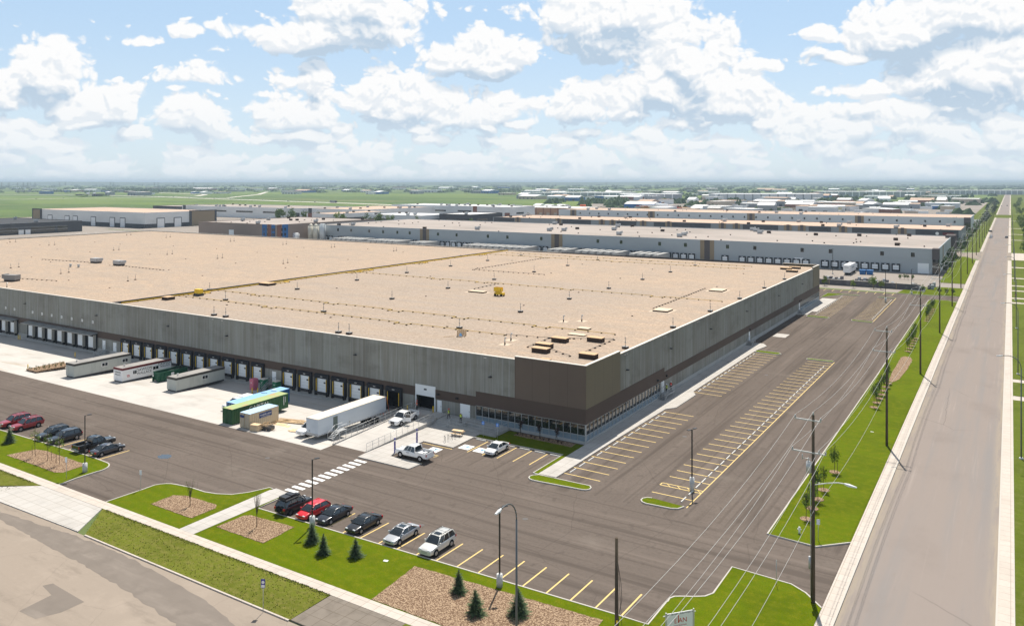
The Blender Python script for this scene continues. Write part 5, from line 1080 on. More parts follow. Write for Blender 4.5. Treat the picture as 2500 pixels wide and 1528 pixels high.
for k, y in enumerate(EL): street_lamp((56.8,y,.1), 0, 'tall curved-arm street lamp on the east side of the street, %s from the camera' % ORD[k], 'street lamps along the street', S0)
# utility poles
def utility(loc, label, group, full=False):
    t = thing('utility_pole', loc, 0, label, 'utility pole', group)
    obj('pole', MB().tube((0,0,-.1),(0,0,18),.19,.13,10), M['pole_wood'], t)
    for z, x0, x1, ins in ((17.5,-1.7,.75,(-1.65,.7)),(14.4,-1.95,1.2,(-1.9,.55,1.15))):
        a = obj('crossarm', MB().box(x0,x1,-.17,-.06,z-.06,z+.06), M['galvanised'], t); q = MB()
        for x in ins: q.tube((x,-.11,z+.06),(x,-.11,z+.22),.07,.10,6).tube((x,-.11,z+.22),(x,-.11,z+.34),.09,.05,6)
        obj('insulator', q, M['grey_metal'], a)
    obj('top_insulator', MB().tube((0,0,18),(0,0,18.3),.09,.06,6), M['galvanised'], t)
    if full:
        obj('transformer', MB().tube((-.38,-.1,12.45),(-.38,-.1,13.5),.26,.26,12).tube((-.38,-.1,13.5),(-.38,-.1,13.6),.24,.1,12).tube((-.38,-.1,13.6),(-.45,-.1,13.9),.05,.05,5), M['galvanised'], t)
        obj('bracket', MB().tube((-.05,0,13.75),(-1.0,0,13.75),.03,.03,4).tube((-1.0,0,13.6),(-1.0,0,14.1),.07,.04,6), M['galvanised'], t)
        obj('lamp_arm', MB().path([(.15,0,11.35),(1.2,0,11.7),(2.2,0,11.95),(2.9,0,11.98)],.05), M['lamp_white'], t)
        obj('lamp_head', MB().loft([[(2.8,-.08,11.9),(2.8,.08,11.9),(2.8,.08,12.02),(2.8,-.08,12.02)],[(3.2,-.2,11.82),(3.2,.2,11.82),(3.2,.16,12.0),(3.2,-.16,12.0)],[(3.9,-.1,11.8),(3.9,.1,11.8),(3.9,.05,11.88),(3.9,-.05,11.88)]]), M['lamp_white'], t)
        obj('conduit', MB().path([(-.22,0,.2),(-.24,0,11.5)],.035,5).tube((-.3,-.05,3.2),(-.3,-.05,4.4),.12,.12,8), M['grey_metal'], t)
        obj('guide_cable', MB().path([(-.2,-.1,12.3),(-.55,-.2,10.2),(-.5,-.2,9.4),(-.22,-.1,8.6)],.02,4), M['black'], t)
    return t
UY = [-29.8+53.7*k for k in range(21)]
grp = 'wooden utility poles along the street'
U0 = utility((39.4,UY[0],.1), 'nearest wooden utility pole, with transformer and white lamp arm, on the corner lawn', grp, True)
U1 = utility((39.4,UY[1],.1), 'wooden utility pole with two crossarms, first beyond the one carrying the transformer', grp)
for k, y in enumerate(UY[2:]): copy_tree(U1, (39.4,y,.1), 0, 'wooden utility pole beside the street, %s beyond the pole carrying the transformer' % ORD[k+1], 'utility pole', grp)
wl = ['on the left insulator of the top crossarms','on the very tips of the poles','on the right insulator of the top crossarms','on the left insulator of the lower crossarms','on the middle insulator of the lower crossarms','on the right end of the lower crossarms','lowest of all, bare side of the poles']
for lb, x, z, s_ in zip(wl, (37.75,39.4,40.1,37.5,39.95,40.55,39.65), (17.95,18.42,17.95,14.85,14.85,14.85,9.4), (1.3,1.2,1.3,1.4,1.3,1.4,1.0)):
    b = MB(); ys = [UY[0]-53.7]+UY[:18]
    for ya, yb in zip(ys, ys[1:]):
        n = 10 if ya < 250 else 4; P = [(x, ya+(yb-ya)*k/n, z-s_*4*(k/n)*(1-k/n)) for k in range(n+1)]
        r = .018 if ya < 120 else .022
        for p, q in zip(P, P[1:]): b.tube(p, q, r, r, 4, 0, False)
    obj('overhead_wire', b, M['wire'], label='overhead wire running along the street, '+lb, cat='wire', group='overhead wires')
t = thing('stub_pole', (29.95,-54.2,.1), 0, 'bare brown wooden pole without crossarms at the bottom edge beside the last yellow bays', 'pole')
obj('pole', MB().tube((0,0,-.1),(0,0,13.2),.17,.12,10), M['pole_wood'], t)
obj('hanging_cable', MB().path([(.1,0,11.4),(.35,.05,9.8),(.42,.05,8.6),(.2,0,7.4),(.14,0,6.2)],.02,4).path([(.14,.05,11),(.3,.1,8.0),(.55,.1,4),(.7,.1,1.5)],.015,4), M['black'], t)
obj('marker', MB().box(.05,.16,-.18,-.1,6.8,7.0), M['yellow'], t)
# small signs on posts
def sign(loc, rz, label, w=.30, h=.55, top=2.3, m='paint_white', cat='sign', mk=None):
    t = thing('sign_post', loc, rz, label, cat); obj('post', MB().tube((0,0,0),(0,0,top),.03,.03,6), M['galvanised'], t)
    p = obj('sign_board', MB().box(-w/2,w/2,-.045,-.03,top-h,top), M[m], t)
    if mk: mk(p, top)
    return t
def park_mk(p, top): obj('sign_mark', MB().box(-.09,.09,-.05,-.046,top-.25,top-.08), M['post_blue'], p)
sign((-41.3,-47.3,.1),.4,'thin sign post with pale plate at the rounded kerb of the middle lawn',.32,.6,2.6,'plate')
sign((-53.4,-50.4,.1),.4,'thin grey sign post in the west lawn near the lamp post base',.32,.7,3.0,'plate')
sign((35.5,-28.0,.1),1.7,'thin sign post on the corner lawn by the southern driveway',.06,.6,2.4,'galvanised')
sign((37.1,-15.6,.1),.3,'thin post with pale plate on the lawn corner behind the big utility pole',.35,.6,2.4,'plate')
def acc(p, top): obj('wheelchair_mark', MB().tube((0,-.05,top-.32),(0,-.056,top-.32),.09,.09,8).box(-.04,.03,-.056,-.046,top-.3,top-.1), M['white_paint'], p)
mat('sign_blue', (.02,.22,.75), .5)
for x, y, lb in ((-15.5,-5.3,'left'),(-13.0,-5.0,'right')): sign((x,y,.12),.2,'bright blue accessible-parking sign on a thin post, %s one of the two'%lb,.42,.5,2.4,'sign_blue','sign',acc)
sign((-4.2,-58.9,.05),.5,'bus stop sign with dark blue plate on a tall thin post at the road edge',.42,.85,3.1,'post_blue','sign',lambda p, top: obj('bus_mark', MB().tube((0,-.05,top-.30),(0,-.06,top-.30),.15,.15,12).box(-.17,.17,-.06,-.046,top-.8,top-.55), M['white_paint'], p))
obj('fire_hydrant', MB().tube((0,0,0),(0,0,.65),.13,.11,10).ball((0,0,.68),.14,8,5).tube((-.22,0,.5),(.22,0,.5),.07,.07,8), M['white_paint'], loc=(34.9,-14.9,.1), label='pale blue and white hydrant on the corner lawn behind the big utility pole', cat='hydrant')
obj('hatch_cover', MB().box(-.25,.25,-.17,.17,0,.04), M['white_paint'], loc=(-1.0,-45.2,.12), rz=.3, label='small white utility cover set in the front lawn', cat='utility cover')
# ELAN board
t = thing('notice_board', (31.4,-44.4,.1), 0, 'white builders notice board with red ELAN lettering on the corner lawn at the bottom edge', 'sign')
ang = radians(YAW)+math.atan2(.7,2.32); t.rotation_euler = (0,0,ang)
obj('panel', MB().box(-1.22,1.22,-.03,.03,1.6,3.5), M['white_paint'], t)
b = MB()
for x in (-1.32,1.32): b.box(x-.05,x+.05,-.05,.05,0,3.6)
for z in (1.9,3.3): b.box(-1.55,1.55,.03,.09,z-.03,z+.03)
obj('post', b, M['galvanised'], t)
text('E', .58, 'red', t, (-.42,-.035,2.78), (pi/2,0,0)); text('l', .95, 'red', t, (-.16,-.035,2.90), (pi/2,0,0)); text('AN', .58, 'red', t, (.26,-.035,2.78), (pi/2,0,0))
text('ANOTHER DESIGN BUILD PROJECT BY', .155, 'ink', t, (0,-.035,3.38), (pi/2,0,0)); text('CONSTRUCTION', .16, 'red', t, (0,-.035,2.38), (pi/2,0,0)); text('Elan', .26, 'red', t, (.75,-.035,2.1), (pi/2,0,0))
# ------------------------------------------------------------------ trees
def leaves(b, c, rx, ry, rz_, n, s_, rnd, m=0, hollow=.35, nclump=14):
    cl = []
    for k in range(nclump):
        while True:
            p = Vector((rnd.uniform(-1,1),rnd.uniform(-1,1),rnd.uniform(-1,1)))
            if hollow < p.length < 1: break
        cl.append((p, rnd.uniform(.28,.5)))
    for k in range(n):
        p, r = cl[k % nclump]; q = Vector((rnd.gauss(0,1),rnd.gauss(0,1),rnd.gauss(0,1))); q = q.normalized()*r*rnd.random()**.4
        o = Vector((c[0]+(p.x*.72+q.x)*rx, c[1]+(p.y*.72+q.y)*ry, c[2]+(p.z*.72+q.z)*rz_))
        u = Vector((rnd.uniform(-1,1),rnd.uniform(-1,1),rnd.uniform(-1,1))).normalized(); v_ = u.orthogonal().normalized(); w = s_*rnd.uniform(.6,1.3)
        b.add([o-u*w, o+v_*w*.6, o+u*w, o-v_*w*.6], [(0,1,2,3)], m)
def young(seed, h=3.4, cr=.75, n=420, lm='leaf', bare=False):
    rnd = random.Random(seed); t = thing('young_tree', (0,0,0)); b = MB(); b.path([(0,0,0),(.03,.02,h*.35),(-.02,.03,h*.7),(0,0,h*.95)], .035, 6)
    for k in range(9):
        a = k*2.4; z = h*(.38+.05*k); b.tube((0,0,z),(cos(a)*cr*.6,sin(a)*cr*.6,z+cr*.7),.016,.008,4)
    obj('trunk', b, M['bark'], t); b = MB(); leaves(b, (0,0,h*.68), cr, cr, h*.36, n, .085, rnd, 0, .2, 16)
    obj('crown', b, M[lm], t)
    obj('stake', MB().tube((.55,.2,0),(.55,.2,1.5),.03,.03,5), M['bark'], t)
    return t
def place(proto_, loc, label, rz=0, sc=1, group=None, cat='tree', name=None):
    c = copy_tree(proto_, loc, rz, label, cat, group, sc)
    if name: c.name = name
    return c
Y0 = [young(s, 3.6, .8, 520) for s in (1,2,3)]
ringm = MB().tube((0,0,0),(0,0,.05),.75,.7,12).mesh('mulch_ring', M['mulch'])
gE = 'young trees in mulch rings on the east lawn'
ty = [-10.4,-6.8,-3.4,.2,7.8, 45.4,48.9,52.2,55.5,58.7,62,65.4, 101,104.8,108.5,112.2,115.9, 119.6, 150,153.6,157.3,161,164.7,168.4,172,175.6]
for k, y in enumerate(ty):
    place(Y0[k%3], (34.7,y,.13), 'slim young tree in a mulch ring on the east lawn, %s from its near end' % ORD[k], k*1.3, .92+.12*((k*7)%3), gE, name='young_tree')
    obj('mulch_ring', ringm, None, loc=(34.7,y,.12), label='mulch ring round the %s young tree of the east lawn' % ORD[k], cat='mulch ring', group='mulch rings on the east lawn')
for y in (2.5,30,88.6): obj('lawn_sprinkler_cover', MB().box(-.25,.25,-.1,.1,0,.03), M['white_paint'], loc=(33.5 if y<3 else 36.5,y,.12), label={2.5:'small white cover in the east lawn near its near end',30:'small white cover in the middle of the east lawn',88.6:'small white cover in the east lawn beyond the mulch oval'}[y], cat='utility cover')
B0 = young(9, 4.6, .8, 150, 'leaf_light')
for x, y, lb in ((-66.1,-48.0,'leftmost of the three in the west mulch bed'),(-62.7,-48.0,'middle of the three in the west mulch bed'),(-59.7,-47.9,'rightmost of the three in the west mulch bed')):
    place(B0, (x,y,.15), 'thin sapling with sparse yellow-green leaves, '+lb, x, 1, 'thin saplings in the west mulch bed', name='sapling')
def bare(h, label, loc, seed, lean=.5):
    rnd = random.Random(seed); t = thing('bare_sapling', loc, 0, label, 'tree'); b = MB(); b.tube((0,0,0),(0,0,h*.35),.05,.04,6); tips = []
    for k in range(26):
        a = rnd.uniform(0,2*pi); z = h*rnd.uniform(.25,.5); r = rnd.uniform(.3,.9)*lean; p = (cos(a)*r*.35,sin(a)*r*.35,z+h*.2); q = (cos(a)*r,sin(a)*r,h*rnd.uniform(.75,1.0)); b.tube((0,0,z),p,.022,.014,4).tube(p,q,.014,.006,4); tips += [p,q]
    obj('trunk', b, M['bark'], t); b = MB()
    for k in range(130): p = Vector(rnd.choice(tips)); p += Vector((rnd.uniform(-.15,.15),rnd.uniform(-.15,.15),rnd.uniform(-.4,.2))); b.add([p, p+Vector((.05,.02,.03)), p+Vector((.02,.05,.08))], [(0,1,2)])
    obj('buds', b, M['leaf_light'], t)
bare(3.2, 'almost leafless sapling in the mulch bed of the middle lawn', (-31.2,-47.2,.15), 3, .7)
bare(4.4, 'almost leafless sapling with upright twigs in the mulch bed by the concrete walk', (-19.3,-46.9,.15), 4, .75)
def spruce(seed, h, r):
    rnd = random.Random(seed); t = thing('spruce_tree', (0,0,0)); obj('trunk', MB().tube((0,0,0),(0,0,h*.95),.07,.02,6), M['bark'], t); b = MB(); z = .12
    while z < h:
        f = 1-z/h; rr = r*(f**.62)*(.9+.12*sin(z*9+seed))+.02; n = max(4, int(15*f+4))
        for k in range(n):
            a = rnd.uniform(0,2*pi); L = rr*rnd.uniform(.6,1.25); dz = -.10*L+rnd.uniform(-.03,.05)
            m_ = int(3+L*9)
            for j in range(m_):
                u = (j+.6)/m_; p = Vector((cos(a)*L*u, sin(a)*L*u, z+dz*u+.10*u*u)); s_ = (.05+.10*(1-u))*(.6+f)
                for w in range(3):
                    q = Vector((rnd.uniform(-1,1),rnd.uniform(-1,1),rnd.uniform(-.5,.9)))*s_*1.2; e = Vector((-sin(a),cos(a),.3))*s_*.35
                    b.add([p-e, p+e, p+q+Vector((cos(a),sin(a),.15))*s_], [(0,1,2)], 1 if u > .72 and w else 0)
        z += .085
    obj('crown', b, [M['spruce_needle'], M['spruce_tip']], t); return t
SP = [spruce(s, h_, r_) for s, h_, r_ in ((11,2.7,1.25),(12,3.0,1.1),(13,2.8,1.35))]
for k, (x, y, s_, lb) in enumerate(((-10.8,-46.4,.82,'small round-shouldered spruce on the front lawn, leftmost of three near the lamp base'),(-7.7,-47.7,.76,'small conical spruce on the front lawn, nearest the pavement of the three'),(-4.3,-46.3,.74,'small spruce standing alone on the front lawn below the lone black sedan'),
    (-75.9,-46.9,.85,'small spruce at the left edge of the photo in front of the red SUVs'),(9.5,-46.5,.78,'dark green spruce in the big mulch bed, leftmost of its three'),(13.1,-48.8,.84,'narrow spruce in the big mulch bed, nearest the pavement'),(16.6,-46.9,.95,'bluish spruce in the big mulch bed behind the grey street lamp'))):
    place(SP[k%3], (x,y,.12), lb, k*1.9, s_, 'small spruces on the front lawn', name='spruce_tree')
PL = young(21, 2.5, .55, 260, 'plum_leaf')
for x, lb in ((-10.9,'left'),(-7.4,'middle'),(-4.2,'right')): place(PL, (x,-1.5,.14), 'small dark shrub-like tree in the shaded bed under the office windows, %s of three'%lb, x, 1, 'dark little trees under the office windows', name='plum_tree')
rnd = random.Random(6)
gsm = MB()
for k in range(30): a = rnd.uniform(0,2*pi); gsm.add([(0,0,0),(.03,.02,0),(cos(a)*.22,sin(a)*.22,rnd.uniform(.3,.55))],[(0,1,2)])
for nm_, mt_ in (('a','leaf'),('b','plum_leaf')): M['gs'+nm_] = gsm.mesh('low_shrub', M[mt_])
for k in range(12): obj('low_shrub', M['gsb'], None, loc=(-11.2+.8*k,-1.9+.25*(k%2),.14), rz=k, label='low dark grassy shrub in the shaded bed under the windows, %s from the ramp' % ORD[k], cat='shrub', group='low shrubs under the office windows')
for k in range(34):
    obj('low_shrub', M['gsa'], None, loc=(-123.7+.62*(k%6)+rnd.uniform(-.2,.2),-19.5+1.25*(k//6)+rnd.uniform(-.3,.3),.3), rz=k, label='low green tuft in the raised yard bed, %s row from the lane, %s from left' % (ORD[k//6], ORD[k%6]), cat='shrub', group='tuft shrubs in the raised yard bed')
for p_ in Y0+[B0,PL]+SP:
    for c in list(p_.children): bpy.data.objects.remove(c)
    bpy.data.objects.remove(p_)
# ------------------------------------------------------------------ background: warehouses beyond
mat('w2_wall', (.40,.435,.455), .8, [((.02,.05,.1),5,(.36,.39,.41),.45,.7)], world=True); mat('w2_pier_tan', (.30,.235,.16), .8); mat('w2_pier_dark', (.12,.105,.105), .8)
mat('w2_roof', (.40,.355,.325), .95, [((.02,.05,.05),6,(.32,.285,.26),.4,.65),((.25,.25,.25),5,(.46,.36,.31),.55,.75)], world=True); mat('w3_roof', (.56,.42,.33), .95, [((.03,.06,.05),6,(.46,.36,.29),.4,.65)], world=True)
mat('w4_wall', (.58,.61,.62), .8); mat('w_mid_grey', (.28,.30,.31), .8); mat('w_dark', (.085,.088,.095), .8); mat('w_white', (.70,.70,.69), .7, [((.03,.05,.1),5,(.62,.62,.61),.45,.7)], world=True); mat('w_taupe', (.33,.26,.22), .85, [((.05,.05,.1),5,(.30,.235,.20),.45,.7)], world=True)  # includes one even mid-grey for walls, pilasters and truck box
mat('w_brick', (.42,.25,.16), .85); mat('w_blue', (.03,.14,.36), .6); mat('w_brown', (.24,.12,.09), .8); mat('far_grey', (.34,.36,.38), .8); mat('far_white', (.80,.80,.80), .6); mat('far_tan', (.50,.42,.33), .8); mat('far_roof_light', (.62,.61,.60), .7)
unitm = MB().box(-1.3,1.3,-.9,.9,.4,1.9,0).box(-1.2,1.2,-.8,.8,0,.4,1).box(1.3,2.0,-.7,.7,1.0,2.3,0).mesh('rooftop_unit', [M['grey_metal'], M['curb_brown']])
unit2 = MB().box(-1.0,1.0,-.8,.8,0,1.3,0).mesh('rooftop_unit', [M['curb_brown']])
small = MB().box(-.3,.3,-.3,.3,0,.5,0).mesh('roof_vent', [M['curb_brown']])
def bldg(name, x0, x1, y0, y1, h, wall, roof, label, cat='warehouse', group=None, units=0, seed=0, cap=None, vents=0):
    t = thing(name, ((x0+x1)/2, y0, 0), 0, label, cat, group); w = (x1-x0)/2; D = y1-y0
    b = MB(); b.box(-w,w,0,.3,-.05,h); b.box(-w,w,D-.3,D,-.05,h); b.box(-w,-w+.3,.3,D-.3,-.05,h); b.box(w-.3,w,.3,D-.3,-.05,h); obj('wall', b, M[wall], t)
    r = obj('roof', MB().box(-w+.3,w-.3,.3,D-.3,h-.9,h-.35), M[roof], t)
    if cap: obj('roof_edge', MB().box(-w-.06,w+.06,-.06,.36,h,h+.12).box(w-.36,w+.06,.36,D,h,h+.12), M[cap], t)
    rnd = random.Random(seed)
    for k in range(units): obj('rooftop_unit', unitm if k%2 else unit2, None, r, loc=(rnd.uniform(-w+4,w-4),rnd.uniform(3,D-5),h-.35))
    for k in range(vents): obj('roof_vent', small, None, r, loc=(rnd.uniform(-w+3,w-3),rnd.uniform(2,D-2),h-.35))
    return t
# W2
t = bldg('warehouse', -352, 28.6, 284, 387, 11, 'w2_wall', 'w2_roof', 'long pale blue-grey warehouse with many dock doors just behind the big roof', units=26, seed=2, vents=60, cap='w2_wall')
cx = (-352+28.6)/2
dk = MB(); dk.box(-1.7,1.7,-.5,0,.4,3.9,0); dk.box(-1.2,1.2,-.53,-.501,1.2,3.2,1); dk.box(-1.1,1.1,-.545,-.53,2.1,2.18,0); dk.box(-.4,.4,-.55,-.531,3.45,3.7,1)
dkm = dk.mesh('dock_door', [M['dock_black'], M['white_door']])
gaps = [(-260,-253),(-166,-158),(-79.5,-69),(14.5,28)]
x = -345; n_ = 0
while x < 13:
    if not any(a < x < b_ for a, b_ in gaps) and (int(x/4.3)%9 != 4): obj('dock_door', dkm, None, t, loc=(x-cx,0,0)); n_ += 1
    x += 4.3
obj('bay_door', MB().box(20.6-cx,25-cx,-.06,.0,.2,4.6), M['white_door'], t); obj('bay_door', MB().box(-32-cx,-28-cx,-.06,0,.2,4.4), M['white_door'], t); obj('bay_door', MB().box(-236-cx,-231.5-cx,-.06,0,.2,4.4), M['white_door'], t)
wn = MB().box(-.75,.75,-.05,.0,0,1.9).mesh('window', M['glass'])
for x in (-330,-318,-302,-290,-278,-267.8,-245.3,-231.1,-208.1,-194.4,-171.5,-158.6,-135.8,-122,-100.1,-86.1,-64.3,-50.8,-28.5,-15.8,6.2,18.7): obj('window', wn, None, t, loc=(x-cx,0,7.2))
for a in (-259.5,-165,-78.3): 
    parts('pier', [(a-cx,a+2.2-cx,-.12,.0,.0,11.05),(a+5.0-cx,a+7.2-cx,-.12,0,0,11.05)], 'w2_pier_tan', t); obj('pier', MB().box(a+2.2-cx,a+5.0-cx,-.16,0,0,11.06), M['w2_pier_dark'], t)
obj('corner_tower', MB().box(26.3-cx,28.9-cx,-.3,5.5,6.5,11.15), M['w2_pier_dark'], t); obj('corner_glass', MB().box(26.4-cx,28.8-cx,-.2,5.4,0,6.5), M['glass'], t)
obj('side_pier', MB().box(28.6-cx,28.75-cx,28,31,0,11.1), M['w2_pier_tan'], t); obj('corner_tower', MB().box(26-cx,30.5-cx,88,103.2,0,12), M['w2_pier_dark'], t)
# W3 and W4
t = bldg('warehouse', -312, 30, 447, 508, 11, 'w_mid_grey', 'w3_roof', 'second long warehouse row with dark glass and tan piers under its eaves', units=20, seed=5, vents=30, cap='w2_pier_dark'); cx = -141
for a in (-290,-252,-214,-205,-180,-160,-120,-110,-75,-66,-40,-5): obj('pier', MB().box(a-cx,a+5-cx,-.4,0,0,11.3), M['w2_pier_tan'], t); obj('pier', MB().box(a+1.6-cx,a+3.6-cx,-.55,-.4,0,11.6), M['w2_pier_dark'], t)
for a, e in ((-312,-290),(-247,-220),(-200,-182),(-170,-125),(-104,-78),(-60,-44),(-33,-8),(4,29.5)): obj('glazing', MB().box(a-cx+1,e-cx-1,-.2,-.0,1,6.5,0).box(a-cx+1,e-cx-1,-.25,.0,6.5,10.7,1), [M['glass'],M['w_dark']], t)
obj('wall_emblem', MB().tube((17-cx,-.3,8.6),(17-cx,-.36,8.6),1.0,1.0,12,0).box(20-cx,26-cx,-.33,-.26,7.6,9.4,1), [M['white_paint'],M['band_maroon']], t)
t = bldg('warehouse', -355, 27.5, 640, 720, 11, 'w4_wall', 'w3_roof', 'third long warehouse row, pale grey with small square windows', units=10, seed=7, vents=20, cap='w4_wall'); cx = (-355+27.5)/2
for k in range(34): obj('window', wn, None, t, loc=(-340+10.8*k-cx,0,6.6))
for a in (-341,-253,-154,-60): obj('pier', MB().box(a-cx,a+2.2-cx,-.15,0,0,11.05).box(a+5-cx,a+7.2-cx,-.15,0,0,11.05), M['w2_pier_tan'], t); obj('pier', MB().box(a+2.2-cx,a+5-cx,-.2,0,0,11.06), M['w2_pier_dark'], t)
obj('corner_glass', MB().box(23-cx,27.7-cx,-.3,6,0,7.5,0).box(23-cx,27.7-cx,-.35,6,7.5,11.2,1), [M['glass'],M['w2_pier_dark']], t)
t = bldg('warehouse', -522, -371, 722, 790, 9.5, 'w_brick', 'far_roof_light', 'brick-orange warehouse with dark red ribs and white roof edge', units=6, seed=9, cap='far_white')
for k in range(16): obj('pilaster', MB().box(-75+10*k,-74+10*k,-.3,0,0,9.6), M['w_brown'], t)
for k in range(14): obj('door', MB().box(-70+10*k,-66+10*k,-.1,0,0,3.6), M['far_tan'], t)
# taupe factory with blue panels and silos
t = bldg('factory', -437, -356, 254, 350, 12, 'w_taupe', 'w2_roof', 'taupe flat-roofed factory with bright blue panels at its corner', 'factory', units=9, seed=11, vents=14, cap='w_taupe'); cx = -396.5
obj('bay_door', MB().box(-404-cx,-399-cx,-.1,0,3,7.4), M['white_door'], t)
parts('blue_panel', [(-370-cx,-365.6-cx,-.25,0,0,12.1),(-361-cx,-357.6-cx,-.25,0,0,12.1),(40.5,40.75,4.5,9.5,0,12.1)], 'w_blue', t)
parts('brown_pier', [(-364.6-cx,-361-cx,-.3,0,0,12.2),(40.5,40.8,.3,3.6,0,12.2)], 'w_brown', t)
for x in (-368.6,-365.4,-360.4,-358.9):
    for z in (4.5,7.8): parts('window', [(x-cx,x+1.0-cx,-.35,-.25,z,z+1.9)], 'glass', t)
for y in (3.5,6.2):
    for z in (4.5,7.8): parts('window', [(40.8,40.9,y,y+1.2,z,z+1.9)], 'glass', t)
mat('silo_cream', (.66,.62,.52), .5)
def silo(loc, r, h, m, label, cone=True):
    t = thing('silo', loc, 0, label, 'silo'); obj('tank', MB().tube((0,0,1.5),(0,0,h),r,r,18), M[m], t); obj('cap', MB().tube((0,0,h),(0,0,h+(1.6 if cone else .5)),r,.4 if cone else r*.7,18), M[m], t)
    b = MB()
    for k in range(4): a = k*pi/2+.7; b.tube((cos(a)*r*.85,sin(a)*r*.85,0),(cos(a)*r*.85,sin(a)*r*.85,1.6),.15,.15,5)
    obj('legs', b, M['galvanised'], t); obj('ladder', MB().box(r,r+.1,-.3,.3,1,h), M['galvanised'], t)
silo((-350.5,279,0),2.0,10.2,'silo_cream','cream ribbed silo with cone top, left of the pair beside the factory'); silo((-345.8,279,0),2.0,10.2,'silo_cream','cream ribbed silo with cone top, right of the pair beside the factory'); silo((-340.5,280,0),2.0,11.6,'w4_wall','taller grey silo with catwalk beside the pale warehouse',False)
silo((-355.5,270,0),2.3,5.4,'white_paint','short white tank with a dark blue ring mark in front of the silos',False)
obj('ring_mark', MB().loft([[(cos(a)*1.2,-2.26,4+sin(a)*1.2) for a in [k*pi/6 for k in range(12)]],[(cos(a)*.8,-2.26,4+sin(a)*.8) for a in [k*pi/6 for k in range(12)]]],0,False), M['post_blue'], bpy.data.objects['silo.003'])
# white workshop with roller doors, upper left
t = bldg('workshop', -766, -583, 308, 380, 13.6, 'w_white', 'w3_roof', 'white flat-roofed workshop with dark-framed roller doors and tan end bays, upper left', 'workshop', seed=3); cx = -674.5
b = MB()
dz = MB()
for x in (-736,-706,-692,-662,-632,-616): parts('door_frame', [(x-cx-4.0,x-cx+4.0,-.25,0,0,8.6)], 'w_dark', t); parts('roller_door', [(x-cx-3.4,x-cx+3.4,-.32,-.25,0,8.0)], 'far_white', t)
for y in (15,32): parts('door_frame', [(91.5,91.8,y-4.0,y+4.0,0,8.6)], 'w_dark', t); parts('roller_door', [(91.8,91.87,y-3.4,y+3.4,0,8.0)], 'far_white', t)
obj('plinth', MB().box(-60,91.6,-.18,0,0,3.6).box(91.5,91.7,0,44,0,3.6), M['w_dark'], t)
parts('tan_end', [(91.3,92.2,46,71,0,13.5),(-91,-78,-1,0,2.0,13.2)], 'w2_pier_tan', t); obj('dark_frame', MB().box(91.2,92.5,44,46,0,14.2).box(91.2,92.5,71,73,0,14.2).box(91.2,92.5,46,71,13.5,14.2).box(-92.5,-91.1,-1.2,0,0,14.2).box(-78,-76.5,-1.2,0,0,14.2).box(-91.1,-78,-1.2,0,13.2,14.2), M['w_dark'], t)
t = bldg('office_block', -690, -589, 120, 256, 8.8, 'w_dark', 'w_dark', 'charcoal low office building with strip windows at the left edge', 'office building', units=8, seed=4, cap='grey_metal')
b = MB(); d2 = MB(); 
for y0, y1 in ((96,114),(66,86),(116,124)): parts('window', [(50.5,50.6,y0,y1,1.2,5.4)], 'glass', t)
for y in (88.5,93.5,58,62): parts('roller_door', [(50.5,50.65,y-1.9,y+1.9,0,3.6)], 'far_white', t)
obj('window_frame', MB().box(50.6,50.7,66,124,3.1,3.3).box(50.6,50.7,66,124,5.35,5.5), M['grey_metal'], t)
# mid-distance white blocks behind the factory
for (x0,x1,y0,y1,h,w_,r_,lb,u) in ((-880,-655,556,640,9,'w_white','w2_roof','long white office warehouse with ribbon windows behind the grey factory roof',12),(-652,-560,562,690,9,'w_white','w3_roof','white warehouse behind the row of street trees, right of the ribbon-window block',10),
    (-556,-520,470,560,8.5,'w_white','w3_roof','small cream-roofed block with maroon entrance behind the factory',4),(-505,-430,500,560,8,'w4_wall','far_roof_light','grey-white flat block beside the dark glazed corner building',5),(-424,-385,520,575,9,'w_dark','far_roof_light','dark grey block at the end of the white office row',2),
    (-640,-480,700,770,10,'w4_wall','far_roof_light','long pale block with rooftop units at the edge of the green fields',14),(-476,-420,650,700,11,'w_white','far_roof_light','white block with dark corner near the brick-orange warehouse',3),(-950,-890,560,640,8,'w_dark','w2_roof','dark low block beyond the white workshop',2)):
    x0, x1, y0, y1, h = 55.5+.905*(x0-55.5), 55.5+.905*(x1-55.5), -110+.905*(y0+110), -110+.905*(y1+110), h*1.33
    t = bldg('office_block', x0, x1, y0, y1, h, w_, r_, lb, 'building', units=u, seed=int(-x0), cap='far_white' if w_ != 'w_dark' else None); w2 = (x1-x0)/2
    n = max(1, int((x1-x0)/45))
    parts('window', [(-w2+8+k*45,-w2+36+k*45,-.12,0,h*.5,h*.5+1.8) for k in range(n)]+[(w2-.0,w2+.12,8,(y1-y0)*.5,h*.5,h*.5+1.8)], 'glass', t)
    if w_ == 'w_white': obj('entrance_panel', MB().box(-w2+2,-w2+7,-.3,0,0,h+.4).box(w2-9,w2-3,-.35,0,0,h*.6), M['w_dark' if y0 > 440 and x0 < -540 else 'w_brown'], t)
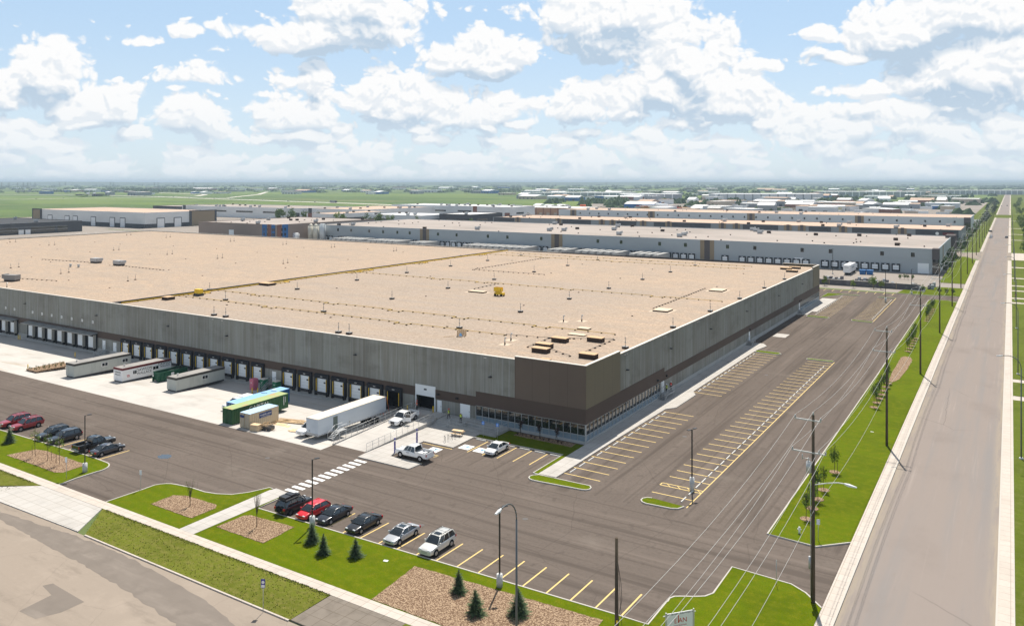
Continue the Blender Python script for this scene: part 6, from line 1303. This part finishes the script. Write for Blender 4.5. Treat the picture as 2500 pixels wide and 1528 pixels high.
# parked trailers backed up to the pale warehouse: white roofs in a slanted row
mat('trailer_top', (.42,.415,.40), .5)
tm = MB().box(-1.3,1.3,-16,0,1.2,4.1,0).box(-.9,.9,-3.5,-1.5,.2,1.2,1).box(-.9,.9,-14,-13,.2,1.2,1).mesh('parked_trailer', [M['trailer_top'], M['dark_metal']])
k = 0
for a, e in ((-316,-294),(-286,-262),(-252,-240),(-212,-170),(-156,-147),(-139,-116),(-108,-92)):
    x = a
    while x < e:
        obj('parked_trailer', tm, None, loc=(x,281.5,0), label='white trailer roof backed to the pale warehouse docks, %s from the left' % ORD[k], cat='trailer', group='trailers at the pale warehouse docks'); k += 1; x += 4.3
t = thing('semi_trailer', (-4.9,269,0), 0, 'white trailer with dark lettering backed to the pale warehouse near its right end', 'trailer'); obj('box_body', MB().box(-1.35,1.35,-9,7,1.1,4.3), M['white_paint'], t); obj('lettering', MB().box(1.351,1.37,-4,2,2.7,3.2).box(-.9,.9,-9.02,-9.001,3.2,3.5), M['grey_metal'], t)
for y in (-6,4,5.4): obj('wheel', MB().tube((-1.25,y,.5),(1.25,y,.5),.5,.5,12), M['tyre'], t)
for x, y, lb in ((.5,268,'left'),(3.3,268.5,'right')): obj('waste_skip', MB().loft([[(-1.1,-1.3,0),(1.1,-1.3,0),(1.1,1.3,0),(-1.1,1.3,0)],[(-1.3,-1.6,2.0),(1.3,-1.6,2.0),(1.3,1.6,2.0),(-1.3,1.6,2.0)]]), M['w_blue'], loc=(x,y,0), label='blue waste skip beside the white trailer, %s one of the two'%lb, cat='skip')
# dark block wall / stacked crates along the rear lot
mat('block_dark', (.12,.115,.125), .9, [((.5,.5,1),4,(.20,.19,.20),.5,.7)])
t = thing('boundary_wall', (-15,222.5,0), 0, 'dark panelled boundary wall with pale coping behind the farthest parking bays', 'wall')
b = MB(); c = MB(); p_ = MB()
for k in range(14): b.box(-70+8*k,-62.3+8*k,-.15,.15,0,2.1); p_.box(-62.3+8*k,-62+8*k,-.22,.22,0,2.3)
c.box(-70,42,-.22,.22,2.12,2.25); obj('panel', b, M['block_dark'], t); obj('pier', p_, M['w2_pier_tan'], t); obj('coping', c, M['cap_metal'], t)
rnd = random.Random(12)
for k, (x, y, w_, d_) in enumerate(((-18,233,9,2),(-6,236,7,2.5),(6,238,8,2),(13,236,3,2),(24,226,3,2),(27,222,3,2.5),(30,228,2,2),(30,236,2,2),(-30,232,8,2),(16.5,229,2.5,2))):
    b = MB()
    for j in range(int(w_)): b.box(-w_/2+j*1.05,-w_/2+j*1.05+.95,-d_/2,d_/2,0,rnd.uniform(1.1,2.2),j%2)
    obj('stacked_crates', b, [M['block_dark'],M['far_grey']], loc=(x,y,0), label='dark wrapped pallets in the yard behind the boundary wall, %s of the stacks' % ORD[k], cat='pallets', group='wrapped pallet stacks behind the boundary wall')
# ------------------------------------------------------------------ trees in the distance
def fartree(seed, h, r, m, n=170, s_=.55, cone=False):
    rnd = random.Random(seed); b = MB(); b.tube((0,0,0),(0,0,h*.6),.16,.09,5,1)
    if cone:
        for k in range(n): z = rnd.random()**1.3; a = rnd.uniform(0,2*pi); rr = r*(1-z)*rnd.uniform(.5,1.05); p = Vector((cos(a)*rr,sin(a)*rr,.4+z*h)); u = Vector((cos(a),sin(a),-.3))*s_; v_ = Vector((-sin(a),cos(a),0))*s_*.6; b.add([p-v_,p+v_,p+u], [(0,1,2)])
    else: leaves(b, (0,0,h*.6), r, r, h*.42, n, s_, rnd, 0, .25, 12)
    return b.mesh('tree', [M[m], M['bark']])
FT = {'round': [fartree(s, 8, 3.0, 'leaf', 420, .38) for s in (1,2,3)], 'light': [fartree(s, 8, 3.0, 'leaf_light', 420, .38) for s in (4,5)], 'dark': [fartree(s, 8, 3.2, 'leaf_dark', 300, .5) for s in (6,7)], 'spruce': [fartree(s, 8, 2.0, 'leaf_dark', 500, .38, True) for s in (8,9)]}
def ftree(kind, k, x, y, s_, label, group, nm='tree'):
    o = obj(nm, FT[kind][k % len(FT[kind])], None, loc=(x,y,0), rz=k*1.7, label=label, cat='tree', group=group); o.scale = (s_,s_,s_); return o
k = 0
for x, y, s_, kd in ((-655,520,1.3,'round'),(-640,508,1.0,'dark'),(-668,540,1.2,'round'),(-632,500,1.3,'round'),(-606,496,1.4,'round'),(-595,480,.8,'dark'),(-566,478,1.35,'round'),(-540,470,1.2,'round'),(-505,462,1.3,'light'),(-492,458,1.3,'round'),(-460,455,1.3,'round'),(-445,452,1.45,'round'),(-425,448,1.4,'round'),(-412,470,1.1,'round')):
    x, y, s_ = 55.5+.915*(x-55.5), -110+.915*(y+110), s_*1.35
    ftree(kd, k, x, y, s_, 'bushy street tree before the white office row, %s from the left' % ORD[k], 'street trees before the white office row'); k += 1
for k, (x, y, s_) in enumerate(((-345,410,1.3),(-312,415,1.4),(-285,418,.8),(-380,600,1.3),(-370,600,1.1),(-150,432,.9),(-141,432,.7),(-100,440,.6),(20,434,.9),(8,436,.7))):
    ftree('round', k, x, y, s_, 'green tree between the long warehouse rows, %s from the left' % ORD[k], 'trees between the warehouse rows')
rnd = random.Random(20)
for k in range(30):
    y = 290+k*17+rnd.uniform(-3,3); ftree('round' if k%3 else 'dark', k, 29.8+rnd.uniform(-.8,2.6), y, rnd.uniform(.55,.95), 'tree beside the warehouse ends west of the street, %s going away' % ORD[k], 'trees at the warehouse ends west of the street')
for k in range(36):
    y = 262+k*24*(1+k*.02)+rnd.uniform(-5,5); x = 63+rnd.uniform(-1.5,9); kd = ('spruce','round','light','light')[k%4]
    ftree(kd, k, x, y, rnd.uniform(.8,1.5), 'tree on the grass east of the street, %s going away' % ORD[k], 'trees east of the street')
for k in range(26): ftree('dark', k, 34+rnd.uniform(-8,4), 770+k*34, rnd.uniform(.7,1.3), 'distant tree on the west side of the far street, %s going away' % ORD[k], 'distant trees west of the far street')
for k, (x, y, s_) in enumerate(((4.5,217,.42),(11.5,218.5,.62),(-6,218,.5),(14,218,.45),(-14,218,.4))): ftree('light', k, x, y, s_, 'yellow-green bush in front of the dark boundary wall, %s of five' % ORD[k], 'bushes before the boundary wall', 'bush')
for k, (x, y, s_) in enumerate(((16.5,256,.3),(18,257,.3),(19.5,256.5,.3),(21,257,.3),(28,219,.35),(34,214,.4),(36,214.5,.35),(38,216,.3))): ftree('round', k, x, y, s_, 'low round shrub near the second driveway, %s in order' % ORD[k], 'low shrubs near the second driveway', 'bush')
# cars and trucks on the street and the highway
fc = {}
for nm_, c_ in (('white','far_white'),('dark','hub_dark'),('silver','grey_metal'),('red','w_brown'),('blue','w_blue')):
    b = MB(); b.loft([[(x,y*.5,z) for x,y,z in ((-.9,-4.5,.35),(.9,-4.5,.35),(.9,-4.4,.95),(-.9,-4.4,.95))],[(-.9,2.2,.35),(.9,2.2,.35),(.88,2.15,.85),(-.88,2.15,.85)]],0); b.loft([[(-.85,-1.7,.92),(.85,-1.7,.92),(.85,1.0,.88),(-.85,1.0,.88)],[(-.68,-1.2,1.45),(.68,-1.2,1.45),(.68,.3,1.45),(-.68,.3,1.45)]],1); b.box(-.69,.69,-1.25,.35,1.44,1.48,0)
    for x in (-.85,.85):
        for y in (-1.4,1.35): b.tube((x-.1,y,.33),(x+.1,y,.33),.33,.33,8,2)
    fc[nm_] = b.mesh('parked_car', [M[c_],M['window_glass'],M['tyre']])
for x, y, c_, lb, r_ in ((43.3,560,'white','white car parked at the left kerb of the far street, nearer of the pair',0),(43.4,575,'white','white car parked at the left kerb of the far street, farther of the pair',0),(53.0,566,'dark','dark car driving on the right side of the far street',0),(41.5,640,'dark','dark car at the left kerb near the green rise',.3),(50.6,1460,'dark','tiny dark truck far up the street beyond the green rise',0),(42.6,1440,'white','tiny white car far up the street beyond the green rise',0)):
    obj('parked_car', fc[c_], None, loc=(x,y,0), rz=r_, label=lb, cat='car')
def road(pts, w, name='highway', z=.01, m='street_asphalt'):
    b = MB()
    for (xa,ya),(xb,yb) in zip(pts, pts[1:]):
        L = sqrt((xb-xa)**2+(yb-ya)**2); nx, ny = -(yb-ya)/L*w/2, (xb-xa)/L*w/2; b.flat([(xa+nx,ya+ny),(xa-nx,ya-ny),(xb-nx,yb-ny),(xb+nx,yb+ny)], z)
    struct(name, b, M[m])
HW = [(-2600,650),(-1901,853),(-1615,1142),(-1450,1180),(-1003,1000),(-700,960),(-300,1000)]
mat('pale_road', (.60,.56,.51), .85)
road([(-3400,1000),(-2705,1190),(-2253,1267),(-1909,1214),(-1607,1136),(-1369,1087),(-1219,1047),(-1016,1006),(-850,960)], 20, 'highway', .012, 'pale_road')
road([(-2300,560),(-1892,848),(-1914,990),(-1864,1046),(-1837,1190),(-1900,1330),(-2075,1487),(-2131,1529),(-2900,1800)], 16, 'highway', .013, 'pale_road'); road([(-1626,1140),(-1626,1219),(-1984,1620),(-2500,2100)], 14, 'highway', .011, 'pale_road')
k = 0
for x, y, c_ in ((-1900,890,'dark'),(-1910,960,'dark'),(-1700,1160,'white'),(-1560,1127,'dark'),(-1480,1110,'silver'),(-1330,1077,'white'),(-1219,1047,'dark'),(-1120,1027,'dark'),(-2296,1260,'dark'),(-2400,1243,'white'),(-2000,1234,'dark'),(-1800,1185,'silver')):
    obj('parked_car', fc[c_], None, loc=(x,y,.02), rz=1.3, label='tiny vehicle on the pale highway across the green fields, %s from the left' % ORD[k], cat='car', group='vehicles on the distant highway'); k += 1
obj('semi_truck', MB().box(-10,8,-1.3,1.3,1.2,4.2,0).box(8.5,11.5,-1.2,1.2,.5,3.8,1).box(-9,11,-1.1,1.1,.1,1.2,2), [M['w_mid_grey'],M['w_dark'],M['dark_metal']], loc=(-1060,1017,.02), rz=-.2, label='grey semi truck on the pale highway behind the grey factory', cat='truck')
t = thing('overpass', (-2100,1136,0), radians(129), 'dark highway overpass across the green fields at left', 'bridge'); obj('deck', MB().box(-75,75,-8,8,5,7), M['w_dark'], t); obj('pier', MB().box(-40,-36,-6,6,0,5).box(36,40,-6,6,0,5), M['w_dark'], t)
obj('abutment', MB().prism([(-115,-14),(-50,-14),(-50,14),(-115,14)],0,lambda x,y: max(0,(x+115)/65*6.5)), M['field_grass'], t); obj('abutment', MB().prism([(50,-14),(115,-14),(115,14),(50,14)],0,lambda x,y: max(0,(115-x)/65*6.5)), M['field_grass'], t)
for x, y in ((-2090,1124),(-2118,1158)): obj('parked_truck', MB().box(-7,7,-1.3,1.3,.8,4,0).box(7.2,9.5,-1.2,1.2,.4,3.2,0), M['far_white'], loc=(x,y,7), rz=radians(129), label='white truck crossing the dark overpass, %s one' % ('left' if x > -2100 else 'right'), cat='truck')
# far industrial estate: sheds, container stacks, parked trailers, each a thing
def cam_xy(Y, s): return (55.49+Y*(-.53062+s*.84761), -110.06+Y*(.84761+s*.53062))
rnd = random.Random(77)
def ordn(n):
    if n < 40: return ORD[n]
    return str(n+1)+({1:'st',2:'nd',3:'rd'}.get((n+1)%10,'th') if (n+1)%100 not in (11,12,13) else 'th')
shed = []
for k in range(230):
    s = (k%59)/59*1.28-.62+rnd.uniform(-.01,.01)
    if k > 110: s = rnd.uniform(.02,.56)
    px = 1250+1944*s
    if px < 1250: Y = rnd.choice((2500,2900,3400,4100,4800))*rnd.uniform(.9,1.1)
    elif px < 1560: Y = rnd.uniform(1700,3600)
    else: Y = rnd.choice((1020,1150,1300,1500,1750,2000,2400,3000,3800))*rnd.uniform(.92,1.08)
    if -.62 < s < -.05 and Y < 2300: Y += 900
    x, y = cam_xy(Y, s)
    if 15 < x < 100 and y < 2600: continue
    w_, d_, h = rnd.uniform(14,75)*(Y/2600)**.6, rnd.uniform(14,50), rnd.uniform(5,10)
    shed.append((s, x, y, w_, d_, h, Y))
shed.sort()
for k, (s, x, y, w_, d_, h, Y) in enumerate(shed):
    cw = ('far_white','far_grey','w4_wall','far_tan','far_white','w_white','w_mid_grey','w_brown','w_blue')[rnd.randrange(9)]; ct = ('far_white','far_roof_light','far_white','w3_roof')[rnd.randrange(4)]
    b = MB(); b.box(-w_/2,w_/2,-d_/2,d_/2,0,h,0); gb = rnd.random() < .4
    if gb: b.loft([[(-w_/2,-d_/2,h),(w_/2,-d_/2,h),(w_/2,d_/2,h),(-w_/2,d_/2,h)],[(-w_/2,-.2,h+d_*.09),(w_/2,-.2,h+d_*.09),(w_/2,.2,h+d_*.09),(-w_/2,.2,h+d_*.09)]],1)
    else: b.box(-w_/2-.3,w_/2+.3,-d_/2-.3,d_/2+.3,h,h+.4,1)
    for q in range(int(w_/14)): b.box(-w_/2+4+q*14,-w_/2+9+q*14,-d_/2-.1,-d_/2,.2,h*.5,2)
    obj('industrial_shed', b, [M[cw],M[ct],M['w_dark']], loc=(x,y,0), rz=rnd.choice((0,0,.0,.15,-.3)), label='small hazy shed of the distant estate under the horizon, %s from the left' % ordn(k), cat='shed', group='hazy sheds of the distant estate')
# three named big ones
for x0s, x1s, Y, h, lb, wall in ((1325,1555,1990,13,'long grey warehouse with white stripes near the horizon, centre','far_grey'),(1520,1665,1800,12,'white-striped grey warehouse right of the long grey one','far_grey'),(1750,2010,1700,14,'very long pale grey warehouse with dock rows near the horizon','w4_wall'),(2010,2260,2100,14,'hazy long grey warehouse left of the far street','far_grey'),(2270,2560,2500,13,'very long grey warehouse across the end of the far street','far_grey')):
    s0, s1 = (x0s-1250)/1944, (x1s-1250)/1944; a = cam_xy(Y, s0); e = cam_xy(Y, s1); c = ((a[0]+e[0])/2, (a[1]+e[1])/2); L = sqrt((a[0]-e[0])**2+(a[1]-e[1])**2)
    t = thing('warehouse', (c[0],c[1],0), radians(YAW), lb, 'warehouse'); obj('wall', MB().box(-L/2,L/2,0,70,0,h), M[wall], t); obj('roof', MB().box(-L/2-.5,L/2+.5,-.5,70.5,h,h+1), M['far_white'], t); parts('pilaster', [(-L/2+3+k*18,-L/2+5.8+k*18,-.3,0,0,h) for k in range(int(L/18))], 'far_white' if wall == 'far_grey' else 'w_mid_grey', t)
for k, (px, Y) in enumerate(((1345,1180),(1375,1190),(1320,1230))):
    x, y = cam_xy(Y, (px-1250)/1944); b = MB(); b.loft([[(9*cos(a),yy,7*sin(a)) for a in [pi*q/8 for q in range(9)]] for yy in (-14,14)],0,True,False,False); obj('fabric_shelter', b, M['far_white'], loc=(x,y,0), rz=.9, label='white arched fabric shelter beyond the brick-orange warehouse, %s of three' % ORD[k], cat='shelter', group='white arched shelters')
x, y = cam_xy(1100, (1423-1250)/1944); obj('orange_silo', MB().tube((0,0,0),(0,0,9),4,4,12), M['safety_orange'], loc=(x,y,0), label='squat orange tank beside the white shelters', cat='tank')
cc = [mat('cn%d'%i, c, .7) for i, c in enumerate(((.30,.03,.03),(.05,.12,.28),(.42,.22,.05),(.5,.46,.28),(.40,.42,.44),(.02,.22,.16),(.36,.06,.05)))]
cms = [MB().box(-6.1,6.1,-1.22,1.22,0,2.6).mesh('shipping_container', c) for c in cc]
cl = []
for k in range(100):
    if k < 70: px = rnd.uniform(1560,1710); Y = rnd.uniform(980,1120)
    elif k < 90: px = rnd.uniform(1990,2060); Y = rnd.uniform(1000,1200)
    else: px = rnd.uniform(2045,2130); Y = rnd.uniform(820,860)
    x, y = cam_xy(Y, (px-1250)/1944); cl.append((px, x, y, k))
cl.sort()
for i, (px, x, y, k) in enumerate(cl):
    o = obj('shipping_container', cms[5 if k >= 90 else rnd.choice((0,0,1,2,3,4,6))], None, loc=(x,y,2.6*rnd.randrange(3) if k < 90 else 0), rz=radians(YAW), label='coloured container in the distant container yard, %s from the left' % ordn(i), cat='shipping container', group='containers of the distant container yard')
tl = []
for k in range(110):
    px = rnd.uniform(1700,2330); Y = rnd.uniform(860,1450); x, y = cam_xy(Y, (px-1250)/1944)
    if x > 14: continue
    tl.append((px, x, y))
for k in range(14): tl.append((1e4+k, rnd.uniform(-10,26), rnd.uniform(735,800)))
tl.sort()
tms = [MB().box(-7.5,7.5,-1.3,1.3,1,4.1).mesh('parked_trailer', M[m_]) for m_ in ('far_white','far_white','w4_wall','far_tan')]
for k, (px, x, y) in enumerate(tl): obj('parked_trailer', tms[k%4], None, loc=(x,y,0), rz=rnd.choice((0,0,pi/2,.6)), label='pale trailer parked in the busy far yards, %s from the left' % ordn(k), cat='trailer', group='trailers parked in the far yards')
# east side buildings
for x, y, w_, d_, h, wall, roof, lb in ((92,980,36,60,8,'far_tan','far_roof_light','tan-roofed hall at the right edge behind the street trees'),(84,720,26,40,6,'w_blue','far_white','blue-walled shed at the right edge of the far street'),(86,640,24,30,5,'far_white','w_blue','low white building with blue roof at the right edge')):
    t = thing('hall', (x,y,0), 0, lb, 'building'); obj('wall', MB().box(-w_/2,w_/2,-d_/2,d_/2,0,h), M[wall], t); obj('roof', MB().box(-w_/2-.4,w_/2+.4,-d_/2-.4,d_/2+.4,h,h+.5), M[roof], t); obj('door', MB().box(-w_/2-.1,-w_/2,-6,-1,0,h*.7), M['w_dark'], t)
# far-off woods and scrub that read as one mass
wd = MB()
for k in range(2300):
    s = rnd.uniform(-.68,.68); Y = 900*(12 ** (rnd.random()**.8)); px = 1250+1944*s
    if px < 1330 and Y < 2900: continue
    if px >= 1330 and (Y < 1000 or (Y < 2600 and rnd.random() < .35)): continue
    if px < 1330 and rnd.random() < .35 and Y < 2400: continue
    x, y = cam_xy(Y, s)
    if 20 < x < 75 and y < 3000: continue
    h = rnd.uniform(5,11)*(1+Y/14000); w_ = rnd.uniform(5,16)*(1+Y/2600)
    if k < 260: t_ = k/260; x, y, h, w_ = -3086+331*t_*1.0+rnd.uniform(-40,40), 1764+207*t_+rnd.uniform(-40,40), rnd.uniform(10,17), 26
    n = 5
    for q in range(n):
        a = rnd.uniform(0,2*pi); cx_, cy_ = x+cos(a)*w_*.4, y+sin(a)*w_*.4; r = w_*rnd.uniform(.25,.5); hh = h*rnd.uniform(.5,1.0)
        wd.add([(cx_-r,cy_-r*.6,0),(cx_+r,cy_-r*.6,0),(cx_+r,cy_+r*.6,0),(cx_-r,cy_+r*.6,0),(cx_-r*.5,cy_,hh*.8),(cx_+r*.3,cy_-r*.3,hh),(cx_+r*.5,cy_+r*.3,hh*.7)],
               [(0,1,5),(1,2,6),(1,6,5),(2,3,6),(3,0,4),(0,5,4),(4,5,6),(3,4,6)], 0)
mat('wood_mass', (.065,.10,.045), .95, [((.01,.01,.01),4,(.095,.135,.06),.4,.6)], world=True, spec=.05)
obj('distant_woods', wd, M['wood_mass'], kind='stuff')
# power pylons on the left horizon
py_ = MB()
py_.path([(-4,0,0),(-1,0,24),(0,0,40)],.35,4).path([(4,0,0),(1,0,24),(0,0,40)],.35,4).tube((-9,0,26),(9,0,26),.3,.3,4).tube((-7,0,33),(7,0,33),.3,.3,4); pym = py_.mesh('power_pylon', M['w_dark'])
for k, (px, Y) in enumerate(((4,3600),(22,3500),(43,3400),(57,3700),(68,3300),(75,3800),(86,3500),(145,4200),(160,4000),(270,4400),(277,4300),(377,4300),(386,4600),(455,4800),(472,4700),(790,5200),(1480,5200),(1660,4200),(1705,3900),(1842,4100))):
    x, y = cam_xy(Y, (px-1250)/1944); obj('power_pylon', pym, None, loc=(x,y,0), rz=.6, label='thin pylon silhouette on the horizon, %s from the left' % ORD[k], cat='pylon', group='pylons on the horizon')
# low hills closing the view
b = MB(); n = 160
for row in range(2):
    Yd = (11000, 17500)[row]; H_ = (44, 66)[row]; S_ = []
    for k in range(n+1):
        s = -1.6+3.2*k/n; x, y = cam_xy(Yd, s); h = H_*(.78+.22*sin(k*.11+row*2.1)*cos(k*.043+1.2)+.06*sin(k*.5+row))
        if row: h *= .72+.28*min(1,max(0,(s-.05)/.4))
        x2, y2 = cam_xy(Yd*1.25, s); x3, y3 = cam_xy(Yd*.82, s); S_.append([(x3,y3,-1),(x,y,h),(x2,y2,h*.9),(x2,y2,-1)])
    b.loft(S_, 0, True, True, False)
mat('hill_cover', (.08,.11,.06), .95, [((.0008,.0008,.001),5,(.09,.12,.05),.45,.6)], world=True, spec=.03)
struct('hills', b, M['hill_cover'])
# ------------------------------------------------------------------ haze
hm = bpy.data.materials.new('haze'); hm.use_nodes = True; nt = hm.node_tree; nt.nodes.clear()
o_ = nt.nodes.new('ShaderNodeOutputMaterial'); v_ = nt.nodes.new('ShaderNodeVolumePrincipled'); nt.links.new(v_.outputs[0], o_.inputs['Volume'])
v_.inputs['Color'].default_value = (.64,.79,.93,1); v_.inputs['Density'].default_value = 1.1e-4; v_.inputs['Anisotropy'].default_value = 0.0
hb = obj('haze', MB().box(-24000,24000,-3500,24000,-3,70), hm, kind='stuff')
